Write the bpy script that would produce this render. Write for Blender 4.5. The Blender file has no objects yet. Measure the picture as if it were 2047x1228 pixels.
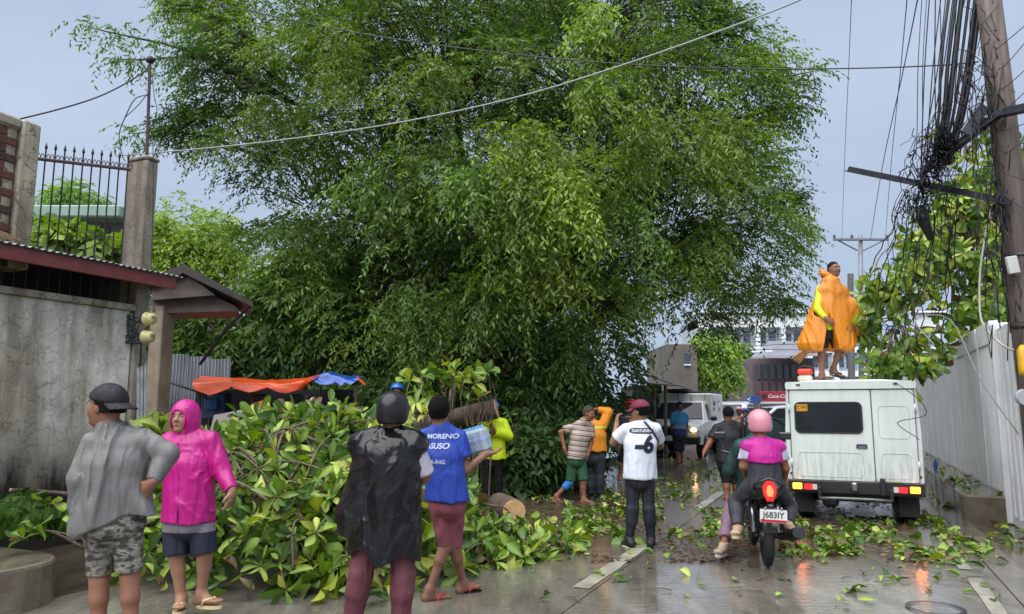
import bpy, bmesh, math, random
import numpy as np
from mathutils import Vector, Matrix, Euler
from mathutils.bvhtree import BVHTree
random.seed(7)
RNG = np.random.default_rng(11)
SC = bpy.context.scene
COL = SC.collection
PI = math.pi

# ------------------------------------------------------------------ camera
FOC = 1478.0; HOR = 816.0; CAMZ = 1.5
PITCH = math.atan((HOR - 614.0) / FOC)
cd = bpy.data.cameras.new('camera'); cam = bpy.data.objects.new('camera', cd); COL.objects.link(cam)
cam.location = (0, 0, CAMZ); cam.rotation_euler = (PI / 2 + PITCH, 0, 0)
cd.sensor_width = 36.0; cd.lens = 36.0 * FOC / 2047.0; cd.clip_end = 3000; cd.clip_start = .05
SC.camera = cam
SC.render.engine = 'CYCLES'
SC.cycles.use_denoising = True
SC.cycles.max_bounces = 8; SC.cycles.transparent_max_bounces = 8
SC.cycles.diffuse_bounces = 3; SC.cycles.glossy_bounces = 3
SC.cycles.caustics_reflective = False; SC.cycles.caustics_refractive = False
SC.view_settings.view_transform = 'Standard'; SC.view_settings.look = 'None'
SC.view_settings.gamma = 1.0; SC.view_settings.exposure = 1.78

# ------------------------------------------------------------------ overcast sky and veiled sun
SUN_EL = math.radians(62); SUN_AZ = math.radians(214)      # behind the camera, to its left
W = bpy.data.worlds.new('World'); SC.world = W; W.use_nodes = True
nt = W.node_tree; nt.nodes.clear()
def wn(t, **k):
    n = nt.nodes.new(t)
    for a, b in k.items(): setattr(n, a, b)
    return n
sky = wn('ShaderNodeTexSky', sky_type='NISHITA', sun_disc=False, sun_elevation=SUN_EL, sun_rotation=SUN_AZ)
sky.air_density = 1.0; sky.dust_density = 4.0; sky.ozone_density = 1.0
hs = wn('ShaderNodeHueSaturation'); hs.inputs['Saturation'].default_value = .35
tc = wn('ShaderNodeTexCoord'); mp = wn('ShaderNodeMapping'); mp.inputs['Scale'].default_value = (1.2, 1.2, 3.0)
ns = wn('ShaderNodeTexNoise'); ns.inputs['Scale'].default_value = 2.2; ns.inputs['Detail'].default_value = 5; ns.inputs['Roughness'].default_value = .45
cr = wn('ShaderNodeValToRGB')
cr.color_ramp.elements[0].position = .30; cr.color_ramp.elements[0].color = (2.15, 2.65, 3.58, 1)
cr.color_ramp.elements[1].position = .72; cr.color_ramp.elements[1].color = (2.7, 3.25, 4.2, 1)
mx = wn('ShaderNodeMix', data_type='RGBA'); mx.inputs[0].default_value = .93     # cloud deck over the clear sky
bg = wn('ShaderNodeBackground'); bg.inputs['Strength'].default_value = 0.0585
out = wn('ShaderNodeOutputWorld')
L = nt.links.new
L(sky.outputs[0], hs.inputs['Color']); L(tc.outputs['Generated'], mp.inputs[0]); L(mp.outputs[0], ns.inputs[0]); L(ns.outputs[0], cr.inputs[0])
L(hs.outputs[0], mx.inputs[6]); L(cr.outputs[0], mx.inputs[7]); L(mx.outputs[2], bg.inputs[0]); L(bg.outputs[0], out.inputs[0])
sl = bpy.data.lights.new('sun', 'SUN'); so = bpy.data.objects.new('sun', sl); COL.objects.link(so)
sl.energy = 1.5; sl.angle = math.radians(85); sl.color = (1.0, .97, .93)
sd = Vector((math.cos(SUN_EL) * math.sin(SUN_AZ), math.cos(SUN_EL) * math.cos(SUN_AZ), math.sin(SUN_EL)))
so.rotation_euler = sd.to_track_quat('Z', 'Y').to_euler()

# ------------------------------------------------------------------ placing: surveyed points and the road's own axes
CP, SP = math.cos(PITCH), math.sin(PITCH)
def at(px, py, d):
    u = (px - 1023.5) / FOC; v = (614.0 - py) / FOC
    y = CP - v * SP; k = d / y
    return Vector((u * k, d, CAMZ + (SP + v * CP) * k))
def gr(px, py, z=0.0):
    u = (px - 1023.5) / FOC; v = (614.0 - py) / FOC
    k = (z - CAMZ) / (SP + v * CP)
    return Vector((u * k, (CP - v * SP) * k, z))
RA = math.radians(24.0); RC, RS = math.cos(RA), math.sin(RA)
def RD(s, t, z=0.0):
    return Vector((s * RS + (t - 2.13) * RC, s * RC - (t - 2.13) * RS, z))
RROT = -RA

# ------------------------------------------------------------------ objects
def tag(o, label=None, cat=None, group=None, kind=None):
    if label: o['label'] = label
    if cat: o['category'] = cat
    if group: o['group'] = group
    if kind: o['kind'] = kind
    return o
def empty(name, loc=(0, 0, 0), rz=0.0, label=None, cat=None, group=None):
    o = bpy.data.objects.new(name, None); COL.objects.link(o)
    o.empty_display_size = .1
    o.location = loc; o.rotation_euler = (0, 0, rz)
    return tag(o, label, cat, group)
def link(name, me, mat=None, parent=None, loc=None, rot=None, smooth=False):
    if mat is not None and not me.materials: me.materials.append(mat)
    if smooth: me.polygons.foreach_set('use_smooth', [True] * len(me.polygons))
    o = bpy.data.objects.new(name, me); COL.objects.link(o)
    if parent: o.parent = parent
    if loc is not None: o.location = loc
    if rot is not None: o.rotation_euler = rot
    return o
def mesh(name, v, f, mat=None, parent=None, smooth=False, loc=None, rot=None):
    me = bpy.data.meshes.new(name); me.from_pydata([tuple(p) for p in v], [], f); me.update()
    return link(name, me, mat, parent, loc, rot, smooth)
def npmesh(name, V, Q, mat=None, parent=None, smooth=True, cols=None):
    """V (n,3), Q (m,k) same-size faces; cols (n,3) colour attribute Col"""
    V = np.asarray(V, np.float32); Q = np.asarray(Q, np.int32)
    me = bpy.data.meshes.new(name); n, (m, k) = len(V), Q.shape
    me.vertices.add(n); me.vertices.foreach_set('co', V.ravel())
    me.loops.add(m * k); me.loops.foreach_set('vertex_index', Q.ravel())
    me.polygons.add(m); me.polygons.foreach_set('loop_start', np.arange(0, m * k, k, dtype=np.int32))
    me.polygons.foreach_set('use_smooth', np.full(m, smooth))
    me.update(calc_edges=True)
    if cols is not None:
        a = me.color_attributes.new('Col', 'FLOAT_COLOR', 'POINT')
        a.data.foreach_set('color', np.concatenate([cols, np.ones((n, 1))], 1).astype(np.float32).ravel())
    return link(name, me, mat, parent)
class MB:
    def __init__(s): s.v = []; s.f = []
    def add(s, v, f):
        b = len(s.v); s.v += [Vector(p) for p in v]; s.f += [[i + b for i in q] for q in f]
    def box(s, c, size, rz=0, bev=0.0, M=None):
        hx, hy, hz = [k / 2 for k in size]; c = Vector(c)
        R = M if M is not None else Matrix.Rotation(rz, 3, 'Z')
        b = min(bev, hx * .9, hy * .9, hz * .9)
        if b <= 0:
            v = [(x * hx, y * hy, z * hz) for x in (-1, 1) for y in (-1, 1) for z in (-1, 1)]
            f = [(0, 1, 3, 2), (4, 6, 7, 5), (0, 4, 5, 1), (2, 3, 7, 6), (0, 2, 6, 4), (1, 5, 7, 3)]
        else:
            idx = {}; v = []
            for x in (-1, 1):
                for y in (-1, 1):
                    for z in (-1, 1):
                        for a in range(3):
                            p = [x * (hx - b), y * (hy - b), z * (hz - b)]
                            p[a] = (x * hx, y * hy, z * hz)[a]
                            idx[(x, y, z, a)] = len(v); v.append(p)
            f = []
            for a in range(3):
                o1, o2 = [(1, 2), (0, 2), (0, 1)][a]
                for sg in (-1, 1):
                    q = []
                    for s1, s2 in ((-1, -1), (1, -1), (1, 1), (-1, 1)):
                        k = [0, 0, 0]; k[a] = sg; k[o1] = s1; k[o2] = s2; q.append(idx[(k[0], k[1], k[2], a)])
                    f.append(q)
                for s1 in (-1, 1):
                    for s2 in (-1, 1):
                        k = [0, 0, 0]; k[o1] = s1; k[o2] = s2
                        k0 = list(k); k0[a] = -1; k1 = list(k); k1[a] = 1
                        f.append([idx[(*k0, o1)], idx[(*k1, o1)], idx[(*k1, o2)], idx[(*k0, o2)]])
            for x in (-1, 1):
                for y in (-1, 1):
                    for z in (-1, 1): f.append([idx[(x, y, z, a)] for a in range(3)])
            V3 = [Vector(p) for p in v]
            for q in f:
                cc = sum((V3[i] for i in q), Vector()) / len(q)
                nn = (V3[q[1]] - V3[q[0]]).cross(V3[q[2]] - V3[q[1]])
                if nn.dot(cc) < 0: q.reverse()
        s.add([R @ Vector(p) + c for p in v], f); return s
    def tube(s, pts, r, n=8, caps=True):
        pts = [Vector(p) for p in pts]; m = len(pts)
        rr = [r] * m if not hasattr(r, '__len__') else list(r)
        v = []; f = []; ref = None
        for i, p in enumerate(pts):
            t = (pts[min(i + 1, m - 1)] - pts[max(i - 1, 0)])
            t = t.normalized() if t.length > 1e-9 else Vector((0, 0, 1))
            if ref is None: ref = t.orthogonal().normalized()
            ref = (ref - t * ref.dot(t)); ref = ref.normalized() if ref.length > 1e-6 else t.orthogonal().normalized()
            b = t.cross(ref)
            for k in range(n):
                a = 2 * PI * k / n; v.append(p + (ref * math.cos(a) + b * math.sin(a)) * rr[i])
        for i in range(m - 1):
            for k in range(n):
                k2 = (k + 1) % n; f.append((i * n + k, i * n + k2, (i + 1) * n + k2, (i + 1) * n + k))
        if caps: f += [tuple(reversed(range(n))), tuple((m - 1) * n + k for k in range(n))]
        s.add(v, f); return s
    def lathe(s, prof, n=16, M=None):
        """prof [(r,z)] about local z"""
        M = M or Matrix.Identity(4); v = []; f = []; m = len(prof)
        for r, z in prof:
            for k in range(n):
                a = 2 * PI * k / n; v.append(M @ Vector((r * math.cos(a), r * math.sin(a), z)))
        for i in range(m - 1):
            for k in range(n):
                k2 = (k + 1) % n; f.append((i * n + k, i * n + k2, (i + 1) * n + k2, (i + 1) * n + k))
        f += [tuple(reversed(range(n))), tuple((m - 1) * n + k for k in range(n))]
        s.add(v, f); return s
    def prism(s, poly, a, b):
        """poly: list of points; extruded by vectors a..b offsets"""
        n = len(poly); a = Vector(a); b = Vector(b)
        v = [Vector(p) + a for p in poly] + [Vector(p) + b for p in poly]
        f = [tuple(range(n)), tuple(reversed(range(n, 2 * n)))] + [((i + 1) % n, i, n + i, n + (i + 1) % n) for i in range(n)]
        s.add(v, f); return s
    def build(s, name, mat=None, parent=None, smooth=False, loc=None, rot=None, fix=False):
        o = mesh(name, s.v, s.f, mat, parent, smooth, loc, rot)
        if fix:
            bm = bmesh.new(); bm.from_mesh(o.data); bmesh.ops.recalc_face_normals(bm, faces=bm.faces); bm.to_mesh(o.data); bm.free()
        return o
def copy_tree(o, parent=None):
    c = o.copy(); COL.objects.link(c); c.parent = parent
    for ch in [x for x in o.children]: copy_tree(ch, c)
    return c
def sag(a, b, k=.0, n=14, wob=0.0):
    a = Vector(a); b = Vector(b); out = []
    for i in range(n + 1):
        t = i / n; p = a.lerp(b, t); p.z -= k * 4 * t * (1 - t)
        if wob and 0 < i < n: p += Vector((random.uniform(-wob, wob), random.uniform(-wob, wob), random.uniform(-wob, wob)))
        out.append(p)
    return out

# ------------------------------------------------------------------ materials
def lin(h):
    h = h.lstrip('#'); c = [int(h[i:i + 2], 16) / 255 for i in (0, 2, 4)]
    return tuple((x / 12.92 if x <= .04045 else ((x + .055) / 1.055) ** 2.4) for x in c)
_MC = {}
def NM(name):
    m = bpy.data.materials.new(name); m.use_nodes = True
    t = m.node_tree; return m, t, t.nodes['Principled BSDF']
def N(t, typ, **k):
    n = t.nodes.new(typ)
    for a, b in k.items():
        if a in n.inputs: n.inputs[a].default_value = b
        else: setattr(n, a, b)
    return n
def PM(name, col, rough=.55, var=.18, scale=6.0, bump=.0, bscale=40.0, metal=0.0, spec=.5, coat=0.0, sheen=0.0, col2=None, alpha=1.0, trans=0.0, emit=None, estr=0.0, stretch=(1, 1, 1), detail=4, rvar=0.0):
    if name in _MC: return _MC[name]
    m, t, p = NM(name)
    if isinstance(col, str): col = lin(col)
    if isinstance(col2, str): col2 = lin(col2)
    c1 = tuple(max(0, x * (1 - var)) for x in col) if col2 is None else col
    c2 = tuple(min(1, x * (1 + var)) for x in col) if col2 is None else col2
    tcn = N(t, 'ShaderNodeTexCoord'); mpn = N(t, 'ShaderNodeMapping'); mpn.inputs['Scale'].default_value = stretch
    t.links.new(tcn.outputs['Object'], mpn.inputs[0])
    n1 = N(t, 'ShaderNodeTexNoise', Scale=scale, Detail=detail, Roughness=.6); t.links.new(mpn.outputs[0], n1.inputs[0])
    r = N(t, 'ShaderNodeValToRGB'); r.color_ramp.elements[0].position = .3; r.color_ramp.elements[1].position = .7
    r.color_ramp.elements[0].color = (*c1, 1); r.color_ramp.elements[1].color = (*c2, 1)
    t.links.new(n1.outputs[0], r.inputs[0]); t.links.new(r.outputs[0], p.inputs['Base Color'])
    p.inputs['Roughness'].default_value = rough; p.inputs['Metallic'].default_value = metal
    p.inputs['Specular IOR Level'].default_value = spec; p.inputs['Coat Weight'].default_value = coat
    p.inputs['Coat Roughness'].default_value = .08
    p.inputs['Sheen Weight'].default_value = sheen
    if trans: p.inputs['Transmission Weight'].default_value = trans
    if alpha < 1: p.inputs['Alpha'].default_value = alpha
    if rvar:
        rr = N(t, 'ShaderNodeMapRange'); rr.inputs['To Min'].default_value = max(.03, rough - rvar); rr.inputs['To Max'].default_value = rough + rvar
        rr.inputs['From Min'].default_value = .35; rr.inputs['From Max'].default_value = .65
        t.links.new(n1.outputs[0], rr.inputs[0]); t.links.new(rr.outputs[0], p.inputs['Roughness'])
    if bump:
        n2 = N(t, 'ShaderNodeTexNoise', Scale=bscale, Detail=6, Roughness=.6); t.links.new(mpn.outputs[0], n2.inputs[0])
        b = N(t, 'ShaderNodeBump', Strength=bump, Distance=.02); t.links.new(n2.outputs[0], b.inputs['Height']); t.links.new(b.outputs[0], p.inputs['Normal'])
    if emit is not None:
        p.inputs['Emission Color'].default_value = (*(lin(emit) if isinstance(emit, str) else emit), 1); p.inputs['Emission Strength'].default_value = estr
    _MC[name] = m; return m
def crease(m, strength=.8, scale=4.5, stretch=(1, 1, .28), dist=.03, fine=45.0):
    """wrinkled cloth relief: pulled creases over fine weave"""
    t = m.node_tree; p = t.nodes['Principled BSDF']; Lk = t.links.new
    tcn = N(t, 'ShaderNodeTexCoord'); mp_ = N(t, 'ShaderNodeMapping'); mp_.inputs['Scale'].default_value = stretch; mp_.inputs['Rotation'].default_value = (.2, .35, .3); Lk(tcn.outputs['Object'], mp_.inputs[0])
    last = None
    for sc_, am in ((scale, .8), (scale * 2.3, .2)):
        n_ = N(t, 'ShaderNodeTexNoise', Scale=sc_, Detail=2, Roughness=.5, Distortion=.5); Lk(mp_.outputs[0], n_.inputs[0])
        a = N(t, 'ShaderNodeMath', operation='SUBTRACT'); a.inputs[1].default_value = .5; Lk(n_.outputs[0], a.inputs[0])
        b = N(t, 'ShaderNodeMath', operation='ABSOLUTE'); Lk(a.outputs[0], b.inputs[0])
        c = N(t, 'ShaderNodeMapRange'); c.inputs['From Min'].default_value = 0; c.inputs['From Max'].default_value = .22; c.inputs['To Min'].default_value = am; c.inputs['To Max'].default_value = 0; c.interpolation_type = 'SMOOTHSTEP'; Lk(b.outputs[0], c.inputs[0])
        d = N(t, 'ShaderNodeMath', operation='ADD'); Lk(c.outputs[0], d.inputs[0]); Lk(n_.outputs[0], d.inputs[1])
        if last is None: last = d.outputs[0]
        else: e = N(t, 'ShaderNodeMath', operation='ADD'); Lk(last, e.inputs[0]); Lk(d.outputs[0], e.inputs[1]); last = e.outputs[0]
    b1 = N(t, 'ShaderNodeBump', Strength=strength, Distance=dist); Lk(last, b1.inputs['Height'])
    nf = N(t, 'ShaderNodeTexNoise', Scale=fine, Detail=4); Lk(tcn.outputs['Object'], nf.inputs[0])
    b2 = N(t, 'ShaderNodeBump', Strength=.15, Distance=.01); Lk(nf.outputs[0], b2.inputs['Height']); Lk(b1.outputs[0], b2.inputs['Normal']); Lk(b2.outputs[0], p.inputs['Normal'])
    return m
def leaf_mat(name, attr=True, base=None, trans=.25, rough=.38):
    """thin leaf: reflects and lets light through; colour from the Col attribute or per-object random"""
    if name in _MC: return _MC[name]
    m, t, p = NM(name)
    if attr:
        a = N(t, 'ShaderNodeAttribute', attribute_name='Col'); co = a.outputs['Color']
    else:
        oi = N(t, 'ShaderNodeObjectInfo'); r = N(t, 'ShaderNodeValToRGB')
        els = r.color_ramp.elements
        for i, (ps, c) in enumerate(base):
            e = els[i] if i < 2 else els.new(ps)
            e.position = ps; e.color = (*c, 1)
        t.links.new(oi.outputs['Random'], r.inputs[0]); ve = N(t, 'ShaderNodeAttribute', attribute_name='Vein'); vm_ = N(t, 'ShaderNodeMix', data_type='RGBA', blend_type='MULTIPLY'); vm_.inputs[0].default_value = 1; t.links.new(r.outputs[0], vm_.inputs[6]); t.links.new(ve.outputs['Color'], vm_.inputs[7]); co = vm_.outputs[2]
    tcn = N(t, 'ShaderNodeTexCoord'); n1 = N(t, 'ShaderNodeTexNoise', Scale=9.0, Detail=3); t.links.new(tcn.outputs['Object'], n1.inputs[0])
    mr = N(t, 'ShaderNodeMapRange'); mr.inputs['To Min'].default_value = .72; mr.inputs['To Max'].default_value = 1.22; t.links.new(n1.outputs[0], mr.inputs[0])
    mu = N(t, 'ShaderNodeMix', data_type='RGBA', blend_type='MULTIPLY'); mu.inputs[0].default_value = 1.0
    t.links.new(co, mu.inputs[6]); t.links.new(mr.outputs[0], mu.inputs[7])
    ge = N(t, 'ShaderNodeNewGeometry'); bk = N(t, 'ShaderNodeMix', data_type='RGBA')       # paler leaf undersides
    pale = N(t, 'ShaderNodeHueSaturation', Saturation=.88, Value=1.18); t.links.new(mu.outputs[2], pale.inputs['Color'])
    t.links.new(ge.outputs['Backfacing'], bk.inputs[0]); t.links.new(mu.outputs[2], bk.inputs[6]); t.links.new(pale.outputs[0], bk.inputs[7])
    t.links.new(bk.outputs[2], p.inputs['Base Color'])
    p.inputs['Roughness'].default_value = rough; p.inputs['Specular IOR Level'].default_value = .32
    tr = N(t, 'ShaderNodeBsdfTranslucent'); hv = N(t, 'ShaderNodeHueSaturation', Saturation=1.15, Value=1.3)
    t.links.new(mu.outputs[2], hv.inputs['Color']); t.links.new(hv.outputs[0], tr.inputs['Color'])
    ms = N(t, 'ShaderNodeMixShader'); ms.inputs[0].default_value = trans
    t.links.new(p.outputs[0], ms.inputs[1]); t.links.new(tr.outputs[0], ms.inputs[2])
    t.links.new(ms.outputs[0], t.nodes['Material Output'].inputs['Surface'])
    _MC[name] = m; return m

# ------------------------------------------------------------------ lettering: text outlines laid on a surface
def lettering(txt, size, origin, right, up, mat, parent=None, target=None, shear=0.0, depth=.0, bold=0.0, name='lettering', align='CENTER', sx=1.0, spacing=1.0):
    cu = bpy.data.curves.new('txt', 'FONT'); cu.body = txt; cu.size = size; cu.align_x = align; cu.align_y = 'CENTER'
    cu.offset = bold; cu.shear = shear; cu.extrude = depth; cu.resolution_u = 3; cu.space_character = spacing
    o = bpy.data.objects.new('txt', cu); COL.objects.link(o)
    dg = bpy.context.evaluated_depsgraph_get(); dg.update()
    me = bpy.data.meshes.new_from_object(o.evaluated_get(dg)); bpy.data.objects.remove(o)
    me.name = name
    r = Vector(right).normalized(); u = Vector(up).normalized(); nrm = r.cross(u); og = Vector(origin)
    if target is not None:
        bm = bmesh.new(); bm.from_mesh(me)
        bmesh.ops.subdivide_edges(bm, edges=[e for e in bm.edges if e.calc_length() > size * .25], cuts=1)
        bm.to_mesh(me); bm.free()
        bvh = BVHTree.FromPolygons([v.co for v in target.data.vertices], [p.vertices for p in target.data.polygons])
    for v in me.vertices:
        p = og + r * v.co.x * sx + u * v.co.y + nrm * v.co.z
        if target is not None:
            h = bvh.ray_cast(p + nrm * .35, -nrm, .9)
            if h[0] is not None: p = h[0] + nrm * (.005 + v.co.z)
        v.co = p
    return link(name, me, mat, parent)
# ------------------------------------------------------------------ implicit surfaces for bodies and clothing
def smin(a, b, k):
    if k <= 0: return np.minimum(a, b)
    h = np.clip(.5 + .5 * (b - a) / k, 0, 1); return b + (a - b) * h - k * h * (1 - h)
def smax(a, b, k): return -smin(-a, -b, k)
A3 = lambda p: np.array(tuple(p), np.float32)
class Cone:
    def __init__(s, a, b, ra, rb, k=.02, flat=False):
        s.a, s.b, s.ra, s.rb, s.k, s.flat = A3(a), A3(b), ra, rb, k, flat
        s.pts = [(s.a, ra), (s.b, rb)]
    def d(s, P):
        ab = s.b - s.a; L2 = float(ab @ ab) + 1e-12; rel = P - s.a; t = rel @ ab / L2; tc = np.clip(t, 0, 1)
        r = s.ra + (s.rb - s.ra) * tc
        if s.flat:
            rad = np.linalg.norm(rel - t[:, None] * ab, axis=1) - r
            ax = (np.abs(t - .5) - .5) * math.sqrt(L2)
            return np.where(t < 0, np.linalg.norm(rel, axis=1) - s.ra, np.maximum(rad, ax))     # round at the root, cut flat at the hem
        return np.linalg.norm(rel - tc[:, None] * ab, axis=1) - r
class ECap:
    """capsule with an elliptical section; side = direction of the wide radius"""
    def __init__(s, a, b, ra, rb, side, k=.03):
        s.a, s.b, s.k = A3(a), A3(b), k; s.ra, s.rb = ra, rb
        ab = s.b - s.a; ln = np.linalg.norm(ab); s.ax = ab / (ln + 1e-9); s.L = ln
        sd_ = A3(side); sd_ = sd_ - s.ax * (sd_ @ s.ax); s.sd = sd_ / (np.linalg.norm(sd_) + 1e-9); s.fr = np.cross(s.ax, s.sd)
        s.pts = [(s.a, max(ra)), (s.b, max(rb))]
    def d(s, P):
        rel = P - s.a; t = np.clip(rel @ s.ax / (s.L + 1e-9), 0, 1)
        rel = rel - t[:, None] * (s.ax * s.L)
        rx = s.ra[0] + (s.rb[0] - s.ra[0]) * t; ry = s.ra[1] + (s.rb[1] - s.ra[1]) * t; rz = np.minimum(rx, ry)
        x = rel @ s.sd; y = rel @ s.fr; z = rel @ s.ax
        k0 = np.sqrt((x / rx) ** 2 + (y / ry) ** 2 + (z / rz) ** 2)
        k1 = np.sqrt((x / rx ** 2) ** 2 + (y / ry ** 2) ** 2 + (z / rz ** 2) ** 2) + 1e-6
        return np.where(k0 < .2, (k0 - 1) * rz, k0 * (k0 - 1) / k1)
class Ell:
    def __init__(s, c, r, R=None, k=.02):
        s.c, s.r, s.k = A3(c), np.array(r, np.float32), k; s.R = np.eye(3, dtype=np.float32) if R is None else np.array(R, np.float32)
        s.pts = [(s.c, float(max(r)))]
    def d(s, P):
        q = (P - s.c) @ s.R; k0 = np.linalg.norm(q / s.r, axis=1); k1 = np.linalg.norm(q / s.r ** 2, axis=1) + 1e-6
        return np.where(k0 < .15, (k0 - 1) * float(s.r.min()), k0 * (k0 - 1) / k1)
CORN = np.array([(i, j, k) for i in (0, 1) for j in (0, 1) for k in (0, 1)])
EDG = [(a, b) for a in range(8) for b in range(a + 1, 8) if np.abs(CORN[a] - CORN[b]).sum() == 1]
def sdf_mesh(prims, vox, post=None, pad=.03):
    B = 6
    pts = np.array([p for q in prims for p, r in q.pts]); rr = np.array([r for q in prims for p, r in q.pts])
    lo = (pts - rr[:, None]).min(0) - pad - vox * 2; hi = (pts + rr[:, None]).max(0) + pad + vox * 2
    nb = np.ceil((hi - lo) / (vox * B)).astype(int); n = nb * B
    ctr = np.stack(np.meshgrid(*[np.arange(m) for m in nb], indexing='ij'), -1).reshape(-1, 3)
    cw = (lo + (ctr + .5) * B * vox).astype(np.float32)
    dp = np.stack([q.d(cw) for q in prims], 1)
    def fold(cols):
        o = None
        for q, c in cols: o = c if o is None else smin(o, c, q.k)
        return o
    dc = fold(zip(prims, dp.T)); dmin = dp.min(1); R = vox * B * .87
    dpst = post(cw, dc) if post else dc
    act = (np.abs(dpst) < R * 1.2 + .014)
    D = np.where(dpst < 0, -1.0, 1.0).astype(np.float32).reshape(nb)
    D = np.repeat(np.repeat(np.repeat(D, B, 0), B, 1), B, 2)
    ia = np.nonzero(act)[0]
    off = np.stack(np.meshgrid(*[np.arange(B)] * 3, indexing='ij'), -1).reshape(-1, 3)
    if len(ia) == 0: return np.zeros((0, 3)), np.zeros((0, 4), int)
    gi = (ctr[ia][:, None, :] * B + off[None]).reshape(-1, 3)
    P = (lo + gi * vox).astype(np.float32)
    o = np.full(len(P), 10.0, np.float32); first = True
    blk = np.repeat(np.arange(len(ia)), B ** 3)
    for qi, q in enumerate(prims):
        need = dp[ia, qi] < dmin[ia] + 2.1 * R + q.k
        if not need.any(): continue
        mk = need[blk]; o[mk] = smin(o[mk], q.d(P[mk]), q.k)
    if post: o = post(P, o)
    D[gi[:, 0], gi[:, 1], gi[:, 2]] = o
    S = D < 0; nx, ny, nz = D.shape
    cnt = np.zeros((nx - 1, ny - 1, nz - 1), np.uint8)
    for i, j, k in CORN: cnt += S[i:nx - 1 + i, j:ny - 1 + j, k:nz - 1 + k]
    ac = (cnt > 0) & (cnt < 8); ai = np.argwhere(ac)
    idx = np.full(ac.shape, -1, np.int32); idx[ac] = np.arange(len(ai), dtype=np.int32)
    pos = np.zeros((len(ai), 3)); w = np.zeros(len(ai))
    dv = [D[ai[:, 0] + c[0], ai[:, 1] + c[1], ai[:, 2] + c[2]] for c in CORN]
    for a, b in EDG:
        m = (dv[a] < 0) != (dv[b] < 0)
        t = (dv[a][m] / (dv[a][m] - dv[b][m]))[:, None]
        pos[m] += CORN[a] + (CORN[b] - CORN[a]) * t; w[m] += 1
    V = lo + (ai + pos / w[:, None]) * vox
    F = []
    for ax in range(3):
        u, v_ = [(1, 2), (2, 0), (0, 1)][ax]
        sl0 = [slice(None)] * 3; sl1 = [slice(None)] * 3; sl0[ax] = slice(0, -1); sl1[ax] = slice(1, None)
        A_, B_ = S[tuple(sl0)], S[tuple(sl1)]
        e = np.argwhere(A_ != B_)
        if not len(e): continue
        sh = np.array(D.shape)
        e = e[(e[:, u] >= 1) & (e[:, v_] >= 1) & (e[:, u] <= sh[u] - 2) & (e[:, v_] <= sh[v_] - 2)]
        q = []
        for du, dv2 in ((-1, -1), (0, -1), (0, 0), (-1, 0)):
            c = e.copy(); c[:, u] += du; c[:, v_] += dv2; q.append(idx[c[:, 0], c[:, 1], c[:, 2]])
        q = np.stack(q, 1); inside = A_[e[:, 0], e[:, 1], e[:, 2]]
        q[~inside] = q[~inside][:, ::-1]; F.append(q)
    return V, np.concatenate(F)
def sdf_obj(name, prims, vox, mat, parent, post=None, pad=.03):
    V, F = sdf_mesh(prims, vox, post, pad)
    return npmesh(name, V, F, mat, parent, True)
_LAT = np.random.default_rng(99).uniform(-1, 1, (32, 32, 32)).astype(np.float32)
def vnoise(Q):
    f = np.floor(Q); t = (Q - f).astype(np.float32); t = t * t * (3 - 2 * t); i = f.astype(np.int32) & 31; j = (i + 1) & 31
    x, y, z = t[:, 0], t[:, 1], t[:, 2]
    def L2(k): 
        a = _LAT[i[:, 0], i[:, 1], k] * (1 - x) + _LAT[j[:, 0], i[:, 1], k] * x; b = _LAT[i[:, 0], j[:, 1], k] * (1 - x) + _LAT[j[:, 0], j[:, 1], k] * x
        return a * (1 - y) + b * y
    return L2(i[:, 2]) * (1 - z) + L2(j[:, 2]) * z
def folds(P, seed, freq=9.0, stretch=(1, 1, .35), n=3):
    """cloth creases: ridged noise drawn out along the drape, about -1..1"""
    r = np.random.default_rng(seed); o = 0; tot = 0; ax = r.normal(size=3); ax /= np.linalg.norm(ax); an = r.uniform(.15, .5)
    K = np.array([[0, -ax[2], ax[1]], [ax[2], 0, -ax[0]], [-ax[1], ax[0], 0]]); Rm = (np.eye(3) + math.sin(an) * K + (1 - math.cos(an)) * K @ K).astype(np.float32)
    Q = (P @ Rm) * (np.array(stretch, np.float32) * freq) + r.uniform(0, 30, 3).astype(np.float32)
    w = vnoise(Q * .6 + 11.3)[:, None]; Q = Q + w * np.array((.5, -.4, .5), np.float32)
    o = .55 * vnoise(Q * .8 + 3.1)                                   # broad hang of the cloth
    st = np.array((1, 1, .55), np.float32)
    for i in range(2 if n < 3 else 3):                              # narrow raised creases
        q = Q * (1.0, 1.7, 3.0)[i] * st + 5.7 * i; o = o - (.75, .5, .3)[i] * np.clip(1 - np.abs(vnoise(q)) * 4.5, 0, 1) * np.clip(.5 + 1.2 * vnoise(q * .35 + 9), 0, 1)
    return np.clip(o + .3, -1.2, 1)

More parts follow.
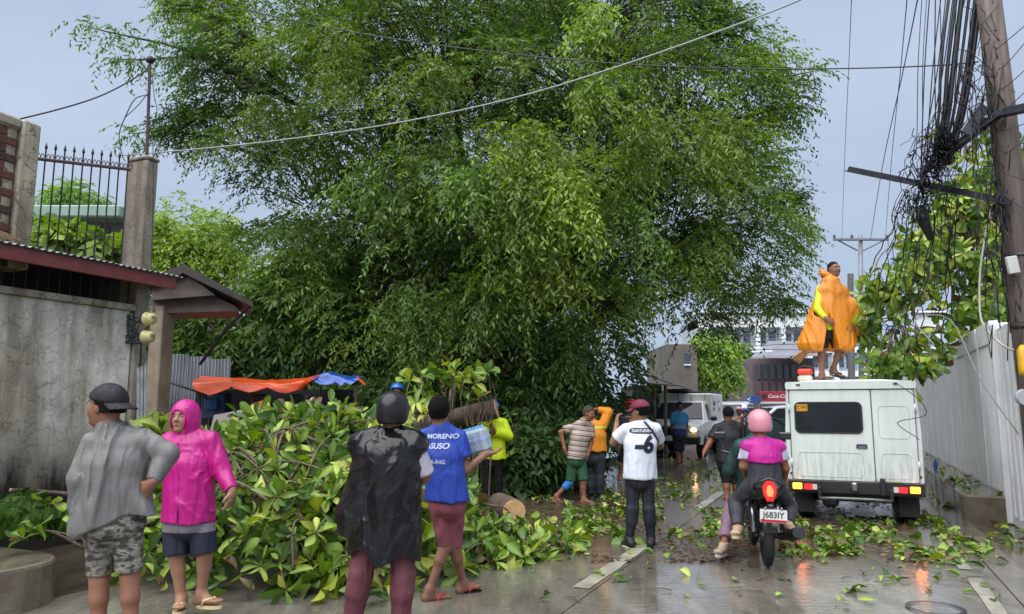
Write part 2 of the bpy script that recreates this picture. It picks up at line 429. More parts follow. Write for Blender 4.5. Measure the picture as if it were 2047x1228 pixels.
# ------------------------------------------------------------------ people
def nv(v): v = np.array(v, float); return v / (np.linalg.norm(v) + 1e-12)
class Person:
    """joints are given as (px, py, depth offset) survey points turned into metres about the feet"""
    def __init__(s, label, d, base, J, fwd=(0, -1), hfwd=None, hpitch=0.0, htilt=0.0, skin='#8a5a3e', vox=.008, b=1.0, hs=1.0, group=None):
        s.root = empty('person', base, 0, label, 'person', group); s.d = d; s.o = np.array(tuple(base)); s.vox = vox; s.b = b; s.hs = hs
        s.J = {k: np.array(tuple(at(v[0], v[1], d + v[2]))) - s.o for k, v in J.items()}
        s.f = nv((fwd[0], fwd[1], 0)); s.side = nv(np.cross(s.f, (0, 0, 1)))       # side = the body's own right
        hf = nv((*(hfwd or fwd), 0)); r = nv(np.cross(hf, (0, 0, 1))); u = np.array((0, 0, 1.0))
        hf2 = hf * math.cos(hpitch) + u * math.sin(hpitch); u2 = np.cross(r, hf2)
        r2 = r * math.cos(htilt) + u2 * math.sin(htilt); u3 = np.cross(r2, hf2)
        s.H = (r2, hf2, u3); s.HR = np.stack(s.H, 1)
        s.skin = PM('skin' + skin, skin, .5, .12, 14, bump=.12, bscale=90, spec=.4)
        s.torso = []; s.arms = []; s.legs = []; s.extra = []
        s._build()
    def hp(s, x, y, z): return s.J['head'] + (s.H[0] * x + s.H[1] * y + s.H[2] * z) * s.hs
    def limbs(s, off=0.0, mul=1.0): pass
    def _build(s):
        J, b, S = s.J, s.b, s.side
        for k in ('hi', 'kn', 'an', 'sh', 'el', 'wr'):
            for q in 'lr':
                if k + q not in J: raise KeyError(k + q)
        pel = J.get('pelvis', (J['hil'] + J['hir']) / 2 + (0, 0, .03)); neck = J['neck']; shm = (J['shl'] + J['shr']) / 2
        sdv = nv((J['shr'] - J['shl']) * (1, 1, 0)) if np.linalg.norm((J['shr'] - J['shl'])[:2]) > .08 else S
        s.sdv = sdv; chest = shm * .72 + pel * .28 ; waist = shm * .38 + pel * .62
        chest = J.get('chest', chest); waist = J.get('waist', waist); s.pel, s.chest, s.waist = pel, chest, waist
        up = shm * .93 + pel * .07
        s.torso = [ECap(pel - (0, 0, .04), pel + (0, 0, .05), (.155 * b, .112 * b), (.15 * b, .108 * b), S, .06),
                   ECap(pel, waist, (.15 * b, .108 * b), (.138 * b, .102 * b), S, .06), ECap(waist, chest, (.138 * b, .102 * b), (.158 * b, .115 * b), sdv, .06),
                   ECap(chest, up, (.158 * b, .115 * b), (.14 * b, .09 * b), sdv, .06)]
        s.trap = [Cone(neck - (0, 0, .005), J['sh' + q] * .8 + neck * .2 , .05 * b, .052 * b, .05) for q in 'lr']
        s.neck = [Cone(neck - (0, 0, .03), s.hp(0, -.015, -.06), .056, .054, .03)]
        s.up = {q: Cone(J['sh' + q], J['el' + q], .056 * b, .042 * b, .035) for q in 'lr'}
        s.lo = {q: Cone(J['el' + q], J['wr' + q], .042 * b, .028 * b, .02) for q in 'lr'}
        s.th = {q: Cone(J['hi' + q], J['kn' + q], .085 * b, .056 * b, .04) for q in 'lr'}
        s.sh = {}
        s.calf = {}
        for q in 'lr':
            k, a = J['kn' + q], J['an' + q]; m = k * .68 + a * .32
            bk = nv(np.cross(nv(a - k), S)) * .012
            s.sh[q] = Cone(k, a, .052 * b, .035 * b, .03)
            s.calf[q] = Cone(k * .85 + a * .15 - s.f * .008, m - s.f * .012, .046 * b, .050 * b, .03)
        s.ft = {}
        for q in 'lr':
            a = J['an' + q]; fd = J.get('fd' + q); fd = nv(fd) if fd is not None else s.f
            t = J['to' + q] if 'to' + q in J else a + s.f * .15 * b + (0, 0, -.045)
            s.J['to' + q] = t
            fdir = nv((t - a) * (1, 1, 0)); sd_ = np.cross(fdir, (0, 0, 1)); g = min(t[2], a[2] - .05)
            heel = a - fdir * .03 ; heel = np.array((heel[0], heel[1], max(g, a[2] - .055)))
            s.ft[q] = [Cone(a, heel, .035, .032, .03), ECap(heel, t, (.033, .03), (.043, .018), sd_, .03), Cone(a, heel * .45 + t * .55 + (0, 0, .012), .033, .024, .03)]
            s.ft[q] += [Ell(t + sd_ * e * .0155 + fdir * (.03 - abs(e + .6) * .006), (.011, .022 - .002 * abs(e), .012), np.stack([sd_, fdir, (0, 0, 1)], 1), .006) for e in (-2, -1, 0, 1, 2)]
        h = s.hs; E = lambda x, y, z, rx, ry, rz, k=.02: Ell(s.hp(x, y, z), (rx * h, ry * h, rz * h), s.HR, k)
        s.cran = E(0, -.012, .022, .074, .094, .092, .03)
        s.headp = [s.cran, E(0, .03, -.045, .058, .062, .072, .04), E(0, .05, -.088, .036, .036, .028, .03), E(.034, .058, -.03, .026, .024, .03, .025), E(-.034, .058, -.03, .026, .024, .03, .025),
                   E(0, .074, .03, .05, .02, .014, .025), Cone(s.hp(0, .088, .012), s.hp(0, .108, -.022), .008 * h, .0135 * h, .012), E(.013, .094, -.027, .009, .011, .008, .008), E(-.013, .094, -.027, .009, .011, .008, .008),
                   E(0, .086, -.056, .024, .012, .008, .008), E(0, .085, -.067, .02, .012, .008, .006), E(0, .08, -.095, .018, .016, .014, .02),
                   E(.075, -.008, -.01, .010, .02, .032, .012), E(-.075, -.008, -.01, .010, .02, .032, .012)]
        s.hands = []
    def hand(s, q, dirv, palm, curl=.35, spread=.08, sz=1.0):
        """five fingers; palm = direction the palm faces"""
        w = s.J['wr' + q]; dv = nv(dirv); pn = nv(np.array(palm, float) - dv * np.dot(palm, dv)); sd_ = np.cross(dv, pn)
        inner = sd_ if np.dot(sd_, s.side * (1 if q == s.myright() else -1)) < 0 else -sd_
        kn = w + dv * .088 * sz
        s.hands += [ECap(w + dv * .012, kn - dv * .012, (.029 * sz, .017 * sz), (.041 * sz, .014 * sz), sd_, .012), Cone(s.J['wr' + q] - dv * .02, w + dv * .03, .028, .026, .02)]
        for i, (o, ln) in enumerate(((1.5, .066), (.5, .076), (-.5, .07), (-1.5, .054))):
            p = kn + inner * o * .0205 * sz - dv * .004 * abs(o); fd = nv(dv + inner * o * spread); c = curl * (1 + .12 * i)
            p1 = p + nv(fd * math.cos(c * .7) + pn * math.sin(c * .7)) * ln * .52 * sz
            p2 = p1 + nv(fd * math.cos(c * 1.7) + pn * math.sin(c * 1.7)) * ln * .52 * sz
            s.hands += [Cone(p, p1, .0092 * sz, .0085 * sz, .004), Cone(p1, p2, .0085 * sz, .007 * sz, .002)]
        tb = w + dv * .03 * sz + inner * .028 * sz; t1 = tb + nv(dv * .7 + inner * .75 + pn * .25) * .042 * sz; t2 = t1 + nv(dv * .95 + inner * .25 + pn * .3) * .032 * sz
        s.hands += [Cone(tb, t1, .014 * sz, .011 * sz, .012), Cone(t1, t2, .0105 * sz, .008 * sz, .004)]
    def myright(s): return 'r' if np.dot(s.J['shr'] - s.J['shl'], s.side) > 0 else 'l'
    def body(s):
        P = s.torso + s.trap + s.neck + s.headp
        for q in 'lr': P += [s.up[q], s.lo[q], s.th[q], s.sh[q], s.calf[q]] + s.ft[q]
        P += s.hands
        eyes = [(A3(s.hp(x, .094, .008)), .015 * s.hs) for x in (-.031, .031)]
        mth = [(A3(s.hp(x, .103, -.0615)), .0035 * s.hs) for x in (-.012, 0, .012)]
        def post(X, d):
            for c, r in eyes + mth: d = smax(d, r - np.linalg.norm(X - c, axis=1), .008)
            return d
        o = sdf_obj('body', P, s.vox, s.skin, s.root, post); return o
    def face(s, brow='#14100d'):
        white = PM('eye_white', '#d8d2c8', .25, .02); dark = PM('eye_dark', '#120c08', .15, .02); bm_ = PM('brow' + brow, brow, .8, .1)
        lipm = PM('lip', '#7a4038', .45, .1)
        for x in (-.031, .031):
            c = s.hp(x, .0795, .008)
            R = Matrix([[s.HR[i][j] for j in range(3)] for i in range(3)]).to_4x4()
            m = MB(); m.lathe([(.0005, -.0065 * s.hs), (.008 * s.hs, -.004 * s.hs), (.011 * s.hs, 0), (.008 * s.hs, .004 * s.hs), (.0005, .0065 * s.hs)], 10, Matrix.Translation(c) @ R)
            e = m.build('eye', white, s.root, True)
            m = MB(); m.lathe([(.0005, -.003), (.0048 * s.hs, -.002), (.0048 * s.hs, .002), (.0005, .003)], 8, Matrix.Translation(s.hp(x, .089, .008)) @ R @ Matrix.Rotation(PI / 2, 4, 'X'))
            m.build('iris', dark, e, True)
            m = MB(); m.tube([s.hp(x * .45, .091, .026), s.hp(x, .0915, .031), s.hp(x * 1.7, .078, .026)], [.003, .004, .002], 6); m.build('eyebrow', bm_, s.root, True)
        m = MB(); m.tube([s.hp(-.02, .0935, -.060), s.hp(0, .0975, -.0595), s.hp(.02, .0935, -.060)], [.0015, .0045, .0015], 6)
        m.tube([s.hp(-.017, .0925, -.068), s.hp(0, .0955, -.0685), s.hp(.017, .0925, -.068)], [.0015, .005, .0015], 6); m.build('lips', lipm, s.root, True)
    def hair(s, col='#0e0c0b', front=.045, back=-.055, thick=.010, vox=None, sidecut=.0):
        h = s.hs; c = A3(s.hp(0, 0, 0)); R = s.HR.astype(np.float32)
        pr = [Ell(s.hp(0, -.014, .024), ((.076 + thick) * h, (.095 + thick) * h, (.093 + thick) * h), s.HR, .03), Ell(s.hp(0, -.05, -.03), (.06 * h, .05 * h, .05 * h), s.HR, .03)]
        def post(X, d):
            q = (X - c) @ R / h
            d = d + .004 * folds(X, 5, 40, (1, 1, 1), 3) * h
            line = np.where(q[:, 1] > .03, front + (q[:, 1] - .03) * .12, back + (q[:, 1] + .07) * (front - back) * .85 / .1 * np.clip((q[:, 1] + .02) * 30, 0, 1))
            return np.maximum(d, (line - q[:, 2]) * h * .8)
        return sdf_obj('hair', pr, vox or s.vox * .8, PM('hair' + col, col, .75, .35, 60, bump=.8, bscale=110, stretch=(1, 1, .3), spec=.15), s.root, post)
    def inflate(s, prims, off):
        o = []
        for q in prims:
            if isinstance(q, Cone): n = Cone(q.a, q.b, q.ra + off, q.rb + off, q.k, q.flat)
            elif isinstance(q, ECap):
                n = ECap(q.a, q.b, (q.ra[0] + off, q.ra[1] + off), (q.rb[0] + off, q.rb[1] + off), q.sd, q.k)
            else: n = Ell(q.c, q.r + off, q.R, q.k)
            o.append(n)
        return o
    def top(s, name, mat, sleeve=(.55, .55), off=.016, hem=.0, loose=.02, amp=.008, freq=8, seed=1, cuff=.018, extra=(), hemf=None, collar=.03, vox=None, stretch=(1, 1, .4), k=None):
        """sleeve: fraction along the arm (0..1 upper, 1..2 forearm) per side"""
        P = s.inflate(s.torso, off) + s.inflate(s.trap, off * .8) + [Cone(s.J['neck'] - (0, 0, .05), s.J['neck'] + nv(s.hp(0, -.015, -.06) - s.J['neck']) * collar, .062, .062, .03, True)]
        lowz = s.pel[2] + hem
        # the cloth hangs from chest to hem
        a = s.chest * .75 + s.waist * .25; bpt = np.array((s.pel[0], s.pel[1], lowz - .02))
        P.append(ECap(a, bpt, (.158 * s.b + off, .112 * s.b + off), (.16 * s.b + off + loose, .118 * s.b + off + loose), s.side, .05))
        for q, fr in zip('lr', sleeve):
            if fr <= 0: continue
            J = s.J; e = J['sh' + q] + (J['el' + q] - J['sh' + q]) * min(fr, 1)
            P.append(Cone(J['sh' + q], e, .056 * s.b + off, (.056 - .014 * min(fr, 1)) * s.b + off + (cuff if fr < 1 else cuff * .6), .014, fr < 1))
            if fr > 1:
                w = J['el' + q] + (J['wr' + q] - J['el' + q]) * (fr - 1); P.append(Cone(J['el' + q], w, .042 * s.b + off + cuff * .6, .03 * s.b + off * .7 + cuff * .3, .012, True))
        P += list(extra)
        def post(X, d):
            d = d + amp * folds(X, seed, freq, stretch)
            z = lowz + (hemf(X) if hemf is not None else 0) + .006 * np.sin(X[:, 0] * 23 + X[:, 1] * 17)
            return np.maximum(d, z - X[:, 2])
        return sdf_obj(name, P, vox or s.vox * 1.35, mat, s.root, post, pad=.05)
    def bottom(s, name, mat, length=(1.0, 1.0), off=.016, rise=.2, amp=.006, freq=9, seed=3, flare=.012, vox=None, taper=None, stretch=(1, 1, .6)):
        """length: 0..1 thigh, 1..2 shin"""
        P = [ECap(s.pel - (0, 0, .05), s.waist * (.6 + rise) + s.pel * (.4 - rise), (.150 * s.b + off + .016, .112 * s.b + off + .016), (.142 * s.b + off * .5 + .018, .105 * s.b + off * .5 + .018), s.side, .04)]
        for q, fr in zip('lr', length):
            J = s.J; kx = J['hi' + q] + (J['kn' + q] - J['hi' + q]) * min(fr, 1); tp = (.085 - .029 * min(fr, 1)) * s.b
            P.append(Cone(J['hi' + q], kx, .080 * s.b + off, tp + off + (flare if fr <= 1 else 0), .012, fr <= 1))
            if fr > 1:
                w = J['kn' + q] + (J['an' + q] - J['kn' + q]) * (fr - 1)
                P.append(Cone(J['kn' + q], w, .058 * s.b + off, (.058 - .02 * (fr - 1)) * s.b + off + flare, .02, True))
                if fr > 1.3: P.append(Cone(J['kn' + q] - s.f * .01, J['kn' + q] * .6 + J['an' + q] * .4 - s.f * .012, .052 * s.b + off, .056 * s.b + off, .03))
        def post(X, d): return d + amp * folds(X, seed, freq, stretch)
        return sdf_obj(name, P, vox or s.vox * 1.35, mat, s.root, post)
    def footwear(s, q, mat, sole=None, kind='flipflop', strap=None, name=None):
        t = s.J['to' + q]; a = s.J['an' + q]; fd = nv((t - a) * (1, 1, 0)); sd_ = np.cross(fd, (0, 0, 1))
        heel = a - fd * .05; g = min(t[2], a[2] - .05)
        hz = max(g, a[2] - .06); hl = np.array((heel[0], heel[1], hz)); tl = np.array((t[0], t[1], t[2])) + fd * .045
        upv = nv(np.cross(sd_, nv(tl - hl))); upv = upv if upv[2] > 0 else -upv
        if kind == 'flipflop':
            m = MB(); out_ = []
            for i in range(20):
                A = 2 * PI * i / 20; c_, s_ = math.cos(A), math.sin(A)
                out_.append((hl + tl) / 2 + (tl - hl) * .5 * c_ * 1.04 + sd_ * s_ * (.043 + .008 * c_))
            m.prism(out_, -upv * .05, -upv * .030); o = m.build(name or 'flip_flop', mat, s.root, fix=True)
            if strap:
                m = MB(); pk = hl * .30 + tl * .70 + upv * .02
                for e in (-1, 1): m.tube([pk + upv * -.035, pk + sd_ * e * .014 + upv * .002, hl * .52 + tl * .48 + sd_ * e * .036 + upv * .008, hl * .6 + tl * .4 + sd_ * e * .043 - upv * .03], [.006, .009, .010, .006], 6)
                m.build('strap', strap, o, True)
        else:
            P = [ECap(hl + upv * .0, tl - fd * .035, (.04, .04), (.048, .032), sd_, .03), Cone(a, hl + upv * .02, .046, .042, .03), Cone(a, (hl + tl) / 2 + upv * .01, .04, .034, .03)]
            az = a[2] + .03
            lowz = min(hl[2], tl[2]) - .035
            o = sdf_obj(name or 'shoe', P, s.vox * .8, mat, s.root, lambda X, d: np.maximum(np.maximum(d, X[:, 2] - az), lowz - X[:, 2]))
            m = MB(); out_ = []
            for i in range(20):
                A = 2 * PI * i / 20; c_, s_ = math.cos(A), math.sin(A)
                out_.append((hl + tl) / 2 + (tl - hl) * .5 * c_ * 1.03 + fd * -.004 + sd_ * s_ * (.046 + .007 * c_))
            m.prism(out_, -upv * .045, -upv * .018); m.build('sole', sole or mat, o, fix=True)
        return o
    def helmet(s, mat, size=1.0, open_=True, name='helmet', low=-.08, face=.05, full=False):
        h = s.hs * size; c = A3(s.hp(0, 0, 0)); R = s.HR.astype(np.float32)
        pr = [Ell(s.hp(0, -.008, .025), (.118 * h, .138 * h, .125 * h), s.HR, .05), Ell(s.hp(0, -.02, -.045), (.105 * h, .118 * h, .085 * h), s.HR, .05)]
        def post(X, d):
            q = (X - c) @ R / h
            cut = low + np.clip(q[:, 1] + .02, 0, 1) * (.0 if full else .35)
            d = np.maximum(d, (cut - q[:, 2]) * h)
            if open_:
                fo = np.maximum(np.abs(q[:, 0]) - .082, np.maximum(q[:, 2] - face, .05 - q[:, 1]))
                d = smax(d, -fo * h, .02)
            inn = np.linalg.norm((q - np.array((0, -.01, -.02))) / np.array((.093, .11, .125)), axis=1) - 1
            return smax(d, -inn * .09 * h, .01)
        return sdf_obj(name, pr, s.vox * .9, mat, s.root, post)
    def cap(s, mat, brim_dir=1, up=0.0, name='cap'):
        h = s.hs; c = A3(s.hp(0, 0, 0)); R = s.HR.astype(np.float32)
        pr = [Ell(s.hp(0, -.012, .026), (.092 * h, .112 * h, .106 * h), s.HR, .03)]
        o = sdf_obj(name, pr, s.vox * .9, mat, s.root, lambda X, d: np.maximum(d + .0015 * folds(X, 3, 25, (1, 1, 1), 2), (.03 + up - ((X - c) @ R / h)[:, 2] - .12 * brim_dir * ((X - c) @ R / h)[:, 1]) * h))
        v = []; f = []; nu, nv_ = 12, 5
        for th in (0, .006):
            for j in range(nv_):
                for i in range(nu):
                    a = (i / (nu - 1) - .5) * 2.3; rr = .10 + .066 * j / (nv_ - 1) * (math.cos(a * .68))
                    x = math.sin(a) * (.088 if j == 0 else .088 + .012 * j / 4); y = brim_dir * (math.cos(a) * .1 + (rr - .1) * 1.15) - .012
                    z = .036 + up + brim_dir * .0 - .09 * (j / 4) * .35 - .014 * (a * a) * .5 + th - .012 * (brim_dir < 0)
                    v.append(s.hp(x, y, z))
        n0 = nu * nv_
        for j in range(nv_ - 1):
            for i in range(nu - 1):
                a = j * nu + i; f += [(a, a + 1, a + nu + 1, a + nu), (n0 + a, n0 + a + nu, n0 + a + nu + 1, n0 + a + 1)]
        for i in range(nu - 1): a = (nv_ - 1) * nu + i; f += [(a, a + 1, n0 + a + 1, n0 + a)]
        mesh('brim', v, f, mat, o, True); return o
# ================================================================== the setting
def road_mat(name, c_dry, c_wet, dirt=True):
    if name in _MC: return _MC[name]
    m, t, p = NM(name); Lk = t.links.new
    tcn = N(t, 'ShaderNodeTexCoord')
    n1 = N(t, 'ShaderNodeTexNoise', Scale=.55, Detail=5, Roughness=.55); Lk(tcn.outputs['Object'], n1.inputs[0])
    mpx = N(t, 'ShaderNodeMapping'); mpx.inputs['Rotation'].default_value = (0, 0, RA); mpx.inputs['Scale'].default_value = (2.2, .5, 1); Lk(tcn.outputs['Object'], mpx.inputs[0])
    n2 = N(t, 'ShaderNodeTexNoise', Scale=1.6, Detail=6, Roughness=.65); Lk(mpx.outputs[0], n2.inputs[0])
    n3 = N(t, 'ShaderNodeTexNoise', Scale=70, Detail=4, Roughness=.7); Lk(tcn.outputs['Object'], n3.inputs[0])
    r1 = N(t, 'ShaderNodeValToRGB'); r1.color_ramp.elements[0].position = .34; r1.color_ramp.elements[1].position = .68
    r1.color_ramp.elements[0].color = (*c_wet, 1); r1.color_ramp.elements[1].color = (*c_dry, 1); Lk(n2.outputs[0], r1.inputs[0])
    mu = N(t, 'ShaderNodeMix', data_type='RGBA', blend_type='MULTIPLY'); mu.inputs[0].default_value = .8
    r3 = N(t, 'ShaderNodeMapRange'); r3.inputs['To Min'].default_value = .55; r3.inputs['To Max'].default_value = 1.4; Lk(n3.outputs[0], r3.inputs[0])
    Lk(r1.outputs[0], mu.inputs[6]); Lk(r3.outputs[0], mu.inputs[7]); last = mu.outputs[2]
    if dirt:      # trampled leaf mud and sawdust where the tree was cut up
        vm = N(t, 'ShaderNodeVectorMath', operation='DISTANCE'); vm.inputs[1].default_value = (2.3, 10.6, 0); Lk(tcn.outputs['Object'], vm.inputs[0])
        n4 = N(t, 'ShaderNodeTexNoise', Scale=1.4, Detail=6, Roughness=.7); Lk(tcn.outputs['Object'], n4.inputs[0])
        ad = N(t, 'ShaderNodeMath', operation='MULTIPLY_ADD'); ad.inputs[1].default_value = 4.0; Lk(n4.outputs[0], ad.inputs[0]); Lk(vm.outputs['Value'], ad.inputs[2])
        mr = N(t, 'ShaderNodeMapRange'); mr.inputs['From Min'].default_value = 6.4; mr.inputs['From Max'].default_value = 4.2; Lk(ad.outputs[0], mr.inputs[0])
        mk = mr.outputs[0]
        mm = N(t, 'ShaderNodeMix', data_type='RGBA'); Lk(mk, mm.inputs[0]); Lk(last, mm.inputs[6]); mm.inputs[7].default_value = (.075, .055, .036, 1); last = mm.outputs[2]
    Lk(last, p.inputs['Base Color'])
    ro = N(t, 'ShaderNodeMapRange'); ro.inputs['From Min'].default_value = .40; ro.inputs['From Max'].default_value = .62; ro.inputs['To Min'].default_value = .02; ro.inputs['To Max'].default_value = .085
    Lk(n1.outputs[0], ro.inputs[0])
    rs = ro.outputs[0]
    if dirt:
        md = N(t, 'ShaderNodeMath', operation='MULTIPLY_ADD'); md.inputs[1].default_value = .22; Lk(mk, md.inputs[0]); Lk(ro.outputs[0], md.inputs[2]); rs = md.outputs[0]
    Lk(rs, p.inputs['Roughness']); p.inputs['Specular IOR Level'].default_value = 1.0
    bs = N(t, 'ShaderNodeMath', operation='MULTIPLY'); bs.inputs[1].default_value = .35; Lk(rs, bs.inputs[0])
    mpr = N(t, 'ShaderNodeMapping'); mpr.inputs['Scale'].default_value = (1.2, 4.0, 1); Lk(tcn.outputs['Object'], mpr.inputs[0]); n5 = N(t, 'ShaderNodeTexNoise', Scale=5, Detail=3); Lk(mpr.outputs[0], n5.inputs[0])
    b0 = N(t, 'ShaderNodeBump', Strength=.16, Distance=.02); Lk(n5.outputs[0], b0.inputs['Height'])
    b = N(t, 'ShaderNodeBump', Distance=.012); Lk(bs.outputs[0], b.inputs['Strength']); Lk(n3.outputs[0], b.inputs['Height']); Lk(b0.outputs[0], b.inputs['Normal']); Lk(b.outputs[0], p.inputs['Normal'])
    _MC[name] = m; return m
MROAD = road_mat('wet_concrete_road', (.25, .23, .195), (.11, .10, .083))
MGROUND = road_mat('wet_earth', (.14, .115, .08), (.06, .05, .036), False)
MCON = PM('wet_concrete', (.27, .235, .18), .25, .45, 2.2, bump=.35, bscale=30, rvar=.14, col2=(.10, .078, .05))
MKERBTOP = road_mat('wet_kerb_top', (.22, .20, .155), (.09, .078, .05), False)

ground = mesh('ground', [(-900, -300, -.035), (900, -300, -.035), (900, 1500, -.035), (-900, 1500, -.035)], [(0, 1, 2, 3)], MGROUND); tag(ground, kind='structure')
# the road: cast slabs with open joints on a bed, two lanes of 3.06 m plus the shoulders
road = MB()
road.add([RD(-8, -3.75, -.028), RD(-8, 3.6, -.028), RD(34, 3.6, -.028), RD(34, -3.75, -.028)], [(0, 1, 2, 3)])
road = road.build('road', MROAD); tag(road, kind='structure')
def slab(s0, s1, t0, t1, g=.006):
    m = MB(); z1 = random.uniform(-.002, .002); q = [(s0 + g, t0 + g), (s0 + g, t1 - g), (s1 - g, t1 - g), (s1 - g, t0 + g)]; c = .002
    qi = [(s0 + g + c, t0 + g + c), (s0 + g + c, t1 - g - c), (s1 - g - c, t1 - g - c), (s1 - g - c, t0 + g + c)]
    v = [RD(a, b, -.1) for a, b in q] + [RD(a, b, z1 - c) for a, b in q] + [RD(a, b, z1) for a, b in qi]
    f = [(8, 9, 10, 11)] + [(i, (i + 1) % 4, 4 + (i + 1) % 4, 4 + i) for i in range(4)] + [(4 + i, 4 + (i + 1) % 4, 8 + (i + 1) % 4, 8 + i) for i in range(4)]
    m.add(v, f); return m.build('slab', MROAD, road, fix=True)
for s0, s1_ in ((-8, 10.4), (10.4, 21.8), (21.8, 33.4)):
    for t0, t1 in ((-3.72, .14), (.14, 3.3), (3.3, 3.56)): slab(s0, s1_, t0, t1)
cross = MB(); cross.add([RD(33.5, -60, -.02), RD(33.5, 60, -.02), RD(46, 60, -.02), RD(46, -60, -.02)], [(0, 1, 2, 3)])
tag(cross.build('cross_street', MROAD), kind='structure')
MPAINT = PM('road_paint', (.44, .42, .34), .3, .4, 5, bump=.3, bscale=50, col2=(.22, .21, .17))
def dash(s0, s1, t, w):
    v = []; n = 14; f = []
    for i in range(n + 1):
        s_ = s0 + (s1 - s0) * i / n
        for e in (-1, 1): v.append(RD(s_, t + e * w / 2 + random.uniform(-.008, .008), .0055))
    for i in range(n): f.append((2 * i, 2 * i + 1, 2 * i + 3, 2 * i + 2))
    return mesh('lane_marking', v, f, MPAINT, road)
for s0, s1 in ((6.15, 8.35), (11.6, 14.0), (17.5, 20), (23, 25.5), (0, 2.6)): dash(s0, s1, 0.03, .15)
for s0, s1 in ((2, 7.9), (8.3, 14), (14.3, 31)): dash(s0, s1, 3.09, .11)
# manhole rim sunk in the shoulder slab
mh = MB(); cM = gr(1870, 1216, .006)
for r0, r1, zz in ((.205, .175, .004),):
    n = 40; v = []; f = []
    for k in range(n):
        a = 2 * PI * k / n
        v += [cM + Vector((math.cos(a) * r0, math.sin(a) * r0, zz)), cM + Vector((math.cos(a) * r1, math.sin(a) * r1, zz))]
    for k in range(n): a = 2 * k; b = 2 * ((k + 1) % n); f.append((a, b, b + 1, a + 1))
    mh.add(v, f)
mh.build('manhole_rim', PM('iron_wet', (.02, .02, .02), .3, .3, 20), road)

def kerb_block(name, s0, s1, t0, t1, h, rnd=.25, ends=(1, 1), road_side=1):
    """raised pavement: cast block with rounded road-side corners and worn upper edge"""
    pts = []
    tf, tb = (t1, t0) if road_side > 0 else (t0, t1)
    sg = 1 if road_side > 0 else -1
    pts.append((s0, tb)); 
    if ends[0]:
        for k in range(6): a = k / 5 * PI / 2; pts.append((s0 + rnd - rnd * math.cos(a), tf - sg * (rnd - rnd * math.sin(a))))
    else: pts.append((s0, tf))
    if ends[1]:
        for k in range(6): a = k / 5 * PI / 2; pts.append((s1 - rnd + rnd * math.sin(a), tf - sg * (rnd - rnd * math.cos(a))))
    else: pts.append((s1, tf))
    pts.append((s1, tb)); n = len(pts); c = sum(p[0] for p in pts) / n, sum(p[1] for p in pts) / n
    rings = []
    for z, ins in ((-.1, 0), (h - .03, .0), (h - .008, .012), (h, .035)):
        r_ = []
        for a, b in pts:
            da, db = c[0] - a, c[1] - b; l_ = math.hypot(da, db); r_.append(RD(a + da / l_ * ins, b + db / l_ * ins, z + (random.uniform(-.004, .004) if z > 0 else 0)))
        rings.append(r_)
    v = [p for r_ in rings for p in r_]; f = []
    for k in range(3):
        for i in range(n): j = (i + 1) % n; f.append((k * n + i, k * n + j, (k + 1) * n + j, (k + 1) * n + i))
    o = mesh(name, v, f, MCON); 
    tv = [p + Vector((0, 0, .0)) for p in rings[3]]; mesh('paving', tv, [tuple(range(n))], MKERBTOP, o)
    bm = bmesh.new(); bm.from_mesh(o.data); bmesh.ops.recalc_face_normals(bm, faces=bm.faces); bm.to_mesh(o.data); bm.free()
    tag(o, kind='structure'); return o
kerb_block('sidewalk_left', -4, 4.2, -6.0, -3.5, .33, .45, (0, 1))
kerb_block('sidewalk_right_near', -4, 8.05, 3.5, 4.75, .33, .22, (0, 1), -1)
kerb_block('sidewalk_right', 11.95, 33, 3.52, 4.3, .33, .1, (1, 0), -1)
kerb_block('sidewalk_far', 14.0, 33, -5.2, -3.8, .15, .3, (1, 0))

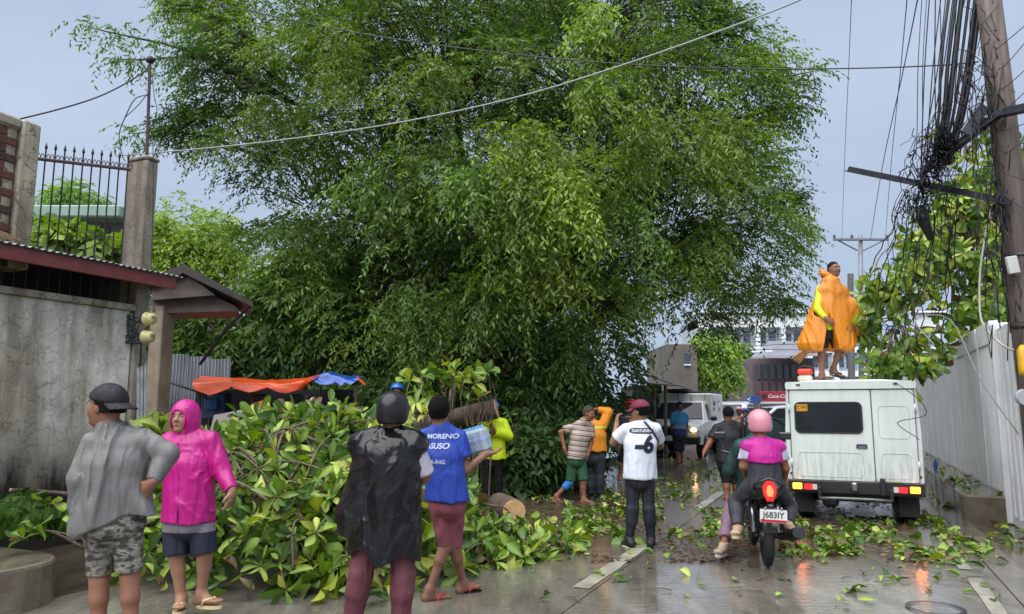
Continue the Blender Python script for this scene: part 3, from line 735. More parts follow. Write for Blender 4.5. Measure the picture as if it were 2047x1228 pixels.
# ------------------------------------------------------------------ left: stained wall with shed roof, pillars and spear fence
def stucco(name, c, stain=(.025, .022, .018), zs=.25, zh=1.1, cracks=.5):
    m, t, p = NM(name); Lk = t.links.new; tcn = N(t, 'ShaderNodeTexCoord'); ob = tcn.outputs['Object']
    n1 = N(t, 'ShaderNodeTexNoise', Scale=2.4, Detail=9, Roughness=.7); Lk(ob, n1.inputs[0])
    mpx = N(t, 'ShaderNodeMapping'); mpx.inputs['Scale'].default_value = (1.9, 1.9, .24); Lk(ob, mpx.inputs[0])
    n2 = N(t, 'ShaderNodeTexNoise', Scale=1.5, Detail=5, Roughness=.6); Lk(mpx.outputs[0], n2.inputs[0])      # rain runs
    r1 = N(t, 'ShaderNodeValToRGB'); e = r1.color_ramp.elements; e[0].position = .30; e[0].color = (*[x * .5 for x in c], 1); e[1].position = .66; e[1].color = (*c, 1)
    Lk(n1.outputs[0], r1.inputs[0])
    r2 = N(t, 'ShaderNodeValToRGB'); e = r2.color_ramp.elements; e[0].position = .40; e[0].color = (.30, .235, .165, 1); e[1].position = .57; e[1].color = (1, 1, 1, 1); Lk(n2.outputs[0], r2.inputs[0])
    mu = N(t, 'ShaderNodeMix', data_type='RGBA', blend_type='MULTIPLY'); mu.inputs[0].default_value = .72; Lk(r1.outputs[0], mu.inputs[6]); Lk(r2.outputs[0], mu.inputs[7])
    sx = N(t, 'ShaderNodeSeparateXYZ'); Lk(ob, sx.inputs[0])
    wv = N(t, 'ShaderNodeTexNoise', Scale=3.0, Detail=5, Roughness=.6); Lk(mpx.outputs[0], wv.inputs[0])
    ma = N(t, 'ShaderNodeMath', operation='MULTIPLY_ADD'); ma.inputs[1].default_value = -1.5; Lk(wv.outputs[0], ma.inputs[0]); Lk(sx.outputs[2], ma.inputs[2])
    mr = N(t, 'ShaderNodeMapRange'); mr.inputs['From Min'].default_value = zh - .75; mr.inputs['From Max'].default_value = zs - .75; Lk(ma.outputs[0], mr.inputs[0])
    mm = N(t, 'ShaderNodeMix', data_type='RGBA'); Lk(mr.outputs[0], mm.inputs[0]); Lk(mu.outputs[2], mm.inputs[6]); mm.inputs[7].default_value = (*stain, 1)
    vo = N(t, 'ShaderNodeTexVoronoi', feature='DISTANCE_TO_EDGE', Scale=4.0); 
    nw = N(t, 'ShaderNodeTexNoise', Scale=5, Detail=4); Lk(ob, nw.inputs[0])
    vmx = N(t, 'ShaderNodeVectorMath', operation='MULTIPLY_ADD'); vmx.inputs[1].default_value = (.35, .35, .35); Lk(nw.outputs[1], vmx.inputs[0]); Lk(ob, vmx.inputs[2]); Lk(vmx.outputs[0], vo.inputs['Vector'])
    ck = N(t, 'ShaderNodeMapRange'); ck.inputs['From Min'].default_value = 0; ck.inputs['From Max'].default_value = .03; ck.inputs['To Min'].default_value = 1 - cracks; Lk(vo.outputs['Distance'], ck.inputs[0])
    m2 = N(t, 'ShaderNodeMix', data_type='RGBA', blend_type='MULTIPLY'); m2.inputs[0].default_value = 1; Lk(mm.outputs[2], m2.inputs[6]); Lk(ck.outputs[0], m2.inputs[7])
    Lk(m2.outputs[2], p.inputs['Base Color']); p.inputs['Roughness'].default_value = .5
    nb = N(t, 'ShaderNodeTexNoise', Scale=24, Detail=6, Roughness=.65); Lk(ob, nb.inputs[0])
    ad = N(t, 'ShaderNodeMath', operation='MULTIPLY_ADD'); ad.inputs[1].default_value = .7; Lk(ck.outputs[0], ad.inputs[0]); Lk(nb.outputs[0], ad.inputs[2])
    b = N(t, 'ShaderNodeBump', Strength=.5, Distance=.012); Lk(ad.outputs[0], b.inputs['Height']); Lk(b.outputs[0], p.inputs['Normal'])
    _MC[name] = m; return m
MST = stucco('stained_stucco', (.84, .80, .70), zs=.5, zh=1.25, cracks=.42); MST2 = stucco('grey_render', (.40, .35, .28), zs=-1, zh=-.5, cracks=.35); MST3 = stucco('cream_render', (.52, .48, .36), zs=-1, zh=-.5, cracks=.75)
def rbox(m, s0, s1, t0, t1, z0, z1, bev=.008):
    c = RD((s0 + s1) / 2, (t0 + t1) / 2, (z0 + z1) / 2); m.box(c, (t1 - t0, s1 - s0, z1 - z0), RROT, bev); return m
ZW = 2.77
wl = empty('boundary_wall', RD(3, -6, 0), 0, 'tall cracked grey stucco wall with black damp stains behind man in grey jacket', 'wall')
def sub(o, parent):      # parent keeping world place
    o.parent = parent; o.matrix_parent_inverse = Matrix.Translation(parent.location).inverted(); return o
sub(rbox(MB(), -3, 6.51, -6.2, -6.0, -.1, ZW - .06).build('wall_panel', MST), wl)
sub(rbox(MB(), -3, 6.515, -6.23, -5.955, ZW - .06, ZW + .02).build('coping', MST3), wl)
shed = empty('shed_roof', RD(3, -6.1, 3.1), 0, 'red fascia shed roof of corrugated sheets above stucco wall', 'roof')
MDARK = PM('painted_interior_shade', (.012, .012, .013), .8, .3); MRED = PM('red_fascia', '#7d3a38', .4, .25, 9, bump=.2)  # near-black colour paints the shade inside the shed gap
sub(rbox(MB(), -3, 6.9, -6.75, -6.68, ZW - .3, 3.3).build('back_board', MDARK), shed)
zE = at(0, 503, 7.53).z
sub(rbox(MB(), -3, 6.86, -5.72, -5.68, zE - .09, zE + .06, .006).build('fascia', MRED), shed)
MTIN = PM('tin_weathered', '#9a9aa0', .38, .35, 5, metal=.5, bump=.15, col2='#6b6660', rvar=.12)
def corrug(m, P00, P10, P01, nwave, amp, per=6, thick=.004):
    """sheet from P00 along P10 (waves across) and P01 (length)"""
    P00, P10, P01 = Vector(P00), Vector(P10), Vector(P01); u = P10 - P00; w = P01 - P00; n_ = u.cross(w).normalized(); v = []; f = []; n = nwave * per
    for th in (0, thick):
        for i in range(n + 1):
            o = n_ * (math.sin(i / per * 2 * PI) * amp + th)
            v += [P00 + u * (i / n) + o, P00 + u * (i / n) + w + o]
    k = 2 * (n + 1)
    for i in range(n): a = 2 * i; f += [(a, a + 2, a + 3, a + 1), (k + a, k + a + 1, k + a + 3, k + a + 2)]
    for i in range(n): a = 2 * i; f += [(a, k + a, k + a + 2, a + 2), (a + 1, a + 3, k + a + 3, k + a + 1)]
    m.add(v, f); return m
for i in range(5):
    s0 = 6.9 - .95 * (i + 1); sub(corrug(MB(), RD(s0, -5.64, zE + .075), RD(s0 + .97, -5.64, zE + .075 + i % 2 * .006), RD(s0, -6.7, zE + .22), 12, .012).build('roof_sheet', MTIN, smooth=True), shed)
MIRON = PM('rusty_iron', '#2c2426', .5, .4, 18, bump=.3, metal=.3)
for i in range(20):
    s_ = 6.5 - i * .13; sub(MB().tube([RD(s_, -6.1, ZW), RD(s_, -6.1, 3.25)], .009, 6).build('bar', MIRON), shed)
zC = at(260, 325, 9.4).z; zB = at(40, 256, 8.1).z
col_ = empty('gate_column', RD(6.71, -6.15, 0), 0, 'tall weathered grey concrete column beside the spear fence', 'column')
sub(rbox(MB(), 6.52, 6.71, -6.32, -5.96, -.1, zC, .02).build('shaft', MST2), col_)
sub(rbox(MB(), 6.51, 6.722, -6.33, -5.95, zC, zC + .05, .015).build('cap', MST2), col_)
# brick wall end with its cream pier; every brick its own piece
bw = empty('brick_wall', RD(4.6, -6.1, 3.2), 0, 'dark red brick wall end with flaking cream pier', 'wall')
sub(rbox(MB(), 4.95, 5.16, -6.32, -5.985, 3.0, zB, .025).build('pier', MST3), bw)
sub(rbox(MB(), 3.2, 4.95, -6.3, -6.05, 3.0, zB - .02, .02).build('backing', MST3), bw)
sub(rbox(MB(), 3.2, 4.96, -6.33, -6.0, zB - .13, zB + .005, .03).build('top_course', MST2), bw)
MBR = PM('brick_dark', '#54352f', .6, .45, 7, bump=.5, bscale=35, col2='#2f2320')
MBR2 = PM('brick_red', '#6d4038', .6, .4, 7, bump=.5, bscale=35, col2='#4b2c28')
bme = MB().box((0, 0, 0), (.05, .209, .088), 0, .006).build('brick', MBR); bmd = bme.data; bpy.data.objects.remove(bme)
bmd2 = bmd.copy(); bmd2.materials.clear(); bmd2.materials.append(MBR2)
z = 3.05; row = 0
while z + .05 < zB - .13:
    s_ = 4.83 - (row % 2) * .11
    while s_ > 4.0:
        o = link('brick', bmd if random.random() < .6 else bmd2, None, None, RD(s_, -6.06 + random.uniform(-.004, .004), z), (0, 0, RROT + random.uniform(-.015, .015))); sub(o, bw); s_ -= .217
    z += .096; row += 1
sfx = empty('broken_boards', RD(4.6, -5.9, 3.35), 0, 'splintered timber boards lying on shed roof beside brick wall', 'boards')
for i in range(5):
    a = RD(4.55 + i * .09, -5.8, zE + .12 + i * .01); b = RD(4.3 + i * .05, -6.0, zE + .50 - i * .05)
    sub(MB().tube([a, a.lerp(b, .5) + Vector((0, 0, .01)), b], [.02, .024, .015], 4).build('board', PM('old_timber', '#8c744e', .6, .4, 8, bump=.3, stretch=(4, 4, 1))), sfx)
# spear-topped fence
fn = empty('spear_fence', RD(6, -6.15, 3.3), 0, 'dark wrought iron fence with spear tips between pier and column', 'fence')
zR = at(160, 327, 8.8).z; zL = 3.25
zR = at(160, 328, 8.75).z; fA = Vector((at(70, 330, 8.55).x, 8.55, 0)); fB = Vector((at(256, 326, 8.95).x, 8.95, 0))
def FP(s_, z): p = fA.lerp(fB, (s_ - 5.45) / 1.11); return Vector((p.x, p.y, z))
for zz, rr in ((zR, .022),): sub(MB().tube([FP(5.40, zz), FP(6.60, zz)], rr, 6).build('rail', PM('rail_brown', '#4f3d3c', .5, .3)), fn)
nb_ = 11
for i in range(nb_):
    s_ = 5.45 + i * (6.56 - 5.45) / (nb_ - 1); tp = zR + .13
    sub(MB().tube([FP(s_, zL), FP(s_, tp)], .009, 6).build('bar', MIRON), fn)
    sub(MB().lathe([(.004, 0), (.016, .02), (.019, .035), (.004, .085), (.001, .1)], 6, Matrix.Translation(FP(s_, tp - .01))).build('spear_tip', MIRON), fn)
    for e in (-1, 1):
        pts = [FP(s_ + e * (.012 + .05 * k / 6), zR + .03 + .045 * math.sin(k / 6 * PI * 1.2)) for k in range(7)]
        sub(MB().tube(pts, .005, 5).build('scroll', MIRON), fn)
# service pipe, cables and two electricity meters
pp = empty('service_pole', gr(288, 985), 0, 'thin rust brown service pipe rising above the concrete column', 'pipe')
pT = at(300, 122, 9.35); pB = Vector((at(296, 640, 9.35).x, 9.35, 0))
sub(MB().tube([pB, pT], [.024, .020], 8).build('pipe', PM('pipe_rust', '#4d3d40', .5, .4, 12, metal=.4)), pp)
sub(MB().lathe([(.02, 0), (.05, .01), (.055, .05), (.03, .09), (.004, .1)], 10, Matrix.Translation(pT - Vector((0, 0, .03)))).build('weather_cap', MIRON, smooth=True), pp)
for yy in (0.4, 0.7): sub(MB().tube([pT.lerp(pB, yy) + Vector((-.05, -.028, 0)), pT.lerp(pB, yy) + Vector((.05, -.028, .005))], .008, 5).build('clamp', PM('galv', '#a5a8ab', .4, .2, metal=.8)), pp)
def loop(px, d, r=.007, name='cable', parent=pp, mat=None):
    P = [at(a, b, d + (c[0] if c else 0)) for a, b, *c in px]; Q = []
    for i in range(len(P) - 1):
        p0, p1, p2, p3 = P[max(i - 1, 0)], P[i], P[i + 1], P[min(i + 2, len(P) - 1)]
        for k in range(5):
            t = k / 5; Q.append(.5 * ((2 * p1) + (p2 - p0) * t + (2 * p0 - 5 * p1 + 4 * p2 - p3) * t * t + (3 * p1 - p0 - 3 * p2 + p3) * t ** 3))
    Q.append(P[-1]); o = MB().tube(Q, r, 5).build(name, mat or MCAB, None, True)
    return sub(o, parent) if parent else o
MCAB = PM('cable_black', (.022, .022, .026), .45, .3)
MCABG = PM('cable_grey', (.30, .31, .32), .5, .2)
loop([(297, 190), (270, 198), (250, 235), (238, 270), (244, 310), (250, 322)], 9.3); loop([(296, 186), (275, 212), (250, 235)], 9.28, .006); loop([(304, 150), (308, 190), (314, 225), (306, 262), (306, 400), (300, 600)], 9.3, .005)
for k, (px, py) in enumerate(((297, 638), (293, 674))):
    mt = empty('electricity_meter', at(px, py, 9.12), 0, ('upper' if k == 0 else 'lower') + ' cream domed electricity meter on the column', 'meter', 'meters on column')
    R = Matrix.Rotation(math.radians(70 + k * 8), 4, 'Z') @ Matrix.Rotation(PI / 2, 4, 'X')
    MB().lathe([(.07, -.075), (.072, -.03), (.072, -.028)], 18, R).build('socket', PM('meter_base', '#4a4a4c', .5, .2), mt, True)
    MB().lathe([(.088, -.03), (.090, -.018), (.078, -.014), (.074, .05), (.066, .075), (.001, .08)], 20, R).build('dome', PM('meter_cream', '#d8c98e', .3, .1, coat=.5), mt, True)
    MB().box((0, 0, 0), (.07, .03, .02), 0, .003, M=(R @ Matrix.Translation((0, 0, .078))).to_3x3()).build('name_plate', PM('meter_plate', '#8d8562', .4, .2), mt, loc=R @ Vector((0, .02, .078)))
mjb = empty('meter_tangle', at(262, 652, 9.25), 0, 'black tangle of meter wiring on damp wall end', 'wiring')
for k in range(9):
    a = [(random.uniform(240, 300), random.uniform(620, 690)) for _ in range(5)]; loop(a, 9.18, .007, parent=mjb)
for k in range(3):
    sub(MB().tube([at(277 + k * 7, 735 - k * 3, 9.15), at(276 + k * 6.5, 900, 9.15)], .022 - .004 * k, 8).build('conduit', PM('pvc_grey', '#a3a5ac', .5, .25, 10)), mjb)
# gate canopy: concrete gable on a pier, dark steel strut
gc = empty('gate_canopy', gr(330, 960), 0, 'small gabled concrete gate canopy with dark roof edge', 'canopy')
dG = 11.2
def slabpoly(pts, d0, d1): 
    return [at(a, b, d0) for a, b in pts], [at(a, b, d0) + Vector((-.36, .93, 0)) * (d1 - d0) for a, b in pts]
def loft(A_, B_):
    n = len(A_); m = MB(); m.add(A_ + B_, [tuple(range(n)), tuple(reversed(range(n, 2 * n)))] + [((i + 1) % n, i, n + i, n + (i + 1) % n) for i in range(n)]); return m
MCAN = PM('canopy_concrete', '#6d5f55', .6, .4, 3, bump=.3, col2='#453a33'); MRF = PM('canopy_roof', '#39322f', .5, .4, 4, bump=.2)
sub(loft(*slabpoly([(296, 556), (368, 528), (506, 604), (506, 614), (366, 546), (296, 574)], dG, dG + 1.3)).build('roof', MRF, fix=True), gc)
sub(loft(*slabpoly([(304, 575), (365, 549), (392, 562), (430, 590), (304, 600)], dG + .12, dG + .3)).build('gable_panel', MCAN, fix=True), gc)
sub(loft(*slabpoly([(304, 602), (426, 592), (470, 612), (478, 622), (330, 626), (304, 622)], dG + .3, dG + 1.2)).build('soffit_beam', MCAN, fix=True), gc)
sub(MB().box((at(318, 700, dG + .35).x, dG + .4, 1.5), (.27, .24, 3.2), RROT, .015).build('pier', PM('pier_tan', '#857765', .6, .3, 4, bump=.3)), gc)
sub(MB().tube([at(500, 612, dG + .1), at(455, 655, dG + .5), at(400, 728, dG + .9)], [.02, .028, .028], 6).build('strut', MIRON), gc)
# hollow-block wall behind the stall, block by block
blkw = empty('block_wall', at(520, 800, 18.5) * Vector((1, 1, 0)), 0, 'unplastered grey hollow block wall behind the orange tarp', 'wall')
MBK = PM('hollow_block', '#6a625a', .75, .35, 5, bump=.5, bscale=30, col2='#48423c'); MMO = PM('mortar', '#423d38', .8, .3)
x0, x1 = at(330, 700, 18.5).x, at(720, 700, 18.5).x
sub(MB().box(((x0 + x1) / 2, 18.62, 1.75), (x1 - x0, .1, 3.5)).build('mortar_core', MMO), blkw)
bk = MB().box((0, 0, 0), (.385, .1, .185), 0, .008).build('block', MBK); bkd = bk.data; bpy.data.objects.remove(bk)
for r_ in range(19):
    x = x0 + .2 + (r_ % 2) * .2
    while x < x1 - .15:
        if not (r_ > 15 and random.random() < .2): sub(link('block', bkd, None, None, (x, 18.545 + random.uniform(-.008, .008), .1 + r_ * .2)), blkw)
        x += .4
# corrugated sheets beside the pier
cs = empty('tin_fence', at(375, 820, 14.5) * Vector((1, 1, 0)), 0, 'upright grey corrugated tin sheets behind the canopy pier', 'fence')
for i in range(3):
    a = at(330 + i * 42, 760, 14.5); b = at(330 + (i + 1) * 42 + 3, 760, 14.5 + .01 * (i % 2)); a.z = b.z = .1; up = at(340, 708 + 5 * i, 14.5).z - .1
    sub(corrug(MB(), a, b, a + Vector((0, .02, up)), 7, .02).build('sheet', PM('tin_dull', '#62676e', .42, .35, 5, metal=.4, stretch=(1, 1, .2)), smooth=True), cs)
# stall under orange and blue tarpaulins
def tarp(name, grid, d, mat, label, cat, lab_group=None, sag_=.06):
    """grid: rows of (px,py,dd); bilinear subdivided with ripples"""
    rows = len(grid); cols = len(grid[0]); G = [[at(a, b, d + c) for a, b, c in r] for r in grid]; nu, nv_ = 8 * (cols - 1) + 1, 5 * (rows - 1) + 1; V = []
    for j in range(nv_):
        fj = j / (nv_ - 1) * (rows - 1); j0 = min(int(fj), rows - 2); tj = fj - j0
        for i in range(nu):
            fi = i / (nu - 1) * (cols - 1); i0 = min(int(fi), cols - 2); ti = fi - i0
            p = G[j0][i0].lerp(G[j0][i0 + 1], ti).lerp(G[j0 + 1][i0].lerp(G[j0 + 1][i0 + 1], ti), tj)
            p = p + Vector((0, 0, -sag_ * math.sin(ti * PI) * (.4 + .6 * tj) + .010 * math.sin(i * .7 + j * .9) + .012 * math.sin(i * .31 - j * 1.3) + random.uniform(-.006, .006)))
            V.append(p)
    F = [(j * nu + i, j * nu + i + 1, (j + 1) * nu + i + 1, (j + 1) * nu + i) for j in range(nv_ - 1) for i in range(nu - 1)]
    n = len(V); V2 = V + [p + Vector((0, .004, -.006)) for p in V]; F2 = F + [tuple(reversed([k + n for k in q])) for q in F]
    o = mesh(name, V2, F2, mat, None, True); return tag(o, label, cat, lab_group)
MORG = PM('tarp_orange', '#e0521f', .35, .15, 5, bump=.25, bscale=12, coat=.2); MBLU = PM('tarp_blue', '#1f4fa8', .32, .2, 5, bump=.25, bscale=12, coat=.2)
tarp('tarpaulin', [[(402, 752, 1.6), (480, 755, 1.5), (545, 757, 1.4), (606, 756, 1.3), (640, 748, 1.2)], [(384, 764, 0), (455, 762, 0), (540, 764, 0), (606, 763, 0), (640, 752, .2)], [(392, 786, -.1), (462, 776, -.05), (535, 774, -.05), (598, 779, 0), (606, 768, .1)]], 12.5, MORG, 'sagging orange tarpaulin over the market stall', 'tarp')
tarp('tarpaulin', [[(640, 748, 1.6), (662, 743, 1.5), (690, 750, 1.4), (728, 752, 1.3)], [(622, 757, .1), (655, 745, .1), (690, 754, .1), (716, 757, .1)], [(630, 764, 0), (672, 768, 0), (690, 764, 0), (712, 763, 0)]], 12.6, MBLU, 'blue tarpaulin peak beside the orange tarpaulin', 'tarp', sag_=.03)
o = MB().box((0, 0, 0), (.2, .02, .035), 0, .004).build('tarp_scrap', MORG, loc=at(722, 762, 12.6), rot=(0, math.radians(42), 0)); tag(o, 'orange scrap hanging off the end of the blue tarpaulin', 'tarp')
st = empty('market_stall', at(520, 900, 13) * Vector((1, 1, 0)), 0, 'dark makeshift roadside stall under the tarpaulins', 'stall')
for px, dd in ((400, 12.6), (505, 12.7), (612, 12.7), (712, 12.7), (420, 14), (640, 14)):
    sub(MB().tube([at(px, 900, dd) * Vector((1, 1, 0)), at(px, 768, dd)], .025, 6).build('post', PM('stall_post', '#4a3b30', .7, .3)), st)
sub(MB().box(at(545, 855, 13.4), (2.6, .6, .05), 0, .01).build('counter', PM('stall_wood', '#54463a', .7, .3)), st)
sub(MB().box(at(545, 880, 14.2), (3.0, .04, 1.9), 0).build('back_cloth', PM('stall_back', '#1d1e22', .8, .4)), st)
sub(MB().box(at(432, 812, 13.1), (.42, .35, .45), 0, .02).build('side_panel', PM('stall_blue', '#23405f', .5, .3)), st)
sub(corrug(MB(), at(300, 752, 12.4), at(300, 752, 14.0), at(415, 790, 12.2), 8, .015).build('lean_to_sheet', PM('tin_dark', '#4b4c50', .4, .3, metal=.4), smooth=True), st)
for k, (px, py) in enumerate(((425, 808), (520, 800), (560, 812), (590, 800))):
    o = MB().box(at(px, py, 12.95 + .1 * k), (.22, .2, .2), .2 * k, .02).build('crate', PM('crate%d' % k, ('#2a4f86', '#3b3130', '#5a564d', '#27303a')[k], .5, .25)); 
    tag(o, ('blue crate under the orange tarpaulin', 'dark brown crate under the middle of the orange tarpaulin', 'grey crate inside the market stall', 'small slate crate next to grey crate in the stall')[k], 'crate')
bdp = MB().prism([at(418, 868, 10.6), at(520, 868, 10.6), at(520, 812, 10.7), at(428, 830, 10.7)], (0, 0, 0), (.02, .05, .0)).build('panel_board', PM('board_grey', '#8f8682', .5, .12, 3), fix=True); tag(bdp, 'plain grey board leaning behind the pink jacket', 'board')
o = MB().prism([at(503, 808, 10.9), at(527, 800, 10.9), at(522, 822, 10.9), at(505, 826, 10.9)], (0, 0, 0), (.01, .04, 0)).build('orange_cone_board', PM('board_orange', '#d9683a', .5, .15), fix=True); tag(o, 'small orange board above the grey board', 'board')

# ------------------------------------------------------------------ right: white ribbed fence, leaning pole
wf = empty('white_fence', RD(18, 4.1, 0), 0, 'tall white ribbed panel fence along the raised pavement', 'fence')
MWF = PM('white_panel', '#e4e5e7', .45, .1, 3, bump=.1, bscale=20, col2='#c6c9cc', stretch=(3, 3, .3)); MWF2 = PM('white_cap', '#dcdee0', .45, .12, 3)
def ribpanel(s0, s1, t, z0, z1):
    m = MB(); n = max(3, int((s1 - s0) / .075)); v = []; f = []
    prof = []
    for i in range(n):
        a = s0 + (s1 - s0) * i / n; w = (s1 - s0) / n
        prof += [(a, 0), (a + w * .30, 0), (a + w * .42, .018), (a + w * .88, .018)]
    prof.append((s1, 0))
    for a, o_ in prof: v += [RD(a, t - o_, z0), RD(a, t - o_, z1)]
    for i in range(len(prof) - 1): f.append((2 * i, 2 * i + 1, 2 * i + 3, 2 * i + 2))
    k = len(v); v += [RD(s0, t + .05, z0), RD(s0, t + .05, z1), RD(s1, t + .05, z0), RD(s1, t + .05, z1)]; f.append((k, k + 2, k + 3, k + 1))
    m.add(v, f); return m
s_ = 12.18; i = 0
while s_ < 31:
    w = 1.18; sub(ribpanel(s_, s_ + w, 4.09, .3, 2.4).build('panel', MWF), wf)
    sub(rbox(MB(), s_ - .06, s_ - .003, 4.055, 4.17, .2, 2.66, .006).build('upright', MWF2), wf)
    sub(rbox(MB(), s_ + .003, s_ + w - .063, 4.05, 4.17, 2.4, 2.72, .01).build('top_panel', MWF2), wf)
    sub(rbox(MB(), s_ - .06, s_ + w - .063, 4.04, 4.19, .2, .345, .01).build('plinth', MCON), wf)
    s_ += w + .06; i += 1
wf2 = empty('fence_return', RD(11.2, 4.15, 0), 0, 'taller plain white end section of fence behind the leaning pole', 'fence')
sub(rbox(MB(), 10.2, 12.0, 4.09, 4.2, -.03, 2.58, .01).build('plain_panel', MWF), wf2)
sub(rbox(MB(), 11.9, 12.115, 4.03, 4.25, -.03, 2.66, .02).build('end_post', MWF2), wf2)
for k in range(5): sub(rbox(MB(), 10.3 + k * .32, 10.35 + k * .32, 4.065, 4.09, .1, 2.5, .005).build('rib', MWF2), wf2)

up_ = empty('utility_pole', Vector((5.62, 8.0, .3)), 0, 'leaning brown utility pole loaded with tangled cables', 'utility pole')
uA = Vector((5.66, 8.0, .2)); uB = at(1958, -160, 8.0)
MPOLE = PM('pole_timber', '#776960', .6, .35, 3, bump=.5, bscale=22, stretch=(6, 6, .5), col2='#4a413c')
sub(MB().tube([uA, uA.lerp(uB, .3), uA.lerp(uB, .6), uB], [.165, .155, .138, .118], 18).build('shaft', MPOLE, smooth=True), up_)
MSTL = PM('steel_dark', '#3a3b40', .45, .35, 8, metal=.6, bump=.2)
def angle_iron(a, b, w=.075, th=.012):
    a, b = Vector(a), Vector(b); x = (b - a).normalized(); y = Vector((0, 0, 1)); y = (y - x * y.dot(x)).normalized(); zz = x.cross(y); m = MB()
    for (p, q) in ((y, zz), (zz, y)):
        pl = [a, a + p * w, a + p * w + q * th, a + q * th]; m.add(pl + [k + (b - a) for k in pl], [(3, 2, 1, 0), (4, 5, 6, 7), (0, 1, 5, 4), (1, 2, 6, 5), (2, 3, 7, 6), (3, 0, 4, 7)])
    return m
sub(angle_iron(at(1694, 344, 9.4), at(2022, 412, 7.82)).build('lower_crossarm', MSTL, fix=True), up_)
sub(angle_iron(at(1848, 352, 8.5), at(2008, 232, 7.8), .11).build('diagonal_brace', MSTL, fix=True), up_)
sub(angle_iron(at(2004, 236, 7.8), at(2120, 212, 7.3), .11).build('upper_crossarm', MSTL, fix=True), up_)
sub(MB().box(at(1948, 240, 8.05), (.14, .05, .42), 0, .01, M=Matrix.Rotation(math.radians(35), 3, 'Y')).build('bracket_plate', PM('steel_light', '#7b7e88', .4, .2, metal=.6)), up_)
for py_, w_ in ((180, .30), (225, .31), (560, .36), (700, .38)):
    c_ = uA.lerp(uB, (1088 - py_) / 1250); sub(MB().lathe([(w_ / 2 - .03, -.02), (w_ / 2 - .02, 0), (w_ / 2 - .03, .02)], 16, Matrix.Translation(c_)).build('band', MSTL), up_)
sub(MB().box(at(2024, 530, 7.82), (.115, .05, .19), 0, .008, M=Matrix.Rotation(math.radians(-8), 3, 'Y')).build('tag_box', PM('box_white', '#c9cbc6', .5, .1)), up_)
sub(MB().lathe([(.05, -.16), (.055, -.1), (.055, .1), (.02, .16)], 12, Matrix.Translation(at(2046, 720, 7.8))).build('yellow_sleeve', PM('yellow_plastic', '#d9a520', .4, .15), smooth=True), up_)
sub(MB().lathe([(.08, -.03), (.09, .0), (.08, .03)], 14, Matrix.Translation(at(2046, 795, 7.78)) @ Matrix.Rotation(PI / 2, 4, 'X')).build('meter', PM('glass_meter', '#a9acb0', .3, .2)), up_)
# far steel pole with crossarm
fp = empty('steel_pole', at(1720, 850, 27) * Vector((1, 1, 0)), 0, 'slim grey steel pole with braced crossarm in the distance', 'utility pole')
MGAL = PM('galv_far', '#7f868f', .5, .15, 4, metal=.3)
sub(MB().tube([at(1720, 850, 27) * Vector((1, 1, 0)), at(1720, 470, 27)], [.11, .075], 10).build('shaft', MGAL, smooth=True), fp)
sub(MB().box(at(1721, 479, 26.9), (2.05, .09, .09), 0, .01).build('crossarm', MGAL), fp)
for a, b in ((1676, 1714), (1766, 1726)): sub(MB().tube([at(a, 481, 26.9), at(b, 501, 26.9)], .03, 6).build('brace', MGAL), fp)
for px in (1668, 1703, 1774): sub(MB().lathe([(.03, 0), (.06, .03), (.035, .06), (.06, .09), (.01, .13)], 10, Matrix.Translation(at(px, 476, 26.9))).build('insulator', PM('porcelain', '#565a63', .3, .2), smooth=True), fp)
o = empty('short_pole', at(1700, 850, 24) * Vector((1, 1, 0)), 0, 'short plain grey concrete pole behind the orange poncho', 'utility pole'); sub(MB().tube([at(1700, 850, 24) * Vector((1, 1, 0)), at(1700, 548, 24)], [.13, .10], 8).build('shaft', PM('grey_conc', '#6f7276', .6, .2)), o)
# ================================================================== street end
MWH = PM('white_wall_far', '#edf1f5', .6, .04, 1); MGL = PM('glass_far', '#4d5560', .2, .25, 1.5); MGR = PM('grey_wall_far', '#b9c0c8', .6, .1, 1)
ht = empty('white_building', (at(1600, 820, 100).x, 100, 0), 0, 'large white multi storey building with recessed balconies at street end', 'building')
def xat(px, d): return at(px, 816, d).x
HX0, HX1 = xat(1405, 100), xat(1900, 100)
zt = at(1540, 627, 100).z
m = MB(); m.box(((HX0 + HX1) / 2, 106, zt / 2 - .3), (HX1 - HX0, 10, zt - .6)); sub(m.build('back_block', MGR), ht)
sub(MB().box(((HX0 + HX1) / 2, 103.5, zt - .95), (HX1 - HX0, 7, 1.9), 0, .05).build('parapet', MWH), ht)
sub(MB().box(((HX0 + HX1) / 2, 103.2, zt + .12), (HX1 - HX0 + .8, 7.6, .22), 0, .05).build('cornice', MWH), ht)
px = 1418; k = 0
while px < 1890:
    x = xat(px, 100); sub(MB().box((x, 100.6, zt / 2 - .9), (.62, 1.2, zt - 1.8), 0, .03).build('pillar', MWH), ht)
    px += 52; k += 1
zf = [at(1500, y, 100).z for y in (655, 703, 751, 799)]
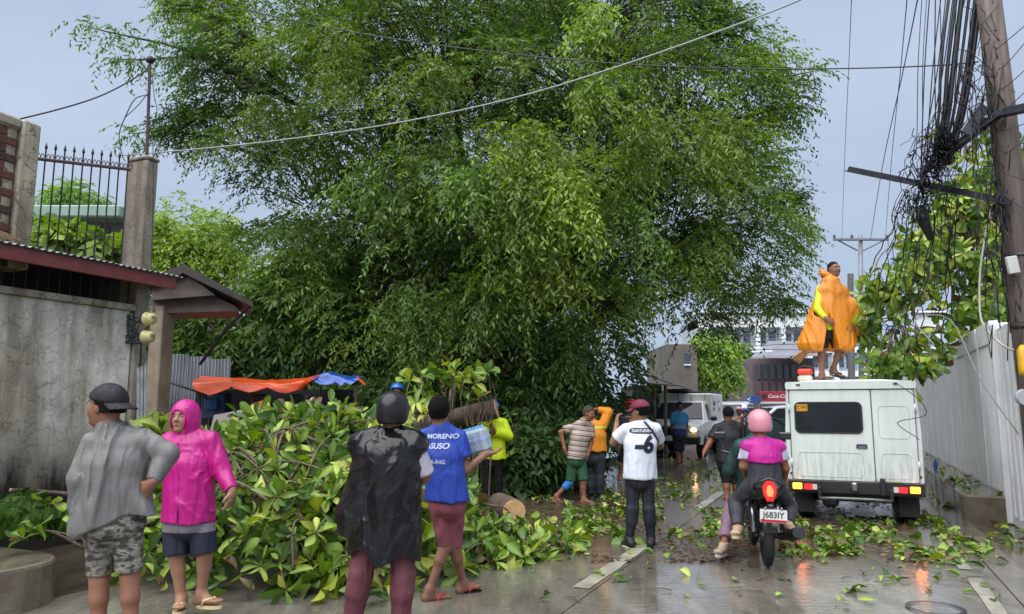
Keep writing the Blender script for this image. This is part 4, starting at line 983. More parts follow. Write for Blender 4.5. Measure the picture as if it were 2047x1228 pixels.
for j, z0 in enumerate(zf):
    if j: sub(MB().box(((HX0 + HX1) / 2, 100.8, z0 + .25), (HX1 - HX0, .9, .75), 0, .02).build('floor_band', MWH), ht)
    px = 1418
    while px < 1880:
        xc = xat(px + 26, 100); h = (z0 - (zf[j + 1] if j < 3 else 0)) - .8; zc = z0 - .1 - h / 2
        w = sub(MB().box((xc + .5, 101.0, zc), (1.0, .12, h * .75)).build('window', MGL), ht)
        sub(MB().box((xc + .5, 100.93, zc), (.07, .06, h * .75)).build('mullion', MWH), w) if False else None
        sub(MB().box((xc - .8, 101.0, zc), (.9, .1, h * .6)).build('window', MGL), ht)
        rail = MB()
        for q in range(9): rail.box((xc - 1.3 + q * .33, 100.3, zc - h * .28), (.05, .05, h * .38))
        rail.box((xc, 100.3, zc - h * .08), (2.9, .06, .07)); sub(rail.build('balcony_rail', PM('rail_far', '#6f7784', .5, .1)), ht)
        px += 52
# dark shop with awning and red drinks sign
sp_ = empty('corner_shop', (xat(1560, 42), 43, 0), 0, 'dark maroon shop front under grey awnings at the junction', 'building')
MSH = PM('shop_dark', '#6a5d5f', .6, .25, 1.2); zz = at(1550, 715, 42).z
sub(MB().box((xat(1575, 42), 45, zz / 2), (xat(1640, 42) - xat(1512, 42), 5, zz), 0, .04).build('front', MSH), sp_)
for a, b, y0, y1, d in ((1502, 1580, 706, 716, 40.5), (1540, 1650, 694, 712, 41), (1525, 1640, 684, 700, 43)):
    sub(MB().prism([at(a, y1, d - 1), at(b, y1, d - 1), at(b - 8, y0, d + 1.2), at(a + 10, y0, d + 1.2)], (0, 0, 0), (0, .02, .06)).build('awning', PM('awning_grey', '#808088', .5, .25, 2), fix=True), sp_)
for k in range(6):
    xx = xat(1520 + k * 14, 42.4); sub(MB().box((xx, 42.45, at(1500, 742, 42).z), (.26, .08, .9), 0, .02).build('window', MGL), sp_)
    sub(MB().box((xx, 42.45, at(1500, 775, 42).z), (.28, .08, .7), 0, .02).build('shutter', PM('shutter_far', '#6a5c5d', .5, .2)), sp_)
sg = empty('drinks_sign', at(1548, 795, 38), 0, 'red and white soft drink signboard over the junction shop', 'sign')
def loc_at(px, py, d, root): return at(px, py, d) - root.location
MB().box((0, .04, 0), (1.52, .06, .62), 0, .01).build('board', PM('sign_red', '#a23440', .4, .08), sg)
MB().box((-.02, -.002, -.26), (1.46, .02, .1), 0).build('white_band', PM('sign_white', '#cfd2d6', .4, .05), sg)
lettering('Coca-Cola', .25, (.2, -.01, .06), (1, 0, 0), (0, 0, 1), PM('sign_letter', '#e8e8e8', .4, .02), sg, shear=.35, bold=.004)
MB().lathe([(.13, -.01), (.15, 0), (.13, .01)], 16, Matrix.Translation((-.5, -.01, .08)) @ Matrix.Rotation(PI / 2, 4, 'X')).build('badge', PM('sign_badge', '#4c2a2a', .4, .2), sg)
for e in (-.6, .6): MB().box((e, .1, -1.0), (.06, .06, 2.0)).build('post', MGAL, sg)
bs = empty('direction_sign', at(1505, 799, 36), 0, 'blue arrow shaped direction sign beside the red signboard', 'sign')
MB().prism([(-.38, 0, 0), (-.2, 0, .16), (.4, 0, .16), (.4, 0, -.16), (-.2, 0, -.16)], (0, 0, 0), (0, .03, 0)).build('plate', PM('sign_blue', '#2e4f8f', .4, .1), bs, fix=True)
lettering('<', .34, (-.2, -.004, 0), (1, 0, 0), (0, 0, 1), PM('sign_white2', '#cdd6e2', .4, .05), bs, bold=.01, name='arrow'); MB().box((.3, .06, -1.0), (.05, .05, 2.2)).build('post', MGAL, bs)
pst = empty('blue_hoarding', at(1790, 655, 40), 0, 'pale poster board with blue lettering behind the fallen bough', 'sign')
MB().box((0, 0, 0), (1.9, .06, 1.5), 0, .01).build('board', PM('poster_pale', '#b9c6dc', .5, .1), pst); lettering('TWEEK', .36, (-.25, -.035, -.02), (1, 0, 0), (0, 0, 1), PM('poster_blue', '#2f6fc0', .5, .05), pst, bold=.004)
for e in (-.8, .8): MB().box((e, .06, -2.3), (.08, .05, 4.6)).build('post', MGAL, pst)
# other buildings of the street
def house(name, label, pxa, pxb, ytop, d, depth, wall, roof=None, wins=(), cat='building', rh=.6):
    x0, x1 = xat(pxa, d), xat(pxb, d); z1 = at(1000, ytop, d).z; r = empty(name, ((x0 + x1) / 2, d, 0), 0, label, cat); w = x1 - x0
    MB().box((0, depth / 2, z1 / 2), (w, depth, z1), 0, .02).build('wall', wall, r)
    if roof: MB().prism([(-w / 2 - .3, 0, z1 - .05), (w / 2 + .3, 0, z1 - .05), (w / 2 + .3, 0, z1 + .05), (0, 0, z1 + rh), (-w / 2 - .3, 0, z1 + .05)], (0, -.4, 0), (0, depth + .3, 0)).build('roof', roof, r, fix=True)
    for (a, b, c, e) in wins:
        q0 = at(a, b, d) - r.location; q1 = at(c, e, d) - r.location
        o = MB().box(((q0.x + q1.x) / 2, -.02, (q0.z + q1.z) / 2), (q1.x - q0.x, .08, q0.z - q1.z), 0, .01).build('window', MGL, r)
        MB().box(((q0.x + q1.x) / 2, -.06, q1.z - .04), (q1.x - q0.x + .1, .1, .06)).build('sill', MWH, o)
    return r
MDC = PM('drab_concrete', '#77716a', .7, .3, 1.2, bump=.2, col2='#5a544d'); MTR = PM('tin_roof_far', '#6d6a6b', .45, .3, 2, metal=.3)
house('concrete_house', 'blank drab concrete house wall beyond the white truck', 1335, 1397, 688, 34, 5, MDC, None, [(1368, 705, 1378, 728)])
house('shanty_house', 'low shanty with rusty tin roof and timber posts by the truck', 1268, 1324, 770, 25, 3, PM('shanty_wall', '#5b5650', .7, .4, 2), None, [(1290, 790, 1302, 840)])
r = empty('tin_awning', at(1300, 760, 23), 0, 'crooked tin awning on posts beside the shanty', 'awning')
sub(corrug(MB(), at(1262, 764, 24.5), at(1262, 764, 22.3), at(1346, 770, 24.5), 7, .03).build('sheet', MTR, smooth=True), r)
sub(corrug(MB(), at(1288, 748, 26), at(1288, 748, 24), at(1372, 776, 26), 7, .03).build('sheet', MTR, smooth=True), r)
for px in (1270, 1308, 1330): sub(MB().tube([at(px, 880, 22.6) * Vector((1, 1, 0)), at(px, 768, 22.6)], .05, 6).build('post', MDC), r)
house('green_roof_house', 'house with green roof edge seen through the spear fence', 95, 240, 440, 30, 6, PM('house_grey', '#71757c', .6, .2, 1), None, [(150, 455, 170, 520), (185, 455, 215, 520)], rh=.3)
o = MB().box((at(165, 428, 29.5).x, 31.5, at(165, 428, 29.5).z), (3.6, 5, .5), 0, .06).build('roof_slab', PM('green_fascia', '#86a294', .5, .15, 1)); sub(o, bpy.data.objects['green_roof_house'])
house('white_house', 'small white house peeping out below the big tree', 1490, 1512, 770, 55, 4, MWH, None, [(1496, 785, 1504, 800)])

# ================================================================== cables overhead
def cable(px, d, label, r=.010, mat=None, group=None):
    o = loop(px, d, r, 'overhead_cable', None, mat); return tag(o, label, 'cable', group)
MCL = PM('cable_pale', (.30, .33, .33), .45, .15)
cable([(230, 312, 0), (480, 290, -1), (760, 252, -2), (1020, 198, -3), (1240, 132, -3.6), (1440, 62, -4), (1600, 0, -4.3), (1720, -60, -4.5)], 12, 'pale cable rising across the big tree to the upper right', .011, MCL)
cable([(380, -8, 0), (560, 36, 0), (760, 74, 0), (1000, 106, -.5), (1240, 128, -1), (1500, 138, -1.5), (1710, 137, -2), (1880, 131, -2.6), (1955, 124, -3.4)], 11.5, 'dark cable sagging across the treetop to the leaning pole', .010, MCAB)
cable([(-20, 252, -1), (120, 218, -.5), (210, 188, 0), (285, 146, .3), (299, 124, .4)], 9, 'cable from the service pipe out past the brick wall', .010, MCAB)
for k, (xt, xb, yb) in enumerate(((1703, 1683, 480), (1815, 1770, 478), (1838, 1740, 480))):
    cable([(xt, -20, 0), (xt - (xt - xb) * .35, 150, 4), (xt - (xt - xb) * .75, 330, 9), (xb, yb, 17)], 9.9, ('straight', 'wavy', 'slack')[k] + ' thin line running down to the far steel pole, ' + ('leftmost', 'middle', 'rightmost')[k] + ' of three', .006 + .002 * k, MCAB, 'lines to far pole')
g = 'cables fanning from the leaning pole'
rng = random.Random(4)
for k in range(12):
    x0 = 1846 + k * 7.5 + rng.uniform(-3, 3); x1 = 1826 + rng.uniform(0, 45) + k * 3
    cable([(x0, -25, rng.uniform(0, .4)), (x0 - (x0 - x1) * .4 + rng.uniform(-5, 5), 130, .2), (x0 - (x0 - x1) * .8, 260, .3), (x1, 345 + rng.uniform(-30, 40), .4)], 8.2, 'thin dark cable dropping from the top into the tangle beside the pole', rng.choice([.004, .005, .007]), MCAB, g)
for k, (a, b) in enumerate(((1900, 1862), (1914, 1868), (1926, 1874), (1940, 1880), (1953, 1888), (1962, 1896))):
    cable([(a, -25, 0), (a - 18, 120, .1), ((a + b) / 2 - 4, 230, .2), (b, 330, .35)], 8.15, ('first', 'second', 'third', 'fourth', 'fifth', 'sixth')[k] + ' thick bundled cable descending to the tangle, counted towards the pole', .018 + .006 * (k % 3), MCAB, 'thick bundled cables')
for k in range(8):
    y0 = 60 + k * 55
    cable([(1990 + k * 3, 100 + k * 40, -.3), (2015, 80 + k * 45, -.4), (2075, 20 + k * 55 + rng.uniform(-40, 40), -.6)], 8, 'thin cable leaving the pole towards the edge of view', .005, MCAB, 'cables leaving the pole')
cable([(1868, 690, 0), (1830, 640, .5), (1900, 640, .4), (1960, 760, .0), (2036, 868, -.2)], 8.6, 'loose grey cable hanging across the white fence', .007, MCABG)
cable([(1790, 765, 0), (1838, 800, -.2), (1850, 830, -.2), (1800, 842, -.25), (1798, 852, -.2), (1828, 872, -.2), (1838, 880, -.2)], 9.3, 'looped wire dangling over the rear of white van', .005, MCAB)
tg = empty('cable_tangle', at(1862, 330, 8.2), 0, 'dense knot of tangled black cables on the pole brace', 'cables')
m = MB()
for k in range(120):
    q_ = rng.random(); cx, cy = 1895 - 75 * q_ + rng.gauss(0, 14), 285 + 130 * q_ + rng.gauss(0, 22); P = []
    r0 = rng.choice([5, 9, 14, 22, 34]); a0 = rng.uniform(0, 6); tw = rng.uniform(2, 7)
    for i in range(14): a = a0 + tw * i / 13; P.append(at(cx + math.cos(a) * r0 + rng.uniform(-5, 5), cy + math.sin(a) * r0 * 1.5 + rng.uniform(-6, 6), 8.2 + rng.uniform(-.16, .16)))
    m.tube(P, rng.choice([.003, .004, .005, .007]), 5)
o = sub(m.build('coils', MCAB, smooth=True), tg); o['kind'] = 'stuff'
m = MB()
for k in range(26):
    x0 = rng.uniform(1800, 1925); y0 = rng.uniform(340, 430); x1 = x0 - rng.uniform(-15, 70); y1 = y0 + rng.uniform(120, 340); P = []
    for i in range(9): t = i / 8; P.append(at(x0 + (x1 - x0) * t + rng.uniform(-7, 7), y0 + (y1 - y0) * t, 8.5 + rng.uniform(-.1, .1) + t * .8))
    m.tube(P, rng.choice([.004, .005, .007]), 5)
o = sub(m.build('hanging_strands', MCAB, smooth=True), tg); o['kind'] = 'stuff'
m = MB()
for k in range(36):
    y0 = rng.uniform(-30, 560); x0 = 1960 + y0 * .075 + rng.uniform(-34, 30); P = []
    for i in range(9): t = i / 8; P.append(at(x0 + rng.uniform(-13, 13) + t * 14, y0 + t * rng.uniform(120, 260), 7.86 + rng.uniform(-.05, .08)))
    m.tube(P, rng.choice([.003, .005, .006]), 5)
o = sub(m.build('pole_wiring', MCAB, smooth=True), tg); o['kind'] = 'stuff'
m = MB()
for k in range(16):
    cx, cy = rng.uniform(1900, 1990), rng.uniform(100, 230); P = []
    for i in range(12): a = i / 11 * rng.uniform(3, 6) + k; P.append(at(cx + math.cos(a) * 22, cy + math.sin(a) * 30 + i * 2, 7.9 + rng.uniform(-.1, .1)))
    m.tube(P, .005, 5)
o = sub(m.build('loose_loops', MCAB, smooth=True), tg); o['kind'] = 'stuff'
sub(MB().tube([at(1838, 412, 8.6), at(1846, 440, 8.6), at(1862, 480, 8.6)], [.055, .07, .04], 8).build('splice_sleeve', MCAB, smooth=True), tg)
cable([(1980, 420, 0), (1962, 520, .1), (1958, 600, .1), (1966, 650, .05), (2004, 690, -.1), (2026, 700, -.1)], 7.9, 'pale white cable hanging beside the leaning pole', .012, PM('cable_white', '#b8b7ad', .5, .15))
for k in range(5):
    cable([(1395, 670 + k * 9, 0), (1500, 668 + k * 8, 0), (1610, 652 + k * 12, 0), (1800, 640 + k * 18, 0)], 34 + k, 'thin street cable crossing in front of the white building', .02, PM('cable_far', '#565d68', .6, .1), 'street cables before white building')
# ================================================================== foliage
def basis(Dv, up=None):
    """per-row side and normal for direction rows"""
    ref = np.tile(np.array([[0, 0, 1.0]]), (len(Dv), 1)) if up is None else up
    sd_ = np.cross(Dv, ref); ln = np.linalg.norm(sd_, axis=1, keepdims=True); bad = ln[:, 0] < 1e-3
    sd_[bad] = (1, 0, 0); ln[bad] = 1; sd_ /= ln; return sd_, np.cross(sd_, Dv)
T_SMALL = (np.array([(0, 0, 0), (.45, .5, -.06), (1, 0, -.12), (.45, -.5, -.06)]), np.array([(0, 1, 2), (0, 2, 3)]))
_rows = [(0, .10), (.22, .42), (.5, .92), (.78, .98), (.95, .5)]
_tv = []; 
for i_, (t_, w_) in enumerate(_rows):
    dz = -.16 * t_ * t_
    _tv += [(t_, -w_ * .5, dz + .11 * w_), (t_, 0, dz), (t_, w_ * .5, dz + .11 * w_)]
_tv.append((1.03, 0, -.18)); _tf = []
for i_ in range(4):
    for j_ in (0, 1): a_ = i_ * 3 + j_; _tf += [(a_, a_ + 1, a_ + 4), (a_, a_ + 4, a_ + 3)]
_tf += [(12, 13, 15), (13, 14, 15)]
T_BIG = (np.array(_tv), np.array(_tf)); VEIN = np.array([.82, 1.35, .82] * 5 + [1.0])
def leaves(name, P, Dv, Nv, ln, wd, cols, mat, parent, T=T_SMALL, kind='stuff', smooth=False):
    tv, tf = T; n = len(P); k = len(tv); sd_ = np.cross(Nv, Dv); sd_ /= np.linalg.norm(sd_, axis=1, keepdims=True) + 1e-9; Nn = np.cross(Dv, sd_)
    rgl = np.random.default_rng(n); curl = rgl.uniform(-.8, 3.2, (n, 1, 1)) if k > 8 else 1.0; tw = rgl.normal(0, .5, (n, 1, 1)) if k > 8 else 0.0
    V = P[:, None] + tv[None, :, 0:1] * (Dv * ln[:, None])[:, None] + tv[None, :, 1:2] * (sd_ * wd[:, None])[:, None] + (tv[None, :, 2:3] * curl + tv[None, :, 0:1] * tv[None, :, 1:2] * tw) * (Nn * ln[:, None])[:, None]
    F = tf[None] + (np.arange(n) * k)[:, None, None]
    o = npmesh(name, V.reshape(-1, 3), F.reshape(-1, 3), mat, None, smooth, np.repeat(cols, k, 0) * (np.tile(VEIN, n)[:, None] if k > 8 else 1.0))
    if parent is not None: sub(o, parent)
    if kind: o['kind'] = kind
    return o
def unit(v): return v / (np.linalg.norm(v, axis=-1, keepdims=True) + 1e-9)
def sprays(O, Dv, L_, per, rng, ln=(.10, .16), wr=.30, droop=.55, cols=None):
    """pinnate drooping sprays -> leaf arrays"""
    M = len(O); t = (np.arange(per) + .6) / per; t = t[None, :, None]
    side, nn = basis(Dv)
    D3 = Dv[:, None]; Z = np.array([0, 0, -1.0])
    pos = O[:, None] + D3 * t * L_[:, None, None] + Z * (droop * L_[:, None, None] * t * t)
    tang = unit(D3 + Z * 2 * droop * t)
    sg = np.where(np.arange(per) % 2 == 0, 1.0, -1.0)[None, :, None]
    dv = unit(tang * .75 + side[:, None] * sg * .75 + Z * .28 + rng.normal(size=(M, per, 3)) * .34)
    nrm = unit(nn[:, None] + rng.normal(size=(M, per, 3)) * .55)
    l_ = rng.uniform(*ln, size=(M, per)); w_ = l_ * wr * rng.uniform(.8, 1.2, (M, per))
    c = np.repeat(cols[:, None], per, 1) * rng.uniform(.75, 1.25, (M, per, 1))
    return pos.reshape(-1, 3), dv.reshape(-1, 3), nrm.reshape(-1, 3), l_.ravel(), w_.ravel(), c.reshape(-1, 3)
MLEAF = leaf_mat('tree_leaf', rough=.5, trans=.4); MBARK = PM('bark', '#4a4038', .75, .4, 5, bump=.8, bscale=18, stretch=(1, 1, .35), col2='#2b2520')
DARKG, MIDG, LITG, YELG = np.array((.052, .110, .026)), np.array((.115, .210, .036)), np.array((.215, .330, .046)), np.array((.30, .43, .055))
def blobtree(name, label, base, blobs, d, nspray, seed, trunk_r=.3, L_=(.5, .9), ln=(.10, .16), wr=.3, per=10, pal=(DARKG, MIDG, LITG), droop=.55, shell=.55, bright=(), limbs=True, cat='tree', group=None, light=.36, twigs=0, clump=26, dome=.042):
    """blobs: (px,py,rpx, depth offset, [vertical squash]) survey blobs of the crown"""
    rng = np.random.default_rng(seed); base = Vector(base)
    r = empty(name, base, 0, label, cat, group)
    B = []
    for q in blobs:
        c = at(q[0], q[1], d + q[3]); rad = q[2] / FOC * (d + q[3]); B.append((np.array(c), rad, q[4] if len(q) > 4 else 1.0))
    vol = np.array([b[1] ** 1.8 for b in B]); vol /= vol.sum(); pick = None
    #C = np.array([B[i][0] for i in pick]); Rr = np.array([B[i][1] for i in pick]); Sq = np.array([B[i][2] for i in pick])
    nc = max(8, nspray // clump); vol_pick = rng.choice(len(B), nc, p=vol)
    dv = unit(rng.normal(size=(nc, 3))); rr = (shell + (1 - shell) * rng.random(nc) ** .5)
    rough = 1 + .16 * np.sin(dv @ np.array([5., 3, 4]) + vol_pick) + .12 * np.sin(dv @ np.array([-7., 9, 6]) + vol_pick * 2)
    Cc = np.array([B[i][0] for i in vol_pick]); Rc = np.array([B[i][1] for i in vol_pick]); Sc = np.array([B[i][2] for i in vol_pick])
    K = Cc + dv * (Rc * rr * rough)[:, None] * np.stack([np.ones(nc), np.ones(nc), Sc], 1)
    ci = np.repeat(np.arange(nc), clump)[:nspray] if nc * clump >= nspray else rng.integers(0, nc, nspray); nspray = len(ci)
    csz = np.minimum(dome * d * rng.uniform(.5, 1.0, nc), Rc * .6)
    # each clump is a dome of sprays over a dim hollow
    hd = unit(rng.normal(size=(nspray, 3)) + (unit(dv * .7 + np.array([0, -.15, .75])))[ci] * 1.15); off = hd * rng.uniform(.75, 1.08, (nspray, 1)) * np.array([1.15, 1.15, .8])
    fill = rng.random(nspray) < .14; off[fill] *= .35
    O = K[ci] + off * csz[ci][:, None]; pick = vol_pick[ci]; ok = O[:, 2] > .25; idx = np.nonzero(ok)[0]; O = O[ok]
    D0 = unit(hd[idx] * np.array([1, 1, .5]) + np.array([0, 0, -.18]) + rng.normal(size=(len(idx), 3)) * .28)
    ctint = rng.normal(0, .19, nc)[ci][idx]
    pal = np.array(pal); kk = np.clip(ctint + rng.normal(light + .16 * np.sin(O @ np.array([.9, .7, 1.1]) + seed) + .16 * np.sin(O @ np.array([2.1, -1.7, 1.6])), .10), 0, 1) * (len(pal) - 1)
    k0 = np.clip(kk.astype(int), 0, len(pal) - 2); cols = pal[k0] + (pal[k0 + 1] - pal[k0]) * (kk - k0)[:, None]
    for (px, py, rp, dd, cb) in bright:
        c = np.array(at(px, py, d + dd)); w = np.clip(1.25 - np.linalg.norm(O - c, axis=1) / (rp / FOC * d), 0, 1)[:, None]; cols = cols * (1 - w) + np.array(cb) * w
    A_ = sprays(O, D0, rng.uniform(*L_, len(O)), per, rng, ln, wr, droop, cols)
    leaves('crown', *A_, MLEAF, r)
    if limbs:
        tops = [b for b in B]; fork = base + Vector((0, 0, min(2.2, max(1.2, (tops[0][0][2] - base.z) * .4))))
        sub(MB().tube([base - Vector((0, 0, .1)), base.lerp(fork, .3) + Vector((.05, 0, 0)), fork], [trunk_r * 1.35, trunk_r * 1.05, trunk_r * .85], 12).build('trunk', MBARK, smooth=True), r)
        rn = random.Random(seed)
        for c, rad, sq in [b for b in tops if b[1] > .06 * d or len(tops) < 8]:
            c = Vector(c); mid = fork.lerp(c, .5) + Vector((rn.uniform(-.3, .3), rn.uniform(-.3, .3), .25 * rad)); r0 = min(trunk_r * rn.uniform(.3, .5), rad * .09); c = fork.lerp(c, .85)
            pts = []
            for k in range(9): t = k / 8; pts.append(fork * (1 - t) ** 2 + mid * 2 * t * (1 - t) + c * t * t + Vector((rn.uniform(-.06, .06), rn.uniform(-.06, .06), 0)))
            sub(MB().tube(pts, [r0 * (1 - .8 * k / 8) + .012 for k in range(9)], 7).build('limb', MBARK, smooth=True), r)
    if twigs:
        m = MB(); sel = rng.choice(len(O), min(twigs, len(O)), replace=False)
        for i in sel:
            j = pick[idx[i]]; c = Vector(B[j][0]); e = Vector(O[i]); a = c.lerp(e, .25); mid = a.lerp(e, .55) + Vector((0, 0, .12))
            m.tube([a, mid, e, e + Vector(D0[i]) * .25], [.022, .014, .008, .004], 4)
        o = sub(m.build('twigs', MBARK, smooth=True), r); o['kind'] = 'stuff'
    return r
DT = 17.0
BIG = [(900, 240, 300, 0), (640, 230, 225, .5), (1160, 190, 280, 0), (1370, 270, 190, .5), (1330, 480, 210, .5), (1110, 500, 220, -1.2), (830, 560, 210, 0), (640, 420, 175, 1), (1440, 420, 115, 1), (1000, 700, 165, -1), (1105, 735, 105, -.5),
       (780, 690, 115, .5), (520, 130, 135, .8), (910, 10, 250, .8), (1190, 50, 205, .8), (660, 40, 190, 1), (1390, 175, 105, 1), (1465, 560, 75, .8), (1350, 555, 88, .5), (610, 520, 90, 1.2), (505, 305, 80, 1), (700, 620, 100, 1), (1420, 560, 90, 1),
       (500, 205, 80, .5), (1500, 320, 68, 1), (452, 92, 58, .5), (1482, 480, 75, 1), (1180, 640, 72, .5), 
       (390, 120, 40, .3, .6), (330, 90, 30, .2, .6), (270, 78, 26, 0, .5), (215, 66, 24, 0, .5), (240, 112, 22, 0, .5), (410, 20, 55, .5, .7), (370, 5, 36, .5, .6), (310, 268, 26, .3, .45), (360, 258, 30, .3, .5), (420, 265, 45, .5, .7), (360, 350, 18, .5, .4),
       (1560, 150, 34, .8, .5), (1622, 140, 22, .8, .5), (1580, 205, 35, .8, .5), (1440, 62, 45, .8, .6), (1495, 102, 34, .8, .6), (1575, 400, 26, 1), (1555, 595, 26, .8, .8)]
tree_base = Vector((at(940, 880, DT).x, DT, 0))
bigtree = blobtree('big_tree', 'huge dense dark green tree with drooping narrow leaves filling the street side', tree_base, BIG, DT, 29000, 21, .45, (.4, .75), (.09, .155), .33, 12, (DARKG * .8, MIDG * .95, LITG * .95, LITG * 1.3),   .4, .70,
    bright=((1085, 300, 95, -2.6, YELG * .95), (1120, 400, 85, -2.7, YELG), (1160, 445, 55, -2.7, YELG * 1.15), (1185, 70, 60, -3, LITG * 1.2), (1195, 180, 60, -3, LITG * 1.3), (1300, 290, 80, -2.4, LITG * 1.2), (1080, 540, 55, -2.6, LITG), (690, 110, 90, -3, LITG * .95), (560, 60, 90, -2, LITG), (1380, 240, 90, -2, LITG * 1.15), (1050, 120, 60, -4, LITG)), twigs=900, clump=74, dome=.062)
for pts in ([(560, 190), (430, 120), (330, 88), (215, 64), (160, 50)], [(500, 160), (390, 112), (280, 120), (225, 118)], [(560, 330), (420, 275), (330, 262), (255, 268)], [(1440, 200), (1540, 160), (1640, 140)], [(1460, 240), (1560, 215), (1610, 215)], [(520, 90), (420, 30), (360, 0)]):
    Q_ = [at(a, b, DT) for a, b in pts]; sub(MB().tube(Q_, [.05 * (1 - .85 * i / (len(Q_) - 1)) for i in range(len(Q_))], 6).build('limb', MBARK, smooth=True), bigtree)
    rg_ = np.random.default_rng(len(pts) + int(pts[0][0])); t_ = rg_.uniform(.35, 1, 46); O_ = np.array([tuple(Q_[int(min(t * (len(Q_) - 1), len(Q_) - 1.001))].lerp(Q_[int(min(t * (len(Q_) - 1), len(Q_) - 1.001)) + 1], (t * (len(Q_) - 1)) % 1)) for t in t_]) + rg_.normal(size=(46, 3)) * np.array((.12, .2, .09))
    leaves('hanging_spray', *sprays(O_, unit(rg_.normal(size=(46, 3)) + np.array((-.8 if pts[-1][0] < 900 else .8, 0, -.2))), rg_.uniform(.35, .6, 46), 9, rg_, (.11, .18), .3, .5, np.tile(MIDG[None] * 1.1, (46, 1))), MLEAF, bigtree)
# drooping curtains of paler new leaves hung on the near side of the crown
def curtain(px, py, rp, depth, n, col, seed, parent=bigtree):
    rng = np.random.default_rng(seed); c = np.array(at(px, py, depth)); R_ = rp / FOC * depth; nb = max(3, n // 14)
    # a few arching boughs, leaves hang along each
    a = rng.uniform(0, 6.28, nb); top = c + np.stack([rng.normal(0, .22, nb), rng.normal(.25, .25, nb), rng.uniform(.2, .95, nb)], 1) * R_; t = rng.random((nb, 14)) ** .7
    out_ = np.stack([np.cos(a) * .55 + rng.normal(0, .15, nb), -np.abs(np.sin(a)) * .5, np.zeros(nb)], 1) * R_ * rng.uniform(.5, 1.3, nb)[:, None]
    O = top[:, None] + out_[:, None] * t[..., None] + np.array([0, 0, -1.0]) * (R_ * rng.uniform(.5, 1.5, nb))[:, None, None] * (t ** 2)[..., None] + rng.normal(size=(nb, 14, 3)) * .09
    O = O.reshape(-1, 3); D0 = unit(np.repeat(out_, 14, 0) * .7 + np.array([0, -.15, -.25]) + rng.normal(size=O.shape) * .45); cols = np.array(col)[None] * np.repeat(rng.uniform(.55, 1.15, nb), 14)[:, None] * rng.uniform(.8, 1.2, (len(O), 1))
    leaves('hanging_spray', *sprays(O, D0, rng.uniform(.35, .65, len(O)), 10, rng, (.10, .17), .30, .7, cols), MLEAF, parent)
curtain(1075, 320, 95, DT - 4.6, 230, YELG * .80, 1); curtain(1125, 400, 85, DT - 4.7, 170, YELG * .95, 2); curtain(1040, 460, 120, DT - 4.4, 240, LITG * .9, 3); curtain(1085, 560, 70, DT - 4.4, 100, YELG * .65, 4)
curtain(1165, 440, 42, DT - 4.8, 70, YELG * 1.15, 5); curtain(1190, 175, 60, DT - 4.5, 120, LITG * 1.2, 6); curtain(1175, 75, 70, DT - 4.2, 120, LITG * 1.1, 7); curtain(1300, 280, 95, DT - 3.6, 200, LITG * .95, 8); curtain(1400, 330, 100, DT - 3, 190, LITG * .9, 9)
curtain(690, 110, 90, DT - 3, 150, LITG * .9, 10); curtain(600, 480, 80, DT - 1.5, 110, MIDG * 1.1, 11); curtain(980, 640, 90, DT - 3.4, 170, MIDG, 12); curtain(1110, 700, 90, DT - 3, 180, MIDG * .9, 13); curtain(860, 180, 100, DT - 4, 160, LITG * .8, 14); curtain(760, 380, 110, DT - 3.4, 180, MIDG * 1.2, 15); curtain(1260, 470, 100, DT - 3.6, 180, MIDG * 1.2, 16); curtain(940, 380, 90, DT - 4.4, 150, MIDG * 1.25, 17); curtain(1420, 500, 80, DT - 2.4, 140, LITG * .75, 18); curtain(540, 250, 90, DT - 2, 130, LITG * .75, 19); curtain(830, 620, 90, DT - 3, 150, MIDG, 20)
# background greenery
blobtree('street_tree', 'bright lime leafy tree beside the drab concrete house', at(1418, 850, 37) * Vector((1, 1, 0)), [(1415, 720, 36, 0), (1432, 745, 28, 0), (1405, 768, 26, 0), (1425, 690, 22, 0)], 37, 1100, 5, .15, (.4, .7), (.18, .3), .4, 8, (MIDG * 1.3, LITG * 1.4, YELG * 1.2))
blobtree('street_tree', 'hazy dark green tree between lime tree and the shop', at(1470, 850, 50) * Vector((1, 1, 0)), [(1470, 740, 34, 0), (1455, 775, 28, 0), (1480, 785, 25, 0), (1450, 710, 25, 0)], 50, 1000, 6, .2, (.5, .9), (.25, .4), .45, 8, (DARKG * 1.5, MIDG * 1.2, LITG))
blobtree('back_tree', 'pale green feathery tree behind the gate canopy', at(390, 850, 26) * Vector((1, 1, 0)), [(380, 480, 62, 0), (340, 510, 45, 0), (430, 520, 50, 0), (390, 555, 55, 0), (330, 460, 26, 0), (470, 560, 40, 0)], 26, 2600, 7, .2, (.4, .7), (.13, .2), .4, 8, (LITG * 1.1, YELG * .9, YELG * 1.1))
blobtree('back_tree', 'windblown grey green palm like tree behind the green roof', at(160, 850, 38) * Vector((1, 1, 0)), [(150, 400, 28, 0, .8), (165, 380, 18, 0, .7), (180, 402, 16, 0, .5), (135, 412, 16, 0)], 38, 420, 8, .15, (.6, 1.2), (.3, .5), .2, 8, (MIDG * 1.5, MIDG * 1.8, LITG * 1.2))
blobtree('shade_tree', 'dark leafy tree overhanging the block wall beside the canopy', at(640, 870, 17.2) * Vector((1, 1, 0)), [(380, 655, 45, 0), (430, 690, 50, 0), (345, 690, 30, 0), (500, 660, 45, .5), (560, 640, 60, .5), (620, 600, 60, .6), (470, 725, 30, 0), (600, 690, 35, .3), (540, 730, 25, 0)], 16.5, 1700, 9, .14, (.4, .7), (.16, .26), .3, 9, (DARKG, MIDG, MIDG * 1.4))
